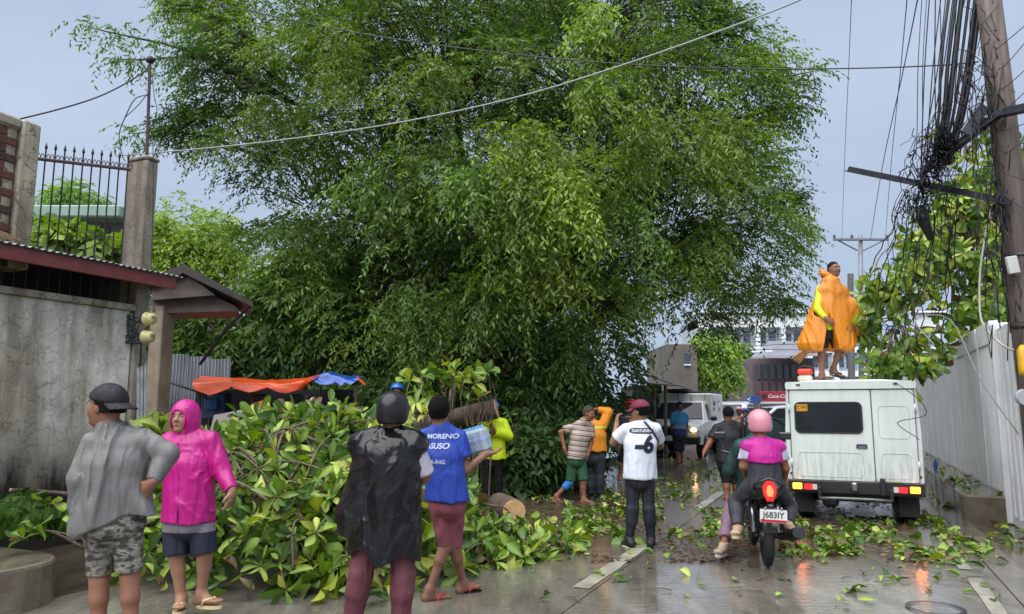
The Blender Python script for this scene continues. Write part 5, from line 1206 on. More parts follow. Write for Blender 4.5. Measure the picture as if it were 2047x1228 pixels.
blobtree('yard_shrub', 'broad leaved shrub growing behind the spear fence', at(150, 900, 13) * Vector((1, 1, 0)), [(120, 480, 42, 0), (160, 500, 45, 0), (210, 505, 36, 0), (95, 510, 30, 0)], 13, 420, 10, .06, (.25, .4), (.16, .26), .62, 6, (MIDG, LITG, LITG * 1.3), cat='shrub')
for k, (px, lab_) in enumerate(((690, 'added dark backing tree rising behind the orange tarpaulin'), (860, 'added dark backing tree directly behind the big trunk'), (1060, 'added dark backing tree behind the striped shirt man'))):
    blobtree('backing_tree', lab_, at(px, 880, 22) * Vector((1, 1, 0)), [(px, 620, 130, 0), (px - 80, 740, 110, 0), (px + 80, 740, 110, 0), (px, 500, 110, .5), (px - 60, 830, 70, -.5), (px + 60, 830, 70, -.5)], 22, 2200, 60 + k, .25, (.6, 1.0), (.2, .32), .34, 9, (DARKG * .9, DARKG * 1.1, MIDG), group='added backing trees behind the big tree')  # dark backing trees added to close sky gaps below the crown
rs = random.Random(3)
for k, (px, py, rp, dd) in enumerate(((760, 850, 65, 15), (850, 800, 70, 15.4), (960, 850, 75, 15.2), (1060, 820, 75, 15), (1090, 880, 50, 14), (1150, 860, 34, 15.4), (1120, 800, 60, 16), (690, 800, 60, 15.8), (1030, 900, 38, 13.2))):
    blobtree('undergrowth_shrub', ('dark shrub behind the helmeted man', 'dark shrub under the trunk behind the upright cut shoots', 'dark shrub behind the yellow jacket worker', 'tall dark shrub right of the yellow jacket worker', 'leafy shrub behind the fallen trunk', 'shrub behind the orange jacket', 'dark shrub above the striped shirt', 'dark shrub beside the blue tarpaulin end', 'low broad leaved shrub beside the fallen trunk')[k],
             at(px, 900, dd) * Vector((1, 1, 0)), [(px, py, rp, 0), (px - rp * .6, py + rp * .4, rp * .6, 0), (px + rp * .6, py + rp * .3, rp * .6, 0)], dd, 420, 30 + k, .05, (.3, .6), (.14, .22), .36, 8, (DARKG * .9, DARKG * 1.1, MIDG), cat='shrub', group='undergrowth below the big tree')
# ================================================================== cut branches, big leaves, litter
GP = [np.array(c) for c in ((.048, .110, .018), (.090, .180, .022), (.155, .265, .026), (.25, .36, .034), (.38, .43, .055))]
MBIGLEAF = leaf_mat('big_leaf_joined', True, trans=.25, rough=.40)
MLEAF1 = leaf_mat('big_leaf_single', False, [(0.0, GP[0]), (1.0, GP[3]), (.35, GP[1]), (.65, GP[2])], trans=.25, rough=.38)
MTWIG = PM('twig_bark', '#7d6f5c', .6, .4, 9, bump=.5, bscale=40, col2='#463b30'); MCUT = PM('cut_wood', '#c9a172', .6, .2, 12, bump=.2)
MLOG = PM('log_bark', '#6b5a4c', .75, .45, 6, bump=1.0, bscale=16, stretch=(1, 1, 1), col2='#3a302a')
def curve(pts, n=6):
    P = [Vector(p) for p in pts]; Q = []
    for i in range(len(P) - 1):
        p0, p1, p2, p3 = P[max(i - 1, 0)], P[i], P[i + 1], P[min(i + 2, len(P) - 1)]
        for k in range(n):
            t = k / n; Q.append(.5 * ((2 * p1) + (p2 - p0) * t + (2 * p0 - 5 * p1 + 4 * p2 - p3) * t * t + (3 * p1 - p0 - 3 * p2 + p3) * t ** 3))
    Q.append(P[-1]); return Q
def rosettes(O, Dv, per, rng, ln=(.16, .27), flat=.75, pal=GP, light=.45):
    """whorls of leaves round each shoot tip"""
    M = len(O); sd_, nn = basis(Dv); a = (np.arange(per) / per * 2 * PI)[None] + rng.uniform(0, 6, (M, 1)) + rng.normal(size=(M, per)) * .25
    rad = sd_[:, None] * np.cos(a)[..., None] + nn[:, None] * np.sin(a)[..., None]
    fl = np.clip(rng.normal(flat, .25, (M, per, 1)), .15, 1.3)
    dv = unit(rad * fl + Dv[:, None] * (1.15 - fl) + np.array([0, 0, -.18]) + rng.normal(size=(M, per, 3)) * .16)
    nrm = unit(Dv[:, None] - rad * .3 + rng.normal(size=(M, per, 3)) * .22)
    pos = np.repeat(O[:, None], per, 1) + rad * .015
    l_ = rng.uniform(*ln, size=(M, per)); w_ = l_ * rng.uniform(.33, .47, (M, per))
    pal = np.array(pal); kk = np.clip(rng.normal(light, .24, (M, 1)) + rng.normal(0, .2, (M, per)), 0, .999) * (len(pal) - 1); k0 = kk.astype(int)
    c = pal[k0] + (pal[k0 + 1] - pal[k0]) * (kk - k0)[..., None]
    c[rng.random((M, per)) < .05] = (.16, .10, .04)
    R = lambda x: x.reshape(-1, 3)
    return R(pos), R(dv), R(nrm), l_.ravel(), w_.ravel(), R(c)
def leaf_variants():
    out_ = []
    for k in range(4):
        tv = T_BIG[0].copy(); tv[:, 1] *= (.44, .50, .40, .47)[k]; tv[:, 2] *= (1, 1.6, .5, -.6)[k]; tv[:, 2] += .05 * np.sin(tv[:, 0] * 5 + k) * tv[:, 1] * 4
        me = bpy.data.meshes.new('leaf'); me.from_pydata(tv.tolist(), [], T_BIG[1].tolist()); me.materials.append(MLEAF1); va = me.color_attributes.new('Vein', 'FLOAT_COLOR', 'POINT'); va.data.foreach_set('color', np.repeat(VEIN, 4).astype(np.float32))
        me.polygons.foreach_set('use_smooth', [True] * len(me.polygons)); out_.append(me)
    return out_
LV = leaf_variants()
def leaf_obj(name, p, dv, nrm, ln, parent=None):
    x = Vector(dv).normalized(); y = Vector(np.cross(nrm, dv)).normalized(); z = x.cross(y)
    o = bpy.data.objects.new(name, random.choice(LV)); COL.objects.link(o)
    M = Matrix(((x.x, y.x, z.x, p[0]), (x.y, y.y, z.y, p[1]), (x.z, y.z, z.z, p[2]), (0, 0, 0, 1))) @ Matrix.Scale(ln, 4)
    if parent:
        o.parent = parent; M = Matrix.Translation(parent.location).inverted() @ M
    o.matrix_local = M; return o
def leafy(name, label, base, O, Dv, per, rng, single=20, ln=(.16, .27), group=None, stems=(), twig_from=None, twig_n=999, cat='branch', pal=GP, light=.45, flat=.75, twr=.008):
    r = empty(name, base, 0, label, cat, group)
    P, Dl, Nl, l_, w_, c = rosettes(O, Dv, per, rng, ln, flat, pal, light)
    score = l_ - .10 * P[:, 1] + .08 * np.abs(Nl[:, 1]) + rng.random(len(P)) * .12
    order = np.argsort(-score); one = set(order[:single].tolist()); single = min(single, len(P) - 3); one = set(order[:single].tolist()); rest = np.array([i for i in range(len(P)) if i not in one], int)
    for i in one: leaf_obj('leaf', P[i], Dl[i], Nl[i], l_[i], r)
    leaves('foliage', P[rest], Dl[rest], Nl[rest], l_[rest], w_[rest], c[rest], MBIGLEAF, r, T_BIG, smooth=True)
    for pts, rr in stems:
        Q = curve(pts); n = len(Q); sub(MB().tube(Q, [rr * (1 - .6 * k / (n - 1)) for k in range(n)], 7).build('stem', MTWIG, smooth=True), r)
    if twig_from is not None:
        m = MB(); rn = random.Random(len(O))
        for i in range(min(len(O), twig_n)):
            e = Vector(O[i]); a = Vector(twig_from(e)); mid = a.lerp(e, .5) + Vector((rn.uniform(-.12, .12), rn.uniform(-.12, .12), rn.uniform(-.02, .12)))
            m.tube(curve([a, mid, e], 4), [twr * 1.6] * 3 + [twr * 1.2] * 3 + [twr] * 3, 5)
        o = sub(m.build('twigs', MTWIG, smooth=True), r); o['kind'] = 'stuff'
    return r
def interp(x, xs, ys): return np.interp(x, xs, ys)
PX = [270, 330, 450, 560, 700, 820, 890, 945, 1060, 1160]
PH = [.45, .75, 1.12, 1.36, 1.36, 1.18, .68, .24, .11, .05]
PD = [6.5, 6.25, 6.15, 6.1, 6.1, 6.2, 6.6, 7.2, 7.5, 7.8]
def mound(px, v):
    df = interp(px, PX, PD); H = interp(px, PX, PH); d = df + 2.1 * v
    z = H * np.where(v < 1, np.sin(np.clip(v, 0, 1) * PI / 2) ** .75, np.cos(np.clip(v - 1, 0, 1) * PI / 2) ** .6)
    return np.stack([(px - 1023.5) / FOC * d, d, z], -1)
rng = np.random.default_rng(77)
SEEDS = [(330, .35), (350, .9), (440, .25), (470, .75), (470, 1.15), (560, .2), (590, .6), (590, 1.05), (690, .3), (700, .75), (720, 1.1), (800, .4), (820, .9), (890, .35), (905, .85), (970, .2), (1030, .2), (1090, .2)]
NAMES = ['behind the pink jacket woman at ground level', 'behind the shoulder of the pink jacket woman', 'lying at the foot of the heap near the cream flip flops', 'of bare curving twigs beside the pink sleeve', 'at the top of the heap below the grey board', 'spilling onto the wet road in the middle of heap front', 'in the centre of heap with long curved stems',
         'on the crest of the heap below the orange tarpaulin', 'at the foot of the heap left of the black bag', 'halfway up heap left of the black bag', 'on the crest left of the black helmet', 'between the two men in red trousers', 'behind the neck of helmeted man', 'behind the legs of the blue shirt man', 'right of the blue shirt behind water bottles', 'below the yellow jacket worker', 'by the short cut log on the ground', 'at the thin tail end of the heap by the road']
NR = 560
pxs = rng.uniform(285, 1150, NR * 2); keep = rng.random(NR * 2) < interp(pxs, PX, PH) / 1.62 * .85 + .12; pxs = pxs[keep][:NR]
vs = rng.random(len(pxs)) ** .8 * 1.35; vs = np.where(pxs > 935, vs * .32, vs); base_pts = mound(pxs, vs)
# fewer leaves where the photo shows bare twigs
gap = np.exp(-(((pxs - 520) / 75) ** 2 + ((vs - .48) / .22) ** 2)); kp = rng.random(len(pxs)) > gap * .72; pxs, vs, base_pts = pxs[kp], vs[kp], base_pts[kp]
S_ = np.array(SEEDS); lab = np.argmin(((pxs[:, None] - S_[None, :, 0]) / 110) ** 2 + ((vs[:, None] - S_[None, :, 1]) / .5) ** 2, axis=1)
rn = random.Random(12)
for k, (spx, sv) in enumerate(SEEDS):
    I = np.nonzero(lab == k)[0]
    if len(I) == 0: continue
    O = base_pts[I] + rng.normal(size=(len(I), 3)) * np.array([.07, .09, .08]); O[:, 2] = np.maximum(O[:, 2], .07)
    Dv = unit(np.array([0, -.75, .55]) + rng.normal(size=(len(I), 3)) * .75)
    # a second, deeper layer closes the heap
    O2 = O * np.array([1, 1, .78]) + np.array([0, .28, -.02]) + rng.normal(size=O.shape) * .08; O2[:, 2] = np.maximum(O2[:, 2], .05)
    OO = np.concatenate([O, O2]); DD = np.concatenate([Dv, unit(Dv + rng.normal(size=Dv.shape) * .6)])
    c = mound(np.array([float(spx)]), np.array([sv]))[0]; inner = Vector((c[0], c[1] + .35, max(.08, c[2] * .55)))
    stems = []
    for q in range(3 if sv < 1 else 2):
        p0 = mound(np.array([spx + rn.uniform(-110, 110)]), np.array([max(.05, sv + rn.uniform(-.35, .2))]))[0]; p2 = mound(np.array([spx + rn.uniform(-120, 120)]), np.array([max(.08, sv + rn.uniform(-.3, .35))]))[0]
        p1 = (p0 + p2) / 2 + np.array([rn.uniform(-.2, .2), rn.uniform(-.12, .1), rn.uniform(-.05, .22)])
        for p in (p0, p1, p2): p[2] = max(p[2], .06)
        stems.append(([p0, p1, p2], rn.uniform(.008, .017)))
    leafy('cut_branch', 'leafy cut branch ' + NAMES[k], (c[0], c[1] + .3, 0), OO, DD, 7, rng, 17, (.10, .215), 'cut branches heaped at the roadside', stems, lambda e, inner=inner: inner.lerp(e, .25) * 1.0, 14, light=.46 + .1 * rn.uniform(-1, 1))
n_ = 900; q_ = rng.uniform(300, 1150, n_); w_ = rng.random(n_) ** .9 * 1.2; w_ = np.where(q_ > 935, w_ * .32, w_); kp_ = rng.random(n_) < interp(q_, PX, PH) / 1.4 + .25; q_, w_ = q_[kp_], w_[kp_]
P_ = mound(q_, w_) + rng.normal(size=(len(q_), 3)) * np.array((.05, .08, .06)) + np.array((0, -.08, .04)); P_[:, 2] = np.maximum(P_[:, 2], .03); n_ = len(P_)
D_ = unit(rng.normal(size=(n_, 3)) * np.array((1, .7, .8)) + np.array((0, -.1, -.35))); l2 = rng.uniform(.07, .21, n_); ck_ = rng.choice(6, n_, p=[.2, .24, .2, .16, .12, .08])
o = leaves('torn_leaves', P_, D_, unit(rng.normal(size=(n_, 3)) + np.array((0, -.6, .5))), l2, l2 * rng.uniform(.28, .5, n_), np.array(GP + [np.array((.17, .12, .05))])[ck_], MBIGLEAF, None, T_BIG, smooth=True)
tag(o, 'torn single leaves caught all over the heap of cut branches', 'leaves', kind='stuff')
# bare arching twigs on the near face of the heap
tw = empty('bare_brushwood', Vector((at(540, 1100, 6.6).x, 6.6, 0)), 0, 'grey brown leafless twigs arching across the heap beside pink sleeve', 'branches')
for k in range(32):
    a = rn.uniform(430, 720); b = a + rn.uniform(40, 240) * rn.choice([-1, 1]); va, vb = rn.uniform(.15, .85), rn.uniform(.2, .95); b = min(max(b, 380), 830)
    p0 = mound(np.array([a]), np.array([va]))[0]; p2 = mound(np.array([b]), np.array([vb]))[0]; off = np.array([0, -rn.uniform(.02, .14), 0])
    p1 = (p0 + p2) / 2 + np.array([0, -.08, rn.uniform(.02, .24)]); Q = curve([p0 + off, p1 + off, p2 + off * .5]); n = len(Q); r0 = rn.choice([.005, .006, .008, .011, .016])
    sub(MB().tube(Q, [r0 * (1 - .55 * i / (n - 1)) for i in range(n)], 6).build('twig', MTWIG, smooth=True), tw)
# shoots standing up behind the blue shirt man's head
for k, (px, py, d, n, lab_) in enumerate(((845, 770, 11.2, 4, 'upright leafy shoot left of the sawn branch stub'), (890, 745, 11.4, 5, 'tallest upright leafy shoot beside the sawn stub'), (950, 770, 11.5, 4, 'upright leafy shoot above the thick log'), (985, 760, 11.8, 2, 'small leafy shoot above the worker in yellow jacket'), (930, 735, 11.6, 2, 'single thin shoot high above the log'), (830, 820, 11.0, 5, 'leafy shoot behind the black helmet'), (1040, 915, 12.8, 2, 'leafy shoot right of the worker in yellow jacket'))):
    tips = np.array([at(px + rn.uniform(-26, 26), py + rn.uniform(-18, 26), d + rn.uniform(-.15, .15)) for _ in range(n)]); base = Vector((tips[0][0], d + .1, 0))
    leafy('leafy_shoot', lab_, base, tips, unit(np.array([0, -.3, .9]) + rng.normal(size=(n, 3)) * .35), 7, rng, 8, (.14, .23), 'shoots standing up from the heap', [([base, base.lerp(Vector(tips[0]), .6) + Vector((.05, 0, 0)), tips[0]], .016)], lambda e, b=base: b.lerp(e, .62), 9, light=.62)

def log(name, label, pts, radii, cuts=((0, 1),), stub=None, cat='log'):
    Q = curve(pts, 5); n = len(Q); rr = list(np.interp(np.linspace(0, 1, n), np.linspace(0, 1, len(radii)), radii)); rr = [x * random.uniform(.95, 1.05) for x in rr]
    r = empty(name, (Q[0].x, Q[0].y, Q[0].z), 0, label, cat); sub(MB().tube(Q, rr, 14).build('bark', MLOG, smooth=True), r)
    for e, sg in cuts:
        i, j = (0, 1) if e == 0 else (n - 1, n - 2); dv = (Q[i] - Q[j]).normalized(); M = Matrix.Translation(Q[i] + dv * .004) @ dv.to_track_quat('Z', 'Y').to_matrix().to_4x4()
        sub(MB().lathe([(rr[i] * .98, -.004), (rr[i] * .97, .006), (rr[i] * .6, .008), (.002, .009)], 14, M).build('cut_face', MCUT), r)
    for a, b, r0 in stub or ():
        a, b = Vector(a), Vector(b); sub(MB().tube([a, a.lerp(b, .5), b], [r0 * 1.15, r0, r0 * .95], 10).build('stub', MLOG, smooth=True), r); dv = (b - a).normalized()
        sub(MB().lathe([(r0 * .92, -.004), (r0 * .9, .006), (.002, .008)], 10, Matrix.Translation(b) @ dv.to_track_quat('Z', 'Y').to_matrix().to_4x4()).build('cut_face', MCUT), r)
    return r
lg = log('thick_log', 'thick rough barked log with sawn end at shoulder of yellow jacket worker', [Vector((at(740, 900, 12.2).x, 12.3, .05)), at(800, 868, 12.2), at(870, 845, 12.05), at(992, 818, 11.95)], [.10, .12, .14, .158], ((1, 1),), [(at(900, 832, 12.05), at(906, 768, 12.05), .055)])
log('short_log', 'short sawn log lying at the edge of litter, pale cut top', [gr(1012, 1030) + Vector((-.12, .25, .13)), gr(1028, 1044) + Vector((.0, 0, .135))], [.16, .165], ((0, 1), (1, 1)))
log('forked_log', 'fallen forked trunk with sawn end lying behind the striped shirt man', [gr(1024, 985) + Vector((0, 0, .17)), gr(1070, 990) + Vector((0, .2, .19)), gr(1110, 985) + Vector((.1, .7, .2)), gr(1150, 970) + Vector((.2, 1.2, .35))], [.15, .13, .12, .06], ((0, 1),), [(gr(1085, 988) + Vector((0, .3, .2)), gr(1120, 980) + Vector((.25, .0, .62)), .045)])
log('sawn_limb', 'sawn limb poking out left of the grey jacket man', [gr(78, 1085) + Vector((-.02, .8, .56)), gr(140, 1080) + Vector((.1, 1.3, .80)), gr(210, 1075) + Vector((.3, 2.0, .95))], [.042, .04, .03], ((0, 1),))
log('thin_limb', 'thin cut limb above the sawn limb at the damp wall', [at(22, 980, 7.3), at(90, 984, 7.5), at(170, 1000, 7.6), gr(230, 1075)], [.018, .022, .02, .015], ((0, 1),))
log('trimmed_branch', 'cut branch end poking from the crest of the heap', [at(622, 800, 8.4), at(660, 830, 8.5), at(700, 880, 8.6)], [.035, .04, .04], ((0, 1),))
log('trimmed_branch', 'dark broken branch in the middle of the heap', [at(570, 985, 7.0), at(610, 970, 7.1), at(680, 965, 7.2)], [.05, .055, .05], ((0, 1),))
# plants at the damp wall on the raised pavement
def strap_plant(label, px, py, d, n, hgt, seed, col):
    r = empty('strap_leaf_plant', at(px, py, d), 0, label, 'plant', 'plants on the raised pavement'); rg = np.random.default_rng(seed); a = rg.uniform(0, 6.28, n); el = rg.uniform(.5, 1.3, n)
    Dv = np.stack([np.cos(a) * np.cos(el), np.sin(a) * np.cos(el), np.sin(el)], 1); b = np.array(at(px, py, d))[None] + rg.normal(size=(n, 3)) * np.array([.1, .08, .02]); sd_, nn = basis(Dv)
    l_ = rg.uniform(.7, 1.1, n) * hgt; cols = np.array(col)[None] * rg.uniform(.6, 1.4, (n, 1))
    leaves('foliage', b, Dv, nn, l_, l_ * .10, cols, MBIGLEAF, r, T_BIG, smooth=True); return r
for k, (px, py, d, lab_) in enumerate(((15, 1062, 6.6, 'strappy green plant at the bottom corner of damp wall'), (55, 1068, 6.7, 'strappy plant between the corner plant and sawn limb'), (100, 1072, 6.6, 'strappy plant under the sawn limb'), (30, 1030, 7.2, 'taller strappy plant against the damp wall'), (330, 870, 8.6, 'yellow green strappy plant behind the pink hood'))):
    strap_plant(lab_, px, py, d, 80, .24 if k != 4 else .30, k, (.06, .125, .022) if k != 4 else (.25, .33, .05))
for k, (px, py, d, n, lab_) in enumerate(((118, 1008, 6.5, 2, 'leafy sprig lying over the sawn limb'), (150, 1045, 6.2, 2, 'leafy sprig on the pavement beside the grey jacket hem'), (70, 1066, 6.1, 2, 'flat leafy sprig at the pavement edge'))):
    tips = np.array([at(px + rn.uniform(-25, 25), py + rn.uniform(-12, 12), d + rn.uniform(-.1, .1)) for _ in range(n)]); base = Vector((tips[0][0] + .3, d + .3, .34))
    leafy('leafy_sprig', lab_, base, tips, unit(np.array([0, -.5, .6]) + rng.normal(size=(n, 3)) * .4), 5, rng, 6, (.10, .16), 'sprigs on the raised pavement', (), lambda e, b=base: b, 9, light=.5)

# leaf litter
def litter_ok(px, py):
    f = math.sin(px * .021 + py * .05) + math.sin(px * .047 - py * .083 + 1.3) + .7 * math.sin(px * .11 + py * .02)
    return f > -.6 + random.random() * 1.2
def litter_pt():
    while True:
        z = random.random()
        if z < .40: px, py = random.uniform(940, 1260), random.uniform(925, 1130)
        elif z < .60: px, py = random.uniform(1240, 1600), random.uniform(905, 1075)
        elif z < .80: px, py = random.uniform(1575, 1900), random.uniform(1035, 1115)
        elif z < .86: px, py = random.uniform(1840, 2030), random.uniform(945, 1130)
        else: px, py = random.uniform(1000, 2000), random.uniform(900, 1210)
        if z < .40 and py > 1135 - (px - 940) * .14: continue
        if z >= .86 and random.random() > .35: continue
        if litter_ok(px, py): return gr(px, py)
P, Dv, Nv, l_ = [], [], [], []
def on_walk(p):
    t = 2.13 + p.x * RC - p.y * RS; s_ = p.x * RS + p.y * RC
    return .335 if (t > 3.5 and (s_ > 12 or s_ < 8.05)) else .006
for k in range(4600):
    p = litter_pt(); p.z = on_walk(p) + random.uniform(.004, .03); a = random.uniform(0, 2 * PI); P.append(p); Dv.append((math.cos(a), math.sin(a), random.uniform(-.03, .12))); Nv.append((random.gauss(0, .2), random.gauss(0, .2), 1)); l_.append(random.choice([random.uniform(.03, .08), random.uniform(.05, .12), random.uniform(.09, .18)]))
P = np.array([tuple(p) for p in P]); Dv = unit(np.array(Dv)); Nv = unit(np.array(Nv)); l_ = np.array(l_); pal = np.array(GP + [np.array((.16, .12, .05)), np.array((.10, .07, .035))])
ci = np.random.default_rng(5).choice(7, len(P), p=[.16, .22, .22, .12, .06, .11, .11])
near = np.argsort(P[:, 1] - l_ * 14)[:30]; rest = np.setdiff1d(np.arange(len(P)), near)
leaves('leaf_litter', P[rest], Dv[rest], Nv[rest], l_[rest], l_[rest] * .46, pal[ci[rest]], MBIGLEAF, None, T_BIG, smooth=True)
tag(bpy.data.objects['leaf_litter'], 'trampled green and brown leaves strewn over the wet road', 'leaf litter', kind='stuff')
for i in near: tag(leaf_obj('fallen_leaf', P[i], Dv[i], Nv[i], l_[i]), 'single large leaf lying loose on the wet road', 'leaf', 'loose leaves on the road')
n = 10000; pts = []
while len(pts) < n:
    px, py = random.uniform(960, 1900), random.uniform(930, 1125)
    if math.sin(px * .013 + py * .03) + math.sin(px * .031 - py * .06) > -.5 + random.random(): p = gr(px, py); p.z = on_walk(p) + .004; pts.append(tuple(p))
P = np.array(pts); rg = np.random.default_rng(9); a = rg.uniform(0, 6.28, n); Dv = np.stack([np.cos(a), np.sin(a), rg.uniform(0, .3, n)], 1); l_ = rg.uniform(.015, .09, n)
o = leaves('wood_chip_debris', P, unit(Dv), unit(np.stack([rg.normal(0, .3, n), rg.normal(0, .3, n), np.ones(n)], 1)), l_, l_ * rg.uniform(.2, .6, n), np.array([(.09, .06, .035)]) * rg.uniform(.4, 2.2, (n, 1)), MBIGLEAF, None, T_SMALL)
tag(o, 'brown wood chips and leaf scraps scattered on the road', 'debris', kind='stuff')
for k in range(16):
    p = gr(random.uniform(1150, 1980), random.uniform(1045, 1205), .012); a = random.uniform(0, 3); q = p + Vector((math.cos(a), math.sin(a) * .5, 0)) * random.uniform(.12, .4)
    o = MB().tube(curve([p, p.lerp(q, .5) + Vector((.02, .03, .012)), q], 3), [.006, .006, .005, .005, .004, .003, .002], 5).build('fallen_twig', MTWIG, smooth=True); tag(o, 'short dark twig lying on the wet road', 'twig', 'twigs on the road')

# broken almond bough over the fence and the tree it came from
at_ = empty('almond_tree', Vector((at(2025, 860, 15.8).x, 15.8, .2)), 0, 'broad leaved tree behind the white fence and leaning pole', 'tree')
C = [(2010, 390, 45, 14), (1930, 430, 40, 13.6), (1880, 450, 35, 13.5), (1960, 400, 40, 14), (2030, 480, 40, 13.6), (1900, 520, 45, 13), (1960, 560, 50, 12.8), (1850, 510, 35, 13), (1940, 640, 40, 12.4), (1985, 620, 35, 12.6), (2030, 600, 40, 13), (1900, 400, 30, 13.8), (2040, 330, 30, 14.2)]
O = []; 
for (px, py, rp, d) in C:
    for _ in range(24): O.append(at(px + rn.gauss(0, rp * .7), py + rn.gauss(0, rp * .55), d + rn.gauss(0, .35)))
O = np.array([tuple(p) for p in O]); bT = at_.location
leafT = leafy('broken_bough', 'large broken bough of green almond leaves hanging above the white van and fence', bT, O, unit(np.array([0, -.5, .35]) + rng.normal(size=O.shape) * .55), 8, rng, 90, (.15, .25), None, [([at(1990, 700, 13.2), at(1950, 560, 13), at(1880, 480, 13), at(1850, 430, 13.2)], .06), ([at(1985, 640, 13.2), at(1990, 520, 13.4), at(2010, 400, 13.9)], .05)], lambda e: Vector(at(1960, 540, 13.2)).lerp(e, .35), 70, light=.52, flat=.85, twr=.007)
O = np.array([tuple(at(2000 + rn.gauss(0, 60), 400 + rn.gauss(0, 55), 15 + rn.gauss(0, .6))) for _ in range(170)])
leaves('crown', *rosettes(O, unit(np.array([0, -.4, .5]) + rng.normal(size=O.shape) * .5), 8, rng, (.2, .32), .8, GP, .42), MBIGLEAF, at_, T_BIG, smooth=True)
sub(MB().tube([bT - Vector((0, 0, .3)), Vector((bT.x - .1, 15.7, 2.0)), at(1985, 560, 14.3), at(2000, 400, 14.8)], [.2, .17, .12, .05], 12).build('trunk', MBARK, smooth=True), at_)
O = []
for (px, py, rp, d, n) in ((1770, 610, 32, 11.6, 8), (1800, 560, 36, 11.8, 10), (1750, 660, 28, 11.4, 7), (1790, 735, 30, 11.2, 9), (1840, 735, 26, 11.2, 8), (1760, 735, 24, 11.2, 5), (1830, 500, 30, 12.2, 8), (1740, 600, 22, 11.5, 5), (1820, 690, 26, 11.4, 5), (1850, 600, 30, 12, 6), (1880, 690, 24, 11.6, 4)):
    for _ in range(int(n * 1.7)): O.append(tuple(at(px + rn.gauss(0, rp * .8), py + rn.gauss(0, rp * .6), d + rn.gauss(0, .25))))
O = np.array(O); bp = at(1790, 770, 11.3)
leafy('fallen_bough', 'fallen leafy limb leaning on the van roof beside orange poncho man', (bp.x, bp.y, 1.85), O, unit(np.array([0, -.5, .2]) + rng.normal(size=O.shape) * .6), 7, rng, 60, (.14, .24), None,
      [([at(1628, 688, 12.2), at(1700, 612, 12.0), at(1790, 565, 12), at(1900, 505, 12.6)], .055), ([at(1740, 590, 12), at(1752, 670, 11.7), at(1763, 770, 11.3)], .016), ([at(1810, 560, 12), at(1830, 640, 11.6), at(1820, 760, 11.3)], .016), ([at(1800, 480, 12.2), at(1755, 520, 12), at(1745, 600, 11.9)], .014), ([at(1836, 620, 11.8), at(1815, 660, 11.6), at(1828, 700, 11.5)], .012), ([at(1805, 610, 11.8), at(1795, 650, 11.6), at(1812, 705, 11.5)], .010)], lambda e: Vector(at(1790, 600, 11.9)).lerp(e, .45), 60, light=.56, twr=.006)
sp = empty('splintered_end', at(1590, 715, 12.2), 0, 'splintered pale broken wood end behind the orange poncho', 'broken wood')
for k in range(4): sub(MB().tube([at(1640, 680 + k * 2, 12.25), at(1610, 700 + k * 2, 12.22), at(1582 + k * 5, 718 + k * 3, 12.2)], [.04, .04, .012], 5).build('splinter', PM('split_wood', '#a0764a', .6, .35, 9, stretch=(3, 1, 1), bump=.3), smooth=False), sp)
# ================================================================== vehicles
MWHITE = PM('van_white', '#e2eae6', .32, .03, 3, coat=.3, bump=.03, bscale=40, col2='#cdd6d1', stretch=(2.5, 2.5, .35), rvar=.08)
def grime(m, z0=.5, z1=1.1, col=(.30, .27, .22)):
    t = m.node_tree; p = t.nodes['Principled BSDF']; Lk = t.links.new; src = p.inputs['Base Color'].links[0].from_socket
    tcn = N(t, 'ShaderNodeTexCoord'); sx = N(t, 'ShaderNodeSeparateXYZ'); Lk(tcn.outputs['Object'], sx.inputs[0]); mp_ = N(t, 'ShaderNodeMapping'); mp_.inputs['Scale'].default_value = (9, 9, 1.2); Lk(tcn.outputs['Object'], mp_.inputs[0])
    n_ = N(t, 'ShaderNodeTexNoise', Scale=2.5, Detail=6, Roughness=.65); Lk(mp_.outputs[0], n_.inputs[0]); h = N(t, 'ShaderNodeMapRange'); h.inputs['From Min'].default_value = z1; h.inputs['From Max'].default_value = z0; Lk(sx.outputs[2], h.inputs[0])
    k = N(t, 'ShaderNodeMapRange'); k.inputs['From Min'].default_value = .45; k.inputs['From Max'].default_value = .75; Lk(n_.outputs[0], k.inputs[0]); q = N(t, 'ShaderNodeMath', operation='MULTIPLY_ADD'); q.inputs[2].default_value = .05; q.use_clamp = True; Lk(h.outputs[0], q.inputs[0]); Lk(k.outputs[0], q.inputs[1])
    mm = N(t, 'ShaderNodeMix', data_type='RGBA'); Lk(q.outputs[0], mm.inputs[0]); Lk(src, mm.inputs[6]); mm.inputs[7].default_value = (*col, 1); Lk(mm.outputs[2], p.inputs['Base Color']); return m
grime(MWHITE)
MBLK = PM('black_plastic', (.018, .018, .019), .45, .3, 12); MRUB = PM('rubber', (.014, .014, .015), .7, .3, 20, bump=.2)
MGLASS = PM('dark_glass', (.02, .024, .028), .06, .3, 1.2, spec=.22); MSEAM = PM('seam', (.10, .11, .11), .6, .1); MCHR = PM('chrome', '#9da1a4', .25, .1, metal=.9)
MAMB = PM('amber_lit', '#e88a10', .3, .1, emit=(1.0, .18, .01), estr=4.5); MREDL = PM('red_lens', '#b3141c', .2, .1, emit=(.8, .02, .02), estr=.6); MREDLIT = PM('red_lit', '#d0181c', .3, .1, emit=(1.0, .05, .03), estr=8.0); MCLR = PM('clear_lens', '#c9c7c2', .15, .05)
def rrect(w, h, r, n=5):
    P = []
    for cx, cz, a0 in ((w / 2 - r, h / 2 - r, 0), (-w / 2 + r, h / 2 - r, 90), (-w / 2 + r, -h / 2 + r, 180), (w / 2 - r, -h / 2 + r, 270)):
        for k in range(n): a = math.radians(a0 + 90 * k / (n - 1)); P.append((cx + r * math.cos(a), cz + r * math.sin(a)))
    return P
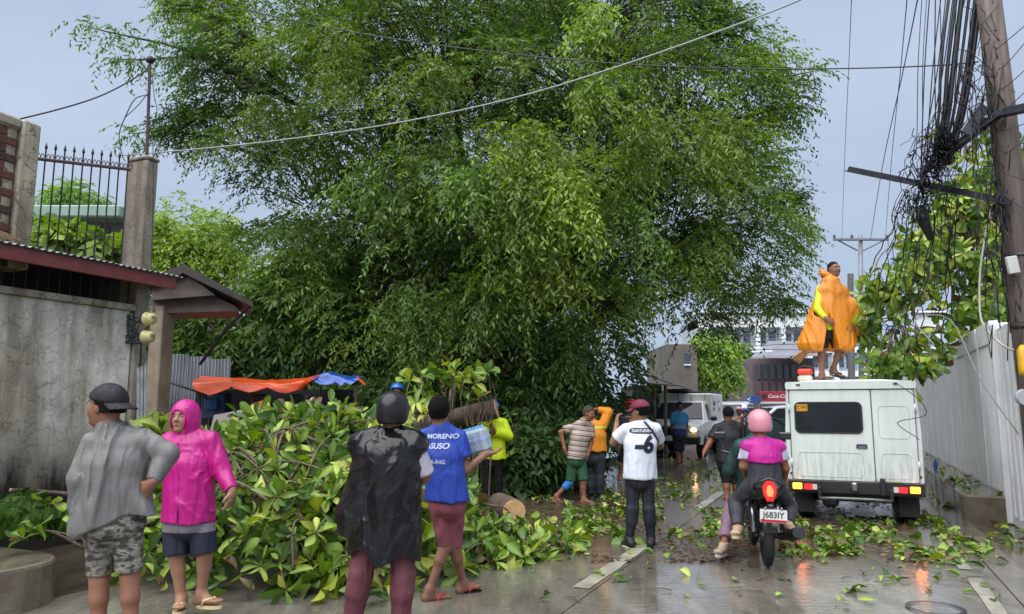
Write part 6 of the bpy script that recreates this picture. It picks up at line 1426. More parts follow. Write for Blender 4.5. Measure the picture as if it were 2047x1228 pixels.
def plate(name, cx, cz, w, h, r, y0, y1, mat, parent, lean=0.0):
    """rounded panel in the local xz plane from y0 (near) to y1"""
    return MB().prism([(cx + a, lean * (cz + b), cz + b) for a, b in rrect(w, h, r)], (0, y0, 0), (0, y1, 0)).build(name, mat, parent, fix=True)
def ring(name, cx, cz, w, h, r, th, y0, y1, mat, parent):
    A_ = [(cx + a, cz + b) for a, b in rrect(w, h, r)]; B_ = [(cx + a, cz + b) for a, b in rrect(w - 2 * th, h - 2 * th, max(.005, r - th))]; n = len(A_)
    v = [(a, y0, b) for a, b in A_] + [(a, y0, b) for a, b in B_] + [(a, y1, b) for a, b in A_] + [(a, y1, b) for a, b in B_]; f = []
    for i in range(n): j = (i + 1) % n; f += [(i, j, n + j, n + i), (i, 2 * n + i, 2 * n + j, j), (n + i, n + j, 3 * n + j, 3 * n + i)]
    return MB().add(v, f) or mesh(name, v, f, mat, parent)
def wheel(parent, x, y, r, w, rimr=.6):
    o = MB().lathe([(r * rimr, -w / 2), (r * .93, -w / 2), (r, -w / 2 + .02), (r, w / 2 - .02), (r * .93, w / 2), (r * rimr, w / 2)], 28, Matrix.Translation((x, y, r)) @ Matrix.Rotation(PI / 2, 4, 'Y')).build('wheel', MRUB, parent, True)
    MB().lathe([(.02, -w / 2 + .01), (r * rimr, -w / 2 + .03), (r * rimr, w / 2 - .03), (.02, w / 2 - .01)], 20, Matrix.Translation((x, y, r)) @ Matrix.Rotation(PI / 2, 4, 'Y')).build('rim', MCHR, o, True); return o
VW = 1.60
van = empty('white_van', Vector((4.44, 9.81, 0)), RROT, 'white boxy passenger van seen from behind with amber lights on', 'van')
# shell lofted along y: rear face slightly narrower at roof
def shell(secs):
    v = []; f = []; n = len(secs[0][1])
    for y, P in secs: v += [(a, y, b) for a, b in P]
    for k in range(len(secs) - 1):
        for i in range(n): j = (i + 1) % n; f.append((k * n + i, k * n + j, (k + 1) * n + j, (k + 1) * n + i))
    f += [tuple(range(n)), tuple(reversed(range((len(secs) - 1) * n, len(secs) * n)))]; m = MB(); m.add(v, f); return m
def sect(wb, wt, z0, z1, r=.05):
    return [(-wb / 2, z0), (wb / 2, z0), (wb / 2 + .005, (z0 + z1) * .5), (wt / 2, z1 - r), (wt / 2 - r * .6, z1 - r * .3), (wt * .25, z1 + .012), (-wt * .25, z1 + .012), (-wt / 2 + r * .6, z1 - r * .3), (-wt / 2, z1 - r), (-wb / 2 - .005, (z0 + z1) * .5)]
# body
shell([(0.0, sect(VW, VW - .06, .56, 1.84)), (.03, sect(VW + .02, VW - .04, .55, 1.86)), (2.3, sect(VW + .02, VW - .04, .5, 1.88)), (2.75, sect(VW, VW - .1, .5, 1.78)), (3.35, sect(VW, VW - .26, .5, 1.25)), (3.8, sect(VW - .06, VW - .2, .45, .95))]).build('body', MWHITE, van, fix=True)
plate('roof_lip', 0, 1.80, VW - .03, .10, .03, -.035, .0, MWHITE, van)
d1 = plate('rear_door', -.245, 1.15, .985, 1.17, .03, -.014, .0, MWHITE, van); d2 = plate('rear_door', .505, 1.15, .485, 1.17, .03, -.014, .0, MWHITE, van)
plate('glass', -.27, 1.375, .80, .385, .06, -.022, -.012, MGLASS, d1); ring('window_seal', -.27, 1.375, .83, .415, .07, .022, -.026, -.012, MBLK, d1)
hb = plate('handle', .115, 1.005, .135, .065, .015, -.02, -.012, MCHR, d1); plate('handle_recess', .115, 1.005, .115, .042, .01, -.024, -.019, MBLK, hb); plate('handle_grip', .115, 1.0, .09, .018, .006, -.032, -.02, MCHR, hb)
for o_, cx, cz, w, h in ((d1, -.27, .765, .80, .32), (d2, .505, .765, .34, .32), (d2, .505, 1.32, .36, .42)): ring('panel_groove', cx, cz, w, h, .06, .007, -.0185, -.013, PM('van_groove', '#b9c4c0', .4, .05), o_)
for x in (-.745, .255, .752): MB().box((x, -.0155, 1.15), (.009, .006, 1.17)).build('door_gap', MSEAM, van)
MB().box((0, -.016, 1.742), (VW - .08, .006, .010)).build('door_gap', MSEAM, van)
for x in (-.748, .757):
    for z in (1.5, .78): MB().tube([(x, -.022, z - .05), (x, -.022, z + .05)], .013, 8).build('hinge', MWHITE, van, True)
st_ = plate('sticker', -.585, 1.505, .135, .09, .006, -.027, -.0225, PM('sticker_yellow', '#e8a81c', .5, .05), d1); lettering('CWI', .062, (-.585, -.029, 1.505), (1, 0, 0), (0, 0, 1), PM('sticker_ink', '#5d3c10', .5, .05), st_, bold=.002); ring('sticker_border', -.585, 1.505, .115, .072, .004, .005, -.0285, -.026, PM('sticker_ink', '#5d3c10', .5, .05), st_)
for x, z in ((-.76, .64), (.765, .64)): MB().lathe([(.004, -.01), (.014, -.008), (.016, .004)], 10, Matrix.Translation((x, -.012, z)) @ Matrix.Rotation(PI / 2, 4, 'X')).build('rubber_stop', MBLK, van)
for x in (-.62, .55): plate('roof_clip', x, 1.812, .05, .016, .004, -.05, -.033, MBLK, van)
plate('number_strip', .45, .575, .19, .022, .004, -.03, -.01, PM('strip_cream', '#b8b294', .5, .1), van)
MB().box((0, .02, .475), (VW + .01, .1, .17), 0, .015).build('rear_apron', MBLK, van)
for sx_ in (-1, 1):
    q = empty('lamp_cluster', (0, 0, 0)); q.parent = van
    plate('housing', sx_ * .60, .475, .32, .10, .012, -.055, -.03, MBLK, q)
    plate('amber_lamp', sx_ * .69, .48, .11, .075, .01, -.07, -.05, MAMB, q); plate('red_lamp', sx_ * .555, .475, .10, .07, .008, -.066, -.05, MREDL, q); plate('clear_lamp', sx_ * .475, .475, .055, .07, .008, -.064, -.05, MCLR, q)
MB().tube([(-.42, -.09, .335), (-.2, -.1, .345), (.2, -.1, .345), (.42, -.09, .335)], .02, 8).build('step_bar', PM('dull_steel', '#6f7072', .45, .3, metal=.6), van, True)
for x in (-.42, .42): MB().box((x, -.04, .40), (.04, .12, .16), 0, .008).build('step_bracket', MBLK, van)
MB().box((.33, -.03, .5), (.06, .06, .22), 0, .008).build('latch_bracket', MBLK, van); MB().box((0.0, -.06, .49), (.07, .06, .11), 0, .015).build('tow_hitch', MCHR, van)
MB().box((0, .35, .36), (.9, .5, .14), 0, .02).build('underbody', MBLK, van); MB().tube([(-.6, .62, .28), (.6, .62, .28)], .05, 8).build('rear_axle', MBLK, van)
MB().box((-.3, .4, .28), (.2, .6, .16), 0, .04).build('fuel_tank', MBLK, van); MB().tube([(.25, .1, .27), (.25, 1.2, .3)], .03, 8).build('exhaust_pipe', PM('dull_steel', '#6f7072', .45, .3, metal=.6), van)
for x in (-.63, .63): wheel(van, x, .62, .29, .19); MB().box((x, .24, .24), (.24, .012, .26), 0, .005).build('mudflap', MRUB, van)
for x in (-.65, .65): wheel(van, x, 3.0, .29, .17)
dr = empty('open_door', (0, 0, 0)); dr.parent = van; dr.location = (-.82, 2.55, 0); dr.rotation_euler = (0, 0, math.radians(-62))
MB().box((-.02, -.45, .66), (.05, .9, .56), 0, .02).build('lower_panel', MWHITE, dr)
m = MB(); m.tube(curve([(0, 0, .95), (0, -.12, 1.15), (0, -.35, 1.32), (0, -.7, 1.38), (0, -.9, 1.34), (0, -.9, .95)], 5), .022, 6); m.build('window_frame', MBLK, dr, True)
MB().box((0, -.5, 1.13), (.008, .72, .38), 0, .002).build('pane', PM('green_glass', '#2f4a48', .08, .2, trans=.4), dr)
MB().box((-.1, -.1, 1.0), (.06, .16, .22), 0, .03).build('wing_mirror', MBLK, dr)
# red-and-white tool box on the roof (behind the man's feet)
tb = empty('tool_case', Vector(at(1610, 762, 10.9)), RROT, 'small red and white tool case standing on the van roof', 'tool case')
tb.location.z = 1.875
MB().box((0, 0, .055), (.20, .2, .10), 0, .03).build('base', PM('case_white', '#cfc8ba', .5, .15), tb); MB().box((0, 0, .15), (.21, .21, .085), 0, .025).build('lid', PM('case_red', '#d8402c', .4, .1), tb); MB().tube([(-.1, 0, .1), (-.12, 0, .2), (0, 0, .24), (.12, 0, .21), (.12, 0, .08)], .014, 6).build('handle', MBLK, tb, True)

def pickup(name, label, loc, rz, col, box=True, L_=1.0):
    r = empty(name, loc, rz, label, 'truck'); w = 1.76; mt = PM(name + '_paint', col, .35, .06, 2, coat=.4)
    # front faces local -y
    shell([(0, [(-.70, .45), (.70, .45), (.76, .75), (.74, .92), (.5, .98), (-.5, .98), (-.74, .92), (-.76, .75)]), (.18, [(-.86, .42), (.86, .42), (.88, .8), (.86, 1.0), (.5, 1.06), (-.5, 1.06), (-.86, 1.0), (-.88, .8)]),
           (1.1, [(-.88, .42), (.88, .42), (.89, .85), (.86, 1.08), (.5, 1.14), (-.5, 1.14), (-.86, 1.08), (-.89, .85)]), (4.6, [(-.88, .42), (.88, .42), (.89, .85), (.88, 1.08), (.5, 1.12), (-.5, 1.12), (-.88, 1.08), (-.89, .85)])]).build('body', mt, r, fix=True)
    shell([(1.05, [(-.8, 1.08), (.8, 1.08), (.72, 1.12), (-.72, 1.12)]), (1.75, [(-.84, 1.08), (.84, 1.08), (.66, 1.70), (-.66, 1.70)]), (2.6, [(-.84, 1.08), (.84, 1.08), (.68, 1.74), (-.68, 1.74)]), (2.9, [(-.84, 1.08), (.84, 1.08), (.7, 1.6), (-.7, 1.6)])]).build('cab', mt, r, fix=True)
    MB().prism([(-.75, 1.09, 1.155), (.75, 1.09, 1.155), (.63, 1.70, 1.66), (-.63, 1.70, 1.66)], (0, -.02, .02), (0, -.004, .006)).build('windscreen', MGLASS, r, fix=True)
    for sx_ in (-1, 1):
        MB().prism([(sx_ * .845, 1.75, 1.14), (sx_ * .845, 2.75, 1.14), (sx_ * .715, 2.7, 1.62), (sx_ * .70, 1.9, 1.62)], (sx_ * .006, 0, 0), (sx_ * .02, 0, 0)).build('side_window', MGLASS, r, fix=True)
        mr = MB().box((sx_ * 1.02, 1.5, 1.18), (.2, .1, .15), 0, .04).build('mirror', MBLK, r)
        hl = MB().box((sx_ * .66, .035, .84), (.34, .1, .15), 0, .04).build('headlight', MCLR, r); MB().box((sx_ * .66, -.02, .85), (.14, .05, .09), 0, .03).build('bulb', PM('headlamp_lit', '#ffd9a0', .3, .05, emit=(1, .62, .22), estr=6.0), hl)
        wheel(r, sx_ * .76, .75, .36, .24); wheel(r, sx_ * .76, 3.7, .36, .24)
    gl = MB().box((0, -.01, .82), (.86, .06, .24), 0, .03).build('grille', MBLK, r)
    for k in range(3): MB().box((0, -.045, .75 + k * .07), (.8, .02, .018)).build('slat', PM('slat_dark', '#3b3c3e', .4, .1), gl)
    MB().box((0, -.06, .56), (1.72, .2, .26), 0, .05).build('bumper', MBLK, r); MB().box((0, -.17, .60), (.3, .012, .14), 0, .004).build('number_plate', PM('plate_white', '#c6c8c8', .5, .05), r)
    if box:
        b = MB().box((0, 3.4, 1.52), (1.72, 2.4, .92), 0, .04).build('box_body', PM(name + '_box', '#cfd1cc', .45, .08, 1.5), r)
        for k in range(4): MB().box((-.64 + k * .43, 2.19, 1.86), (.012, .02, .2)).build('seam', MSEAM, b)
        for sx_ in (-1, 1):
            for k in range(2): MB().box((sx_ * .865, 2.75 + k * 1.0, 1.62), (.012, .5, .42), 0, .005).build('side_window', MGLASS, b)
        rk = MB()
        for k in range(4): rk.tube([(-.8, 2.4 + k * .6, 2.03), (.8, 2.4 + k * .6, 2.03)], .02, 5)
        rk.tube([(-.8, 2.3, 2.05), (-.8, 4.5, 2.05)], .02, 5); rk.tube([(.8, 2.3, 2.05), (.8, 4.5, 2.05)], .02, 5); rk.build('roof_rack', MBLK, r)
        MB().box((-.3, 3.2, 2.10), (.9, 1.4, .08), .1, .02).build('roof_load', PM('load_grey', '#6a6763', .7, .4, 5), r)
    return r
tk = gr(1344, 917); pickup('white_truck', 'white pickup truck with box body and headlights on driving towards us', tk, RROT, '#d5d8d6')
def small_car(name, label, loc, rz, col, h=1.6, L_=4.4):
    r = empty(name, loc, rz, label, 'car'); mt = PM(name + '_paint', col, .3, .05, 2, coat=.5); k = h / 1.6
    prof = [(-2.2, .35), (-2.25, .7), (-2.1, .95), (-1.2, 1.05), (-.6, 1.52), (.2, 1.6), (1.4, 1.56), (2.0, 1.1), (2.2, 1.0), (2.25, .5), (2.15, .35)]
    shell([(-.85, [(a * .97, b * k * .98) for a, b in prof]), (-.78, [(a, b * k) for a, b in prof]), (.78, [(a, b * k) for a, b in prof]), (.85, [(a * .97, b * k * .98) for a, b in prof])]).build('body', mt, r, fix=True)
    for sg_ in (-1, 1):
        MB().prism([(-1.05, sg_ * .862, 1.06 * k), (-.55, sg_ * .862, 1.46 * k), (.3, sg_ * .862, 1.50 * k), (.3, sg_ * .862, 1.06 * k)], (0, 0, 0), (0, sg_ * .01, 0)).build('side_window', MGLASS, r, fix=True)
        MB().prism([(.36, sg_ * .862, 1.06 * k), (.36, sg_ * .862, 1.50 * k), (1.35, sg_ * .862, 1.46 * k), (1.75, sg_ * .862, 1.08 * k)], (0, 0, 0), (0, sg_ * .01, 0)).build('side_window', MGLASS, r, fix=True)
        for x in (-1.4, 1.4):
            o = MB().lathe([(.2, -.1), (.31, -.1), (.33, -.08), (.33, .08), (.31, .1), (.2, .1)], 20, Matrix.Translation((x, sg_ * .76, .33)) @ Matrix.Rotation(PI / 2, 4, 'X')).build('wheel', MRUB, r, True); MB().lathe([(.02, -.09), (.2, -.08), (.2, .08), (.02, .09)], 14, Matrix.Translation((x, sg_ * .76, .33)) @ Matrix.Rotation(PI / 2, 4, 'X')).build('rim', MCHR, o)
    MB().prism([(-1.22, -.72, 1.07 * k), (-.66, -.66, 1.49 * k), (-.66, .66, 1.49 * k), (-1.22, .72, 1.07 * k)], (-.012, 0, .01), (-.002, 0, .002)).build('windscreen', MGLASS, r, fix=True)
    for s2 in (-1, 1): MB().box((-2.2, s2 * .62, .72 * k), (.08, .3, .12), 0, .03).build('headlight', MCLR, r); MB().box((2.2, s2 * .62, .85 * k), (.08, .25, .16), 0, .03).build('tail_light', MREDL, r)
    return r
small_car('silver_car', 'silver white car crossing behind the open van door', Vector((xat(1566, 31), 31, 0)), 0, '#c3cbd4', 1.62)
small_car('parked_car', 'white car roof just behind the box body truck', Vector((xat(1452, 29), 29, 0)), PI / 2 + RROT, '#c8d0da', 1.75)

# motorcycle
mb = empty('motorcycle', Vector((gr(1535, 1133).x - .06, gr(1535, 1133).y - .28, 0)), math.radians(-12), 'black motorcycle with red tail light and white number plate', 'motorcycle')
MFR = PM('bike_black', (.02, .02, .022), .3, .3, 8, coat=.4); MENG = PM('engine_grey', '#4d4e52', .4, .3, 10, metal=.7)
def bike_wheel(y, r=.285, w=.085):
    o = MB().lathe([(r * .74, -w * .35), (r * .86, -w / 2), (r * .97, -w * .3), (r, 0), (r * .97, w * .3), (r * .86, w / 2), (r * .74, w * .35)], 32, Matrix.Translation((0, y, r)) @ Matrix.Rotation(PI / 2, 4, 'Y')).build('wheel', MRUB, mb, True)
    m = MB(); Mx = Matrix.Translation((0, y, r)) @ Matrix.Rotation(PI / 2, 4, 'Y'); m.lathe([(r * .70, -w * .25), (r * .76, -w * .3), (r * .76, w * .3), (r * .70, w * .25)], 28, Mx)
    m.build('rim', MENG, o, True); m = MB(); m.lathe([(.05, -.06), (.05, .06)], 12, Mx)
    m.build('hub', MENG, o, True)
    for k in range(5):
        a = 2 * PI * k / 5; m = MB(); m.box((0, y + math.sin(a) * r * .38, r + math.cos(a) * r * .38), (.03, .028, r * .66), 0, .006, M=Matrix.Rotation(-a, 3, 'X')); m.build('spoke', MENG, o)
    return o
bike_wheel(.285); bike_wheel(1.52)
MB().prism([(-.07, .0, .56), (.07, .0, .56), (.055, -.12, .40), (-.055, -.12, .40)], (0, .02, .02), (0, .05, .02)).build('rear_fender', MFR, mb, fix=True)
m = MB()
for k in range(9):
    a = math.radians(20 + k * 14); m.box((0, .285 - math.cos(a) * .33, .285 + math.sin(a) * .33), (.13, .09, .012), 0, .003, M=Matrix.Rotation(-(a - PI / 2) * -1, 3, 'X'))
m.build('mudguard', MFR, mb)
# tail: pointed cowl with lit lamp
shell([(-.10, [(-.03, .70), (.03, .70), (.05, .76), (.03, .82), (-.03, .82), (-.05, .76)]), (.02, [(-.075, .66), (.075, .66), (.10, .76), (.06, .85), (-.06, .85), (-.10, .76)]), (.35, [(-.11, .62), (.11, .62), (.13, .76), (.10, .82), (-.10, .82), (-.13, .76)]), (.8, [(-.10, .6), (.10, .6), (.12, .72), (.10, .78), (-.10, .78), (-.12, .72)])]).build('tail_cowl', MFR, mb, fix=True)
MB().prism([(-.028, 0, .655), (.028, 0, .655), (.055, 0, .72), (.062, 0, .78), (.03, 0, .835), (-.03, 0, .835), (-.062, 0, .78), (-.055, 0, .72)], (0, -.125, 0), (0, -.09, 0)).build('tail_lens', PM('tail_lens', '#7d2226', .2, .1, emit=(.6, .02, .015), estr=.3), mb, fix=True)
MB().prism([(-.02, 0, .70), (.022, 0, .70), (.034, 0, .75), (.012, 0, .80), (-.016, 0, .795), (-.03, 0, .75)], (0, -.14, 0), (0, -.12, 0)).build('tail_bulb', PM('tail_lit', '#e03018', .3, .1, emit=(1.0, .035, .012), estr=4.0), mb, fix=True)
np_ = plate('number_plate', 0, .53, .235, .115, .008, -.165, -.155, PM('plate_white2', '#d7d9d8', .45, .03), mb, lean=0.0); np_.rotation_euler = (0, math.radians(2), 0)
lettering('J683IY', .074, (0, -.168, .538), (1, 0, 0), (0, 0, 1), PM('plate_ink', '#20242c', .5, .05), np_, bold=.001, sx=.95); plate('red_band', 0, .488, .225, .022, .003, -.169, -.164, PM('plate_red', '#b3252c', .45, .05), np_)
for x in (-.07, .07): MB().lathe([(.012, -.01), (.012, .004), (.004, .006)], 8, Matrix.Translation((x, -.17, .60)) @ Matrix.Rotation(PI / 2, 4, 'X')).build('bolt', MCHR, np_)
MB().box((0, -.10, .58), (.05, .12, .1), 0, .01).build('plate_bracket', MFR, mb)
for sx_ in (-1, 1):
    MB().tube([(sx_ * .11, .27, .32), (sx_ * .12, .40, .68)], .028, 10).build('shock_absorber', MCHR, mb, True); MB().tube([(sx_ * .09, .285, .285), (sx_ * .08, .85, .38)], .022, 8).build('swing_arm', MENG, mb, True)
    MB().tube([(sx_ * .09, 1.52, .285), (sx_ * .08, 1.30, .80)], .025, 8).build('fork', MCHR, mb, True)
    MB().tube([(sx_ * .05, 1.27, .98), (sx_ * .33, 1.18, 1.03)], .015, 8).build('handlebar', MFR, mb, True)
    mr = MB().box((sx_ * .34, 1.2, 1.2), (.13, .03, .08), 0, .02).build('mirror', MFR, mb); MB().tube([(sx_ * .25, 1.2, 1.03), (sx_ * .33, 1.2, 1.17)], .006, 5).build('stalk', MFR, mr)
    MB().tube([(sx_ * .1, .75, .30), (sx_ * .30, .75, .30)], .014, 6).build('foot_peg', MENG, mb)
    MB().tube([(sx_ * .1, .42, .40), (sx_ * .27, .42, .38)], .012, 6).build('foot_peg', MENG, mb)
MB().tube(curve([(.12, .95, .22), (.17, .6, .24), (.22, .2, .31), (.235, -.08, .38)], 5), [.025] * 5 + [.04] * 5 + [.058] * 6, 12).build('exhaust', PM('exhaust_black', '#2b2c30', .35, .3, metal=.5), mb, True)
MB().lathe([(.03, -.02), (.052, -.015), (.056, .0), (.05, .01)], 14, Matrix.Translation((.236, -.085, .383)) @ Matrix.Rotation(PI / 2, 4, 'X')).build('exhaust_tip', MENG, mb)
MB().box((0, .95, .38), (.26, .4, .3), 0, .06).build('engine', MENG, mb); MB().box((0, .75, .60), (.2, .55, .16), 0, .05).build('side_cover', MFR, mb)
MB().box((0, .55, .80), (.26, .78, .09), 0, .035).build('seat', PM('seat_vinyl', (.02, .02, .021), .5, .2, 30, bump=.2), mb); MB().box((0, 1.12, .78), (.24, .4, .22), 0, .08).build('fuel_tank', MFR, mb)
MB().tube([(-.12, .06, .74), (-.13, -.06, .80), (0, -.10, .86), (.13, -.06, .80), (.12, .06, .74)], .012, 6).build('grab_rail', MFR, mb, True)
MB().box((0, 1.42, .95), (.2, .12, .2), 0, .05).build('headlamp', MFR, mb)
# ================================================================== people
def cloth(name, col, rough=.6, bump=.5, bscale=16, sheen=0, var=.14, scale=7, st=.6, **k):
    if name in _MC: return _MC[name]
    return crease(PM(name, col, rough, var, scale, **k), st)
def pattern_mat(name, fn, rough=.65):
    if name in _MC: return _MC[name]
    m, t, p = NM(name); tcn = N(t, 'ShaderNodeTexCoord'); fn(t, tcn.outputs['Object'], p); p.inputs['Roughness'].default_value = rough
    crease(m, .4)
    _MC[name] = m; return m
def camo(t, ob, p):
    mp_ = N(t, 'ShaderNodeMapping'); mp_.inputs['Scale'].default_value = (1, 1, 2.0); t.links.new(ob, mp_.inputs[0])
    n = N(t, 'ShaderNodeTexNoise', Scale=17, Detail=2, Roughness=.5); t.links.new(mp_.outputs[0], n.inputs[0])
    r = N(t, 'ShaderNodeValToRGB'); r.color_ramp.interpolation = 'CONSTANT'; e = r.color_ramp.elements; e[0].position = 0; e[0].color = (*lin('#3b3a37'), 1); e[1].position = .43; e[1].color = (*lin('#5d5b55'), 1)
    for ps, c in ((.50, '#7d7b72'), (.58, '#96938a'), (.66, '#4c4a46')): q = e.new(ps); q.color = (*lin(c), 1)
    t.links.new(n.outputs[0], r.inputs[0]); t.links.new(r.outputs[0], p.inputs['Base Color'])
def zramp(name, stops, rough=.65, wob=.0):
    """colour bands up the garment: stops (height m, colour)"""
    def fn(t, ob, p):
        s = N(t, 'ShaderNodeSeparateXYZ'); t.links.new(ob, s.inputs[0]); mr = N(t, 'ShaderNodeMapRange'); z0, z1 = stops[0][0], stops[-1][0] + .001
        mr.inputs['From Min'].default_value = z0; mr.inputs['From Max'].default_value = z1; t.links.new(s.outputs[2], mr.inputs[0])
        r = N(t, 'ShaderNodeValToRGB'); r.color_ramp.interpolation = 'CONSTANT'; e = r.color_ramp.elements
        for i, (z, c) in enumerate(stops):
            q = e[i] if i < 2 else e.new((z - z0) / (z1 - z0)); q.position = min(1, (z - z0) / (z1 - z0)); q.color = (*lin(c), 1)
        t.links.new(mr.outputs[0], r.inputs[0]); t.links.new(r.outputs[0], p.inputs['Base Color'])
    return pattern_mat(name, fn, rough)
def gpt(px, py, d): p = at(px, py, d); return Vector((p.x, d, 0))
BLACKHAIR = '#0d0b0a'

# ---- man in the grey jacket, back to us, looking left
d = 4.35
P1 = Person('man in grey jacket, black backward cap and camouflage shorts seen from behind', d, gpt(232, 1000, d), dict(head=(213, 812, .0), neck=(226, 858, .0), shl=(196, 888, -.02), shr=(286, 882, .0), ell=(170, 956, -.06), elr=(334, 908, .02), wrl=(162, 1010, -.04), wrr=(304, 966, -.06),
    hil=(205, 1040, 0), hir=(253, 1036, 0), knl=(199, 1148, .02), knr=(260, 1143, .02), anl=(196, 1298, .0), anr=(262, 1300, .0)), fwd=(-.35, .94), hfwd=(-.97, .25), hpitch=.05, skin='#8e6450', vox=.0065, b=.95, hs=1.04)
P1.hand('l', (.2, .0, -1), (1, 0, 0), .5); P1.hand('r', (-.6, .1, -.6), (0, 1, 0), .6)
b1 = P1.body(); P1.face('#1c1512')
P1.hair('#1d1a19', front=.05, back=-.035)
MBC = cloth('cap_black', '#17181d', .7, .15); cp = P1.cap(MBC, -1, .0)
lettering('BLEED', .030, P1.hp(.0, -.1, .068), nv(-P1.H[0] + P1.H[1] * -.0), P1.H[2], PM('stitch_yellow', '#d8a93a', .6, .05), P1.root, target=cp, bold=.002); lettering('BLUE', .028, P1.hp(.0, -.1, .040), -P1.H[0], P1.H[2], PM('stitch_orange', '#c8502c', .6, .05), P1.root, target=cp, bold=.002)
J = P1.J
tail = [ECap(J['wrl'] + (.02, 0, .0), J['wrl'] + (.05, .02, -.16), (.065, .05), (.07, .045), P1.side, .03), ECap(P1.waist, np.array((J['hil'][0] - .0, J['hil'][1], J['hil'][2] - .03)), (.14, .12), (.15, .13), P1.side, .06), ECap(P1.waist + (.09, 0, .0), np.array((J['hir'][0] + .12, J['hir'][1], J['hir'][2] + .0)), (.07, .10), (.06, .11), P1.side, .04)]
P1.top('jacket', cloth('jacket_grey', '#71706f', .5, .5, 16, 0, .12, 4, rvar=.1), (1.95, 1.95), .020, -.06, .02, .030, 6.0, 11, .018, tail, hemf=lambda X: -.10 * np.clip((-.02 - X[:, 0]) / .2, -.6, 1.3), collar=.035, stretch=(1, 1, .22), vox=.0078)
P1.bottom('shorts', pattern_mat('camo_grey', camo), (1.0, 1.0), .014, .2, .007, 8, 4, .006)
for q in 'lr': P1.footwear(q, MBLK, strap=MBLK)

# ---- woman in the pink hooded jacket
d = 5.6
P2 = Person('woman in bright magenta hooded rain jacket and navy shorts', d, gpt(385, 1000, d), dict(head=(369, 834, -.03), neck=(376, 868, .0), shl=(337, 884, 0), shr=(421, 882, 0), ell=(318, 938, .02), elr=(445, 940, .0), wrl=(300, 968, -.05), wrr=(463, 982, -.08), hil=(352, 1040, 0), hir=(402, 1038, 0), knl=(352, 1112, -.02), knr=(409, 1110, -.01), anl=(363, 1196, .0), anr=(403, 1187, .03), tol=(357, 1213, -.13), tor=(432, 1201, -.03)), fwd=(-.1, -1), hfwd=(-.18, -1), hpitch=.02, skin='#9f7862', vox=.0072, b=.96, hs=.97)
P2.hand('r', (.0, -.15, -1), (-1, .2, 0), .55, .1, .95); P2.hand('l', (-.4, -.3, -.6), (0, 1, 0), .5)
P2.body(); P2.face('#3a2a22')
MPK = cloth('jacket_magenta', '#ba157e', .42, .5, 16, 0, .10, 5, coat=.1)
c2 = A3(P2.hp(0, 0, 0)); R2 = P2.HR.astype(np.float32)
hood = [Ell(P2.hp(0, -.016, .012), (.105, .118, .125), P2.HR, .05), Cone(P2.hp(0, -.02, -.07), P2.J['neck'] - (0, 0, .02), .092, .098, .06)]
def hoodpost(X, dd):
    q = (X - c2) @ R2; dd = dd + .005 * folds(X, 6, 14, (1, 1, .6))
    op = np.sqrt((q[:, 0] / .058) ** 2 + ((q[:, 2] + .036) / .078) ** 2) - 1
    return smax(dd, -np.maximum(op * .06, .015 - q[:, 1]), .012)
sdf_obj('hood', hood, .008, MPK, P2.root, hoodpost)
MB().tube([P2.hp(.058 * math.cos(a) * 1.05, .088 - .012 * abs(math.sin(a)), -.036 + .080 * math.sin(a)) for a in np.linspace(-.6, PI + .6, 20)], .007, 7).build('hood_edge', MPK, P2.root, True)
P2.top('jacket', MPK, (1.97, 1.97), .024, -.045, .022, .018, 8, 21, .016, [Cone(P2.J['neck'], P2.J['neck'] - (0, 0, .06), .085, .12, .05)], collar=.06, stretch=(.7, 1, .8), vox=.008)
MB().tube([P2.J['neck'] + (0.0, -.115, -.03), P2.chest + (-.012, -.150, 0), P2.waist + (-.012, -.150, 0), P2.pel + (-.01, -.168, -.03)], .004, 5).build('zip', PM('zip_pink', '#9c1470', .4, .1), P2.root, True)
zz = P2.pel[2]
P2.bottom('shorts', zramp('board_shorts', [(0, '#1c2133'), (zz - .115, '#7f7d86'), (zz - .045, '#5c1733'), (2, '#5c1733')]), (.98, .96), .018, .2, .006, 8, 5, .022)
for q in 'lr': P2.footwear(q, PM('sandal_cream', '#d8c49a', .5, .1), strap=PM('sandal_strap', '#e0cba0', .5, .1))

# ---- helmeted man wearing a black bin bag
d = 5.15
#P3
P3 = Person('man in black motorcycle helmet wearing a black plastic bag over wine red trousers', d, gpt(765, 1000, d), dict(head=(786, 822, .0), neck=(780, 866, .02), shl=(722, 884, 0), shr=(828, 888, 0), ell=(726, 950, .12), elr=(848, 952, .06), wrl=(750, 985, .28), wrr=(835, 968, .32), hil=(738, 1058, 0), hir=(800, 1056, 0), knl=(722, 1148, .0), knr=(805, 1148, .0), anl=(704, 1236, .03), anr=(802, 1238, .02)), fwd=(.05, 1), hfwd=(.25, 1), skin='#8a6350', vox=.009, b=1.08)
P3.hand('r', (-.2, 1, .3), (-1, 0, 0), .7); P3.hand('l', (.3, 1, .2), (1, 0, 0), .7)
P3.body(); P3.hair(BLACKHAIR)
hm = P3.helmet(PM('helmet_black', (.012, .012, .014), .30, .2, 6, coat=.15, spec=.35), .93, True, 'helmet', low=-.095)
lettering('BELL', .022, P3.hp(0.02, -.12, .055), -P3.H[0], P3.H[2], PM('decal_white', '#d0d0d2', .5, .02), P3.root, target=hm, bold=.002, name='helmet_badge'); lettering('8', .034, P3.hp(0.022, -.12, .012), -P3.H[0], P3.H[2], PM('decal_white', '#d0d0d2', .5, .02), P3.root, target=hm, bold=.003, name='helmet_badge')
P3.top('tee_shirt', cloth('tee_pale', '#c3bccb', .7), (0, .95), .006, .05, .0, .003, 9, 31, .022, [Cone(P3.J['shr'] * .5 + P3.J['elr'] * .5, P3.J['shr'] * .1 + P3.J['elr'] * .9, .066, .072, .02, True)])
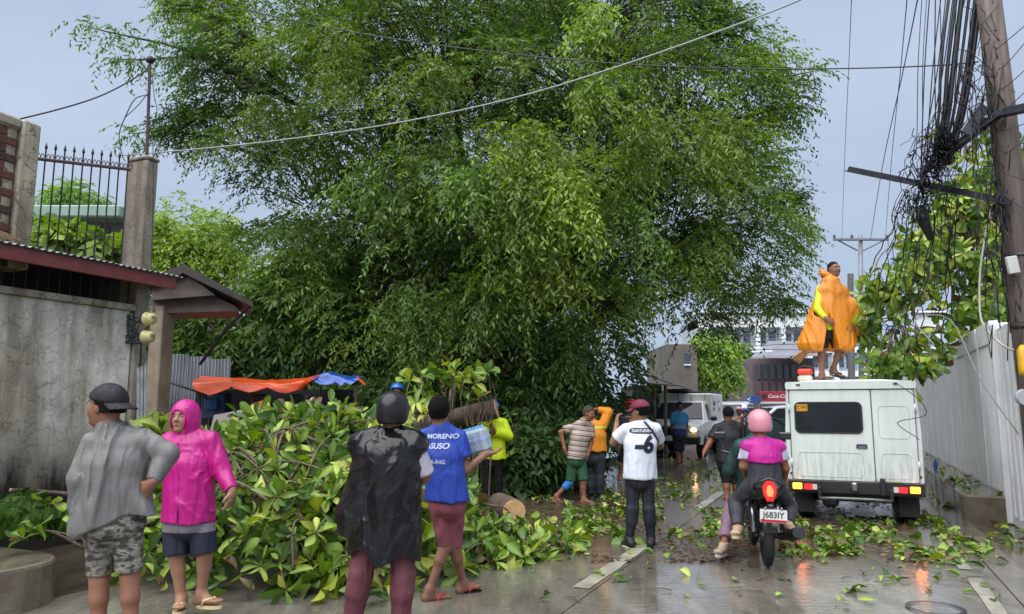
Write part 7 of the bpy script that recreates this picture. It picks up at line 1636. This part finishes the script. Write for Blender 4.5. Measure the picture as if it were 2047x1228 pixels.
MBAG = crease(PM('bin_bag', (.008, .008, .009), .22, .25, 5, spec=.45, rvar=.06), .8, 3.6, (.7, 1, .32), .05)
bl = at(690, 1112, d) - P3.root.location; br = at(832, 1112, d) - P3.root.location
bagp = [ECap(P3.chest + (0, 0, .07), P3.pel + (-.01, .0, -.34), (.22, .175), (.235, .19), P3.side, .05), Cone(P3.J['shl'], P3.J['neck'], .085, .075, .05), Cone(P3.J['shr'], P3.J['neck'], .085, .075, .05), ECap(P3.chest + (-.10, .02, .05), A3(at(705, 1030, d)) - A3(P3.root.location), (.12, .12), (.10, .13), P3.side, .07), ECap(A3(at(700, 1030, d)) - A3(P3.root.location), A3(at(690, 1055, d)) - A3(P3.root.location), (.08, .10), (.05, .08), P3.side, .06), ECap(P3.chest + (.12, .02, 0), P3.pel + (.15, 0, -.3), (.09, .12), (.085, .12), P3.side, .06)]
hz = A3(at(0, 1110, d))[2]; 
def bagpost(X, dd):
    dd = dd + .026 * folds(X, 41, 4.5, (1, 1, .6), 3) + .014 * folds(X, 43, 8, (.35, 1, 1), 3) - .008
    cut = hz - .02 + .15 * np.clip((np.sin((X[:, 0] + .32) * 13) * .5 + .5), 0, 1) * np.exp(-((X[:, 0] + .04) / .10) ** 2) - .03 * np.cos(X[:, 0] * 20)
    dd = np.maximum(dd, cut - X[:, 2]); nk = A3(P3.J['neck'] + (0, .0, .06))
    return smax(dd, .072 - np.linalg.norm((X - nk) * np.array((1, 1, .8)), axis=1), .01)
sdf_obj('plastic_bag', bagp, .009, MBAG, P3.root, bagpost, .06)
MWINE = cloth('trousers_wine', '#7b4650', .7, .5, 16, 0, .25, 5, col2='#5b3038')
P3.bottom('trousers', MWINE, (1.95, 1.95), .016, .2, .009, 8, 6, .010)
for q in 'lr': P3.footwear(q, PM('shoe_dark', '#2a2526', .6, .2), MRUB, 'shoe')

# ---- man in the blue t-shirt with a pack of water
d = 6.1
P4 = Person('man in royal blue lettered t-shirt and red shorts carrying bottled water', d, gpt(895, 1000, d), dict(head=(878, 822, .0), neck=(882, 856, .0), shl=(850, 872, -.02), shr=(918, 874, .03), ell=(845, 930, .16), elr=(931, 940, .02), wrl=(905, 930, .36), wrr=(972, 908, .14), hil=(876, 1005, 0), hir=(912, 1003, .02), knl=(890, 1092, .04), knr=(909, 1092, .10), anl=(858, 1180, -.02), anr=(926, 1166, .22), tol=(892, 1193, .06), tor=(952, 1172, .27)), fwd=(.45, .9), hfwd=(.15, 1), skin='#835d4b', vox=.0085, b=.87)
P4.hand('r', (.9, .3, .15), (-.2, 0, 1), .35); P4.hand('l', (1, .3, .2), (0, 0, 1), .3)
P4.body(); P4.hair(BLACKHAIR, front=.05, back=-.062, thick=.014)
MBT = cloth('tee_blue', '#1f3f9e', .65, .5, 16, 0, .16)
s4 = P4.top('tee_shirt', MBT, (.62, .62), .018, -.02, .028, .010, 7, 44, .022)
MWL = PM('print_white', '#b9c2dc', .6, .08)
sdr = nv(np.cross((0, 0, 1), -P4.f) * -1); n4 = -P4.f; rt = nv(np.cross((0, 0, 1), n4))
for i, (tx, py, sz) in enumerate((('RENO MORENO', 872, .052), ('DIMASUSO', 891, .062), ('BARILLA-ING', 922, .046))):
    lettering(tx, sz, A3(at(876, py, d)) - A3(P4.root.location), rt, (0, 0, 1), MWL, P4.root, target=s4, bold=.0015, sx=.92)
P4.bottom('shorts', cloth('shorts_red', '#96505e', .7, .5, 16, 0, .2, 5, col2='#75404b'), (1.0, 1.0), .012, .2, .006, 8, 7, .0)
for q in 'lr': P4.footwear(q, PM('sandal_black', '#241f20', .6, .2), strap=PM('strap_red', '#c2303c', .5, .1))
wp = empty('water_pack', at(955, 905, d + .22), math.radians(-20), 'shrink wrapped pack of clear water bottles held by the blue shirt man', 'bottles')
MWB = PM('bottle_clear', '#b9cfe6', .12, .1, 9, trans=.45, alpha=.85); MCAPB = PM('bottle_cap', '#5fa0d8', .4, .1); MLBL = PM('bottle_label', '#7390d0', .4, .2, 14)
wp.rotation_euler = (math.radians(8), math.radians(-14), math.radians(-25))
for i in range(4):
    for j in range(2):
        x, y = -.09 + i * .06, -.03 + j * .06
        bo = MB().lathe([(.022, 0), (.028, .006), (.028, .05), (.026, .06), (.028, .07), (.028, .13), (.024, .155), (.012, .18), (.012, .195)], 12, Matrix.Translation((x, y, 0))).build('bottle', MWB, wp, True)
        MB().lathe([(.013, .195), (.0135, .197), (.0135, .212), (.002, .214)], 10, Matrix.Translation((x, y, 0))).build('bottle_cap', MCAPB, bo, True); MB().lathe([(.0285, .075), (.0285, .12)], 12, Matrix.Translation((x, y, 0))).build('label', MLBL, bo, True)
MB().box((0, 0, .095), (.262, .138, .20), 0, .025).build('shrink_wrap', PM('wrap_film', '#d3e2f0', .12, .1, 9, alpha=.38, bump=.5, bscale=30), wp)

# ---- worker in the yellow jacket with the log
d = 12.3
P5 = Person('worker in fluorescent yellow rain jacket and black trousers beside thick log', d, gpt(985, 1000, d), dict(head=(985, 815, .0), neck=(985, 838, 0), shl=(966, 846, 0), shr=(1006, 846, 0), ell=(963, 880, -.1), elr=(1017, 872, -.05), wrl=(982, 866, -.22), wrr=(988, 864, -.25), hil=(974, 918, 0), hir=(995, 918, 0), knl=(973, 962, 0), knr=(996, 962, 0), anl=(972, 1000, .02), anr=(997, 1000, .02)), fwd=(-.25, -1), skin='#80543f', vox=.013, b=1.05)
P5.hand('l', (.2, -.5, .8), (0, 0, 1), .5); P5.hand('r', (-.5, -.4, .7), (0, 0, 1), .5); P5.body(); P5.hair(BLACKHAIR)
MYEL = cloth('jacket_neon', '#cfe61c', .42, .5, 16, 0, .08)
P5.top('rain_jacket', MYEL, (1.95, 1.95), .03, -.03, .03, .012, 7, 51, .02); P5.bottom('trousers', cloth('rain_trousers', '#16171b', .3), (1.98, 1.98), .012, .2, .009, 8, 8, .01); P5.helmet(PM('hardhat_blue', '#2565c0', .3, .1, coat=.4), .9, True, 'hard_hat', low=.0)
for q in 'lr': P5.footwear(q, MRUB, MRUB, 'shoe', name='boot')
P5b = Person('worker in blue hard hat mostly hidden behind the black helmet', 12.6, gpt(795, 1000, 12.6), dict(head=(794, 783, 0), neck=(795, 808, 0), shl=(775, 820, 0), shr=(815, 820, 0), ell=(768, 855, 0), elr=(822, 855, 0), wrl=(780, 880, -.1), wrr=(812, 880, -.1), hil=(785, 890, 0), hir=(806, 890, 0), knl=(784, 945, 0), knr=(806, 945, 0), anl=(784, 990, 0), anr=(807, 990, 0)), fwd=(.1, -1), skin='#80543f', vox=.02)
P5b.body(); P5b.top('work_shirt', cloth('shirt_navy', '#23304a', .7), (1.9, 1.9), .02, -.02, .02, .01, 7, 52); P5b.bottom('trousers', cloth('rain_trousers', '#16171b', .3), (1.95, 1.95), .02); P5b.helmet(PM('hardhat_blue', '#2565c0', .3, .1, coat=.4), 1.0, True, 'hard_hat', low=.0)

# ---- striped shirt man and the man in the orange jacket behind him
d = 12.3
P6 = Person('older man in striped polo shirt and green shorts with blue knee bandage, hand on hip', d, gpt(1152, 1000, d), dict(head=(1177, 826, -.02), neck=(1165, 843, 0), shl=(1143, 855, .0), shr=(1180, 853, .05), ell=(1121, 864, -.05), elr=(1182, 884, .08), wrl=(1129, 899, -.08), wrr=(1176, 906, .02), hil=(1145, 920, 0), hir=(1160, 920, .03), knl=(1141, 962, .0), knr=(1166, 962, -.02), anl=(1112, 992, .02), anr=(1167, 998, -.02), tol=(1122, 1003, -.02), tor=(1181, 1003, -.06)), fwd=(.8, -.6), hfwd=(.85, -.5), hpitch=-.25, skin='#8d5f48', vox=.012, b=.93)
P6.hand('l', (.3, .1, -.9), (1, 0, 0), .5); P6.hand('r', (-.2, -.2, -1), (-1, 0, 0), .4); P6.body(); P6.face('#55504c'); P6.hair('#4a4643', thick=.006)
def stripes(t, ob, p):
    s = N(t, 'ShaderNodeSeparateXYZ'); t.links.new(ob, s.inputs[0]); ma = N(t, 'ShaderNodeMath', operation='MULTIPLY_ADD'); ma.inputs[1].default_value = .12; t.links.new(s.outputs[0], ma.inputs[0]); t.links.new(s.outputs[2], ma.inputs[2])
    mo = N(t, 'ShaderNodeMath', operation='MODULO'); mo.inputs[1].default_value = .085; t.links.new(ma.outputs[0], mo.inputs[0]); dv = N(t, 'ShaderNodeMath', operation='DIVIDE'); dv.inputs[1].default_value = .085; t.links.new(mo.outputs[0], dv.inputs[0])
    r = N(t, 'ShaderNodeValToRGB'); r.color_ramp.interpolation = 'CONSTANT'; e = r.color_ramp.elements; e[0].position = 0; e[0].color = (*lin('#b9a79b'), 1); e[1].position = .42; e[1].color = (*lin('#3f3a3c'), 1)
    for ps, c in ((.60, '#a89a92'), (.78, '#7b6a62'), (.9, '#b9a79b')): q = e.new(ps); q.color = (*lin(c), 1)
    t.links.new(dv.outputs[0], r.inputs[0]); t.links.new(r.outputs[0], p.inputs['Base Color'])
P6.top('polo_shirt', pattern_mat('striped_polo', stripes), (.7, .7), .018, -.01, .02, .008, 8, 61, .015, collar=.05); P6.bottom('shorts', cloth('shorts_green', '#255038', .7, .3, 25), (1.0, .98), .016, .2, .006, 8, 9, .015)
kn, an = P6.J['knl'], P6.J['anl']; sdf_obj('knee_bandage', [Cone(kn * .95 + an * .05, kn * .62 + an * .38, .068, .06, .01)], .011, cloth('bandage_blue', '#2f79c8', .6), P6.root)
for q in 'lr': P6.footwear(q, PM('sandal_brown', '#4a3433', .6, .2), strap=PM('sandal_brown', '#4a3433', .6, .2))
d = 12.75
P7 = Person('man in orange jacket with yellow band raising an arm behind the striped shirt man', d, gpt(1190, 1000, d), dict(head=(1183, 826, .12), neck=(1188, 848, .05), shl=(1174, 858, .1), shr=(1204, 853, .02), ell=(1172, 885, .2), elr=(1215, 824, .05), wrl=(1180, 905, .2), wrr=(1193, 818, .05), hil=(1179, 915, .05), hir=(1196, 915, .0), knl=(1180, 955, .05), knr=(1198, 955, 0), anl=(1182, 992, .05), anr=(1199, 992, 0)), fwd=(-.3, 1), skin='#7f543f', vox=.013)
P7.hand('r', (-1, 0, -.1), (0, 0, -1), .5); P7.body(); P7.hair('#191614')
MORJ = cloth('jacket_orange', '#df8a1a', .5, .5, 16, 0, .1)
zj = P7.J['shr'][2]
P7.top('work_jacket', zramp('orange_band', [(0, '#df8a1a'), (zj - .035, '#cfd63a'), (zj + .005, '#df8a1a'), (3, '#df8a1a')]), (1.9, 1.9), .032, .075, .05, .010, 7, 71, .02); P7.bottom('trousers', cloth('slacks_dark', '#272d35', .6), (1.9, 1.9), .03, .2, .010, 7, 10, .015)
for q in 'lr': P7.footwear(q, MRUB, MRUB, 'shoe')
d = 15.6
P8 = Person('bystander in red helmet and dark clothes half hidden behind the photographing man', d, gpt(1252, 1000, d), dict(head=(1262, 812, 0), neck=(1261, 830, 0), shl=(1246, 838, 0), shr=(1276, 838, 0), ell=(1240, 868, 0), elr=(1281, 868, 0), wrl=(1237, 898, -.05), wrr=(1275, 890, -.05), hil=(1250, 892, 0), hir=(1268, 892, 0), knl=(1242, 927, -.02), knr=(1268, 927, 0), anl=(1239, 953, 0), anr=(1268, 953, 0)), fwd=(-.2, -1), skin='#8d5f48', vox=.016)
P8.hand('l', (0, 0, -1), (1, 0, 0), .4); P8.body(); P8.top('shirt', cloth('shirt_charcoal', '#33343a', .7), (.7, .7), .02, -.02, .03, .01, 7, 81); P8.bottom('shorts', cloth('shorts_black', '#15161a', .7), (.9, .9), .03); P8.helmet(PM('helmet_red', '#c02830', .25, .1, coat=.5), 1.0, True, 'helmet', low=-.03)
for q in 'lr': P8.footwear(q, PM('sandal_pale', '#b5a183', .6, .2), strap=PM('sandal_pale', '#b5a183', .6, .2))

# ---- man in the white jersey taking a photo
d = 8.3
P9 = Person('man in white number 6 jersey and maroon cap taking a photo with his phone', d, gpt(1278, 1000, d), dict(head=(1279, 822, -.0), neck=(1284, 846, .0), shl=(1251, 860, .04), shr=(1310, 858, -.02), ell=(1226, 886, .14), elr=(1318, 892, .16), wrl=(1233, 848, .32), wrr=(1268, 852, .36), hil=(1266, 957, 0), hir=(1294, 957, 0), knl=(1264, 1018, -.01), knr=(1297, 1018, -.01), anl=(1258, 1076, .03), anr=(1301, 1076, .03), tol=(1250, 1086, .12), tor=(1303, 1086, .15)), fwd=(-.3, .95), hfwd=(-.8, .6), hpitch=-.05, skin='#8c6552', vox=.009, b=.95)
P9.hand('l', (.1, .25, 1), (1, .3, 0), .6); P9.hand('r', (-.4, .4, .8), (-.6, -.5, 0), .6)
P9.body(); P9.face(); P9.hair(BLACKHAIR, front=.05, back=-.05)
P9.cap(cloth('cap_maroon', '#6f1f38', .7), 1)
MJ = cloth('jersey_white', '#d4d8e4', .6, .5, 16, 0, .06)
s9 = P9.top('jersey', MJ, (.66, .66), .020, -.035, .020, .009, 7, 91, .022)
nn9 = -P9.f; rt9 = nv(np.cross((0, 0, 1), nn9)); MINK = PM('jersey_ink', '#1d2338', .6, .05); MPL = PM('jersey_plate', '#1d2338', .6, .05)
of = lambda px, py: A3(at(px, py, d)) - A3(P9.root.location)
def on_shirt(outline, target, origin, right, up, mat, parent, name):
    bvh = BVHTree.FromPolygons([v.co for v in target.data.vertices], [p.vertices for p in target.data.polygons]); r_, u_ = Vector(right).normalized(), Vector(up).normalized(); n_ = r_.cross(u_); og = Vector(origin); V = []
    for a, b in outline:
        p = og + r_ * a + u_ * b; h = bvh.ray_cast(p + n_ * .35, -n_, .9); V.append((h[0] + n_ * .0035) if h[0] is not None else p)
    n = len(V); k = int(n / 2); return V
bv = BVHTree.FromPolygons([v.co for v in s9.data.vertices], [p.vertices for p in s9.data.polygons])
def patch(w, h, rr, origin, name, mat, off):
    n_ = Vector(rt9).cross(Vector((0, 0, 1))); V = []; F = []; nx, nz = 14, 5
    for j in range(nz):
        b = -h / 2 + h * j / (nz - 1); ww = w / 2 - (rr - math.sqrt(max(0, rr * rr - max(0, abs(b) - (h / 2 - rr)) ** 2)))
        for i in range(nx):
            p = Vector(origin) + Vector(rt9) * (-ww + 2 * ww * i / (nx - 1)) + Vector((0, 0, b)); hh = bv.ray_cast(p + n_ * .35, -n_, .9); V.append((hh[0] if hh[0] is not None else p) + n_ * off)
    for j in range(nz - 1):
        for i in range(nx - 1): a = j * nx + i; F.append((a, a + 1, a + nx + 1, a + nx))
    return mesh(name, V, F, mat, P9.root, True)
patch(.24, .062, .03, of(1276, 861), 'name_panel', MPL, .004)
lettering('GAYUDINI', .043, of(1276, 861), rt9, (0, 0, 1), PM('jersey_letter', '#d4d8e4', .6, .03), P9.root, target=s9, bold=.001).location = -Vector(P9.f) * .003
lettering('-6', .25, of(1276, 889), rt9, (0, 0, 1), MINK, P9.root, target=s9, bold=.012, name='jersey_number', shear=.12)
P9.bottom('jeans', cloth('jeans_navy', '#1c222c', .65, .5, 16, 0, .25), (1.97, 1.97), .010, .2, .006, 9, 12, .002)
sn = Vector(P9.J['neck']); bb = BVHTree.FromPolygons([v.co for v in s9.data.vertices], [p.vertices for p in s9.data.polygons]); Q = []
for t in np.linspace(0, 1, 14):
    a = at(1281 + 34 * t, 842 + 44 * t, d) - P9.root.location; h = bb.ray_cast(a + Vector(nn9) * .4, -Vector(nn9), 1.0); Q.append((h[0] if h[0] else a) + Vector(nn9) * .006)
MB().tube(Q, .011, 6).build('bag_strap', MBLK, P9.root, True)
for q in 'lr': P9.footwear(q, PM('sneaker_black', '#1a1b20', .6, .2), PM('sole_white', '#c9c7c2', .5, .1), 'shoe', name='sneaker')
ph = MB().box((0, 0, 0), (.15, .012, .076), 0, .008).build('smartphone', PM('phone_black', (.015, .015, .018), .15, .2)); ph.location = at(1250, 838, d + .40); ph.rotation_euler = (0, 0, math.radians(18)); tag(ph, 'black smartphone held up by the man in the white jersey', 'phone')

# ---- man in the blue shirt by the truck
d = 20.2
P10 = Person('man in light blue sports shirt standing before the white truck', d, gpt(1358, 1000, d), dict(head=(1359, 812, 0), neck=(1358, 824, 0), shl=(1346, 831, 0), shr=(1370, 831, 0), ell=(1343, 852, 0), elr=(1373, 851, 0), wrl=(1347, 871, -.05), wrr=(1372, 871, -.05), hil=(1352, 872, 0), hir=(1363, 872, 0), knl=(1353, 898, 0), knr=(1362, 898, 0), anl=(1356, 922, 0), anr=(1363, 920, .05)), fwd=(0, -1), hfwd=(.2, -1), skin='#7a4f3b', vox=.02)
P10.hand('l', (0, 0, -1), (1, 0, 0), .4); P10.hand('r', (0, 0, -1), (-1, 0, 0), .4); P10.body(); P10.face(); P10.hair(BLACKHAIR); zs = P10.pel[2]
P10.top('sports_shirt', zramp('sports_shirt', [(0, '#24356a'), (zs + .16, '#8793b8'), (zs + .26, '#3d93cc'), (3, '#3d93cc')]), (.7, .7), .02, -.03, .03, .01, 7, 101); P10.bottom('shorts', cloth('shorts_char', '#1b1c22', .7), (1.05, 1.05), .03)
for q in 'lr': P10.footwear(q, PM('sandal_pale', '#b5a183', .6, .2), strap=PM('sandal_pale', '#b5a183', .6, .2))
# ---- man in black walking away
d = 12.5
P11 = Person('man in black t-shirt and black cap walking away past the motorcycle', d, gpt(1455, 1000, d), dict(head=(1455, 828, 0), neck=(1457, 846, 0), shl=(1434, 857, 0), shr=(1480, 855, 0), ell=(1419, 884, -.03), elr=(1490, 885, .05), wrl=(1408, 903, -.12), wrr=(1488, 910, .05), hil=(1446, 925, 0), hir=(1468, 925, 0), knl=(1452, 962, .02), knr=(1470, 962, .05), anl=(1454, 995, -.02), anr=(1472, 993, .1)), fwd=(-.15, 1), skin='#8a5d45', vox=.013, b=1.15)
P11.hand('l', (-.4, -.3, -.9), (1, 0, 0), .5); P11.hand('r', (0, 0, -1), (-1, 0, 0), .5); P11.body(); P11.hair('#121214', front=.03, back=-.03, thick=.016)
P11.top('tee_shirt', cloth('tee_black', '#1d1e22', .7), (.75, .75), .02, -.03, .02, .010, 7, 111, .02); P11.bottom('shorts', cloth('shorts_black', '#15161a', .7), (1.05, 1.05), .014, .2, .008, 8, 13, .012)
for q in 'lr': P11.footwear(q, MBLK, strap=MBLK)

# ---- riders
d = 7.35
P12 = Person('motorcycle driver in dark green shirt and mauve trousers with one foot down', d + .45, gpt(1500, 1000, d + .45), dict(head=(1521, 845, .12), neck=(1512, 878, .05), shl=(1482, 893, 0), shr=(1545, 893, 0), ell=(1462, 940, .1), elr=(1560, 940, .1), wrl=(1478, 960, .42), wrr=(1558, 960, .42), pelvis=(1515, 985, .1), hil=(1500, 990, .1), hir=(1532, 990, .1), knl=(1462, 1012, .28), knr=(1565, 1010, .35), anl=(1447, 1090, -.1), anr=(1560, 1060, .2), tol=(1436, 1104, -.22)), fwd=(-.05, 1), skin='#80543f', vox=.011, b=1.0)
P12.body(); P12.helmet(PM('helmet_matt', (.02, .02, .022), .35, .2, 6), .95, True, 'helmet'); MGN = cloth('shirt_green', '#1f3a38', .55, .25, 18)
P12.top('shirt', MGN, (1.6, 1.6), .03, .0, .03, .014, 7, 121, .03); P12.bottom('trousers', cloth('trousers_mauve', '#7a6172', .7, .25, 30), (1.85, 1.85), .014, .2, .008, 8, 14, .012)
P12.footwear('l', PM('shoe_tan', '#a5917c', .6, .2), PM('sole_tan', '#c8bfae', .6, .1), 'shoe'); P12.footwear('r', PM('shoe_tan', '#a5917c', .6, .2), PM('sole_tan', '#c8bfae', .6, .1), 'shoe')
d = 7.25
P13 = Person('pillion passenger in pink helmet and magenta top on the motorcycle', d, gpt(1525, 1000, d), dict(head=(1517, 847, .03), neck=(1522, 884, 0), shl=(1494, 892, 0), shr=(1556, 892, 0), ell=(1486, 932, .05), elr=(1570, 936, .05), wrl=(1496, 960, .25), wrr=(1566, 968, .22), pelvis=(1529, 962, 0), hil=(1508, 968, .02), hir=(1550, 968, .02), knl=(1470, 1002, .22), knr=(1578, 1012, .26), anl=(1475, 1056, .05), anr=(1575, 1048, .10), tol=(1470, 1066, -.06), tor=(1585, 1058, .0)), fwd=(-.05, 1), hfwd=(-.25, 1), skin='#94664d', vox=.009, b=.93)
P13.hand('l', (.2, .8, -.3), (1, 0, 0), .6); P13.hand('r', (-.1, .8, -.3), (-1, 0, 0), .6); P13.body(); P13.hair('#141110')
P13.helmet(PM('helmet_pink', '#cf8a98', .3, .06, 5, coat=.35), .93, True, 'helmet', low=-.085)
MB().lathe([(.016, -.006), (.019, 0), (.016, .006), (.002, .008)], 12, Matrix.Translation(P13.hp(-.104, .02, .0)) @ Matrix.Rotation(PI / 2, 4, 'Y')).build('visor_hinge', MBLK, P13.root)
P13.top('under_shirt', cloth('shirt_pale', '#c0bcd6', .7), (.85, .85), .008, .20, .0, .003, 8, 131, .02)
zc = P13.J['shl'][2] - .155
P13.top('pink_top', cloth('top_magenta', '#b51489', .6, .2, 25), (.16, .16), .013, zc - P13.pel[2], .02, .006, 7, 132, .01, collar=.04)
P13.bottom('trousers', cloth('trousers_slate', '#34353c', .65, .2, 30), (1.93, 1.93), .016, .62, .008, 7, 15, .010)
for q in 'lr': P13.footwear(q, PM('shoe_beige', '#a58f72', .6, .2), PM('sole_beige', '#b9ac92', .6, .1), 'shoe')
# ---- man in the orange poncho on the van roof
d = 11.3
rb = at(1655, 762, d); rb.z = 1.885
P14 = Person('man in orange rain poncho standing on the van roof', d, rb, dict(head=(1667, 538, -.02), neck=(1660, 562, 0), shl=(1640, 578, .0), shr=(1682, 578, .0), ell=(1634, 618, -.1), elr=(1700, 618, .1), wrl=(1652, 638, -.24), wrr=(1706, 648, .1), hil=(1645, 662, 0), hir=(1664, 662, 0), knl=(1643, 706, 0), knr=(1678, 704, .02), anl=(1643, 748, .0), anr=(1666, 736, .1), tol=(1656, 757, -.05), tor=(1684, 752, .02)), fwd=(.5, -.85), hfwd=(.35, -.95), skin='#88614f', vox=.011, b=1.0)
P14.hand('l', (.5, -.2, -.5), (0, 1, 0), .5); P14.hand('r', (.3, 0, -.9), (-1, 0, 0), .5); P14.body(); P14.face(); P14.hair('#221d1c', front=.062, back=-.03, thick=.004)
P14.top('rain_jacket', MYEL, (1.9, 0), .008, -.03, .0, .004, 8, 141, .015); P14.bottom('shorts', cloth('shorts_blk2', '#131316', .7), (.78, .78), .016, .2, .006, 8, 16, .012)
MPON = crease(PM('poncho_orange', '#db861a', .45, .08, 5, coat=.1), .45, 3.5, (1, 1, .12), .05)
of14 = lambda px, py, dd=0: A3(at(px, py, d + dd)) - A3(P14.root.location)
pon = [ECap(of14(1660, 566), of14(1655, 690, .03), (.14, .14), (.47, .28), (1, 0, 0), .05), Cone(of14(1646, 584), of14(1680, 584), .11, .11, .06), ECap(of14(1692, 610, .05), of14(1722, 672, .12), (.13, .14), (.14, .14), (1, 0, 0), .06)]
hzp = of14(0, 702)[2]
def ponpost(X, dd):
    dd = dd + .032 * folds(X, 151, 6, (1, 1, .12), 2) + .008 * folds(X, 152, 12, (1, 1, .5), 2)
    zc_ = hzp + .02 * np.sin(X[:, 0] * 14) + np.clip(X[:, 0] - of14(1692, 680)[0], 0, 1) * 1.1
    dd = np.maximum(dd, zc_ - X[:, 2])
    dz = of14(0, 628)[2] - X[:, 2]; cx = of14(1650, 660)[0] - dz * .03; w = np.clip(dz * .22, -.03, .115)      # front slit
    gapd = np.maximum(np.abs(X[:, 0] - cx) - w, X[:, 1] - .02)
    dd = smax(dd, -gapd, .012)
    hole = np.linalg.norm((X - of14(1643, 622, -.25)) * np.array((1, .3, .9)), axis=1) - .075       # arm hole
    return smax(dd, -hole, .015)
sdf_obj('poncho', pon, .010, MPON, P14.root, ponpost, .06)
sdf_obj('poncho_hood', [ECap(of14(1646, 549, .02), of14(1672, 560, -.03), (.075, .05), (.085, .045), (0, 1, 0), .05), Cone(of14(1640, 540, .02), of14(1652, 552, .02), .022, .05, .04), Cone(of14(1660, 562), of14(1661, 574), .09, .11, .04)], .009, MPON, P14.root, lambda X, dd: smax(dd + .004 * folds(X, 8, 9), .066 - np.linalg.norm((X - of14(1668, 545, -.02)) * np.array((1, 1, .75)), axis=1), .01))
for q in 'lr': P14.footwear(q, PM('slipper_black', '#1a1818', .5, .2), strap=MBLK)
# ---- distant riders
for k, (px, py, d, hc, sc, lab_) in enumerate(((1477, 822, 24, '#cf9aa6', '#b08070', 'distant rider in small pink helmet beyond the man in black'), (1488, 824, 25, '#2a4fae', '#3a4a70', 'distant rider in blue helmet beside the pink helmet rider'))):
    q = d / FOC; X = lambda a, b, c=0: (px + a * 24 / d, py + b * 24 / d, c)
    Pk = Person(lab_, d, gpt(px, 1000, d), dict(head=X(0, 0), neck=X(0, 12), shl=X(-11, 19), shr=X(11, 19), ell=X(-15, 38), elr=X(15, 38), wrl=X(-9, 46, -.35), wrr=X(9, 46, -.35), hil=X(-5, 55), hir=X(5, 55), knl=X(-12, 62, -.35), knr=X(12, 62, -.35), anl=X(-8, 86, -.2), anr=X(8, 86, -.2)), fwd=(0, -1), skin='#80543f', vox=.02)
    Pk.body(); Pk.top('shirt', cloth('rider_shirt%d' % k, sc, .7), (1.8, 1.8), .02, -.02, .02, .01, 7, 161 + k, vox=.02); Pk.bottom('trousers', cloth('shorts_black', '#15161a', .7), (1.9, 1.9), .02, vox=.02); Pk.helmet(PM('rider_helmet%d' % k, hc, .3, .05), 1.0, True, 'helmet', low=-.06)
    mo = empty('scooter', gpt(px, 1000, d) , 0, ('dark scooter under the pink helmet rider', 'dark scooter under the blue helmet rider')[k], 'scooter')
    for y in (-.6, .6): MB().lathe([(.2, -.05), (.27, -.05), (.29, 0), (.27, .05), (.2, .05)], 18, Matrix.Translation((0, y, .29)) @ Matrix.Rotation(PI / 2, 4, 'Y')).build('wheel', MRUB, mo, True)
    MB().box((0, .25, .58), (.26, .8, .28), 0, .08).build('body', MFR, mo); MB().box((0, -.5, .75), (.34, .1, .55), .0, .04).build('front_shield', MFR, mo); MB().tube([(-.32, -.45, 1.0), (.32, -.45, 1.0)], .016, 6).build('handlebar', MFR, mo); MB().box((0, -.56, .95), (.16, .06, .1), 0, .03).build('headlamp', MCLR, mo)
# blue bottle left on the far pavement and plastic bottle by the trunk
for px, py, c, lab_ in ((1870, 935, '#2458b0', 'blue plastic stool leg and crate by the white fence'), (1098, 905, '#8fb6c8', 'clear plastic bottle by the fallen trunk')):
    p = gr(px, py, .33 if px > 1500 else .35); o = MB().lathe([(.03, 0), (.034, .01), (.034, .11), (.014, .15), (.014, .17), (.002, .172)], 12).build('plastic_bottle', PM('btl' + c, c, .2, .1), smooth=True); o.location = p; tag(o, lab_ if px < 1500 else 'small blue bottle standing on the pavement by the white fence', 'bottle')
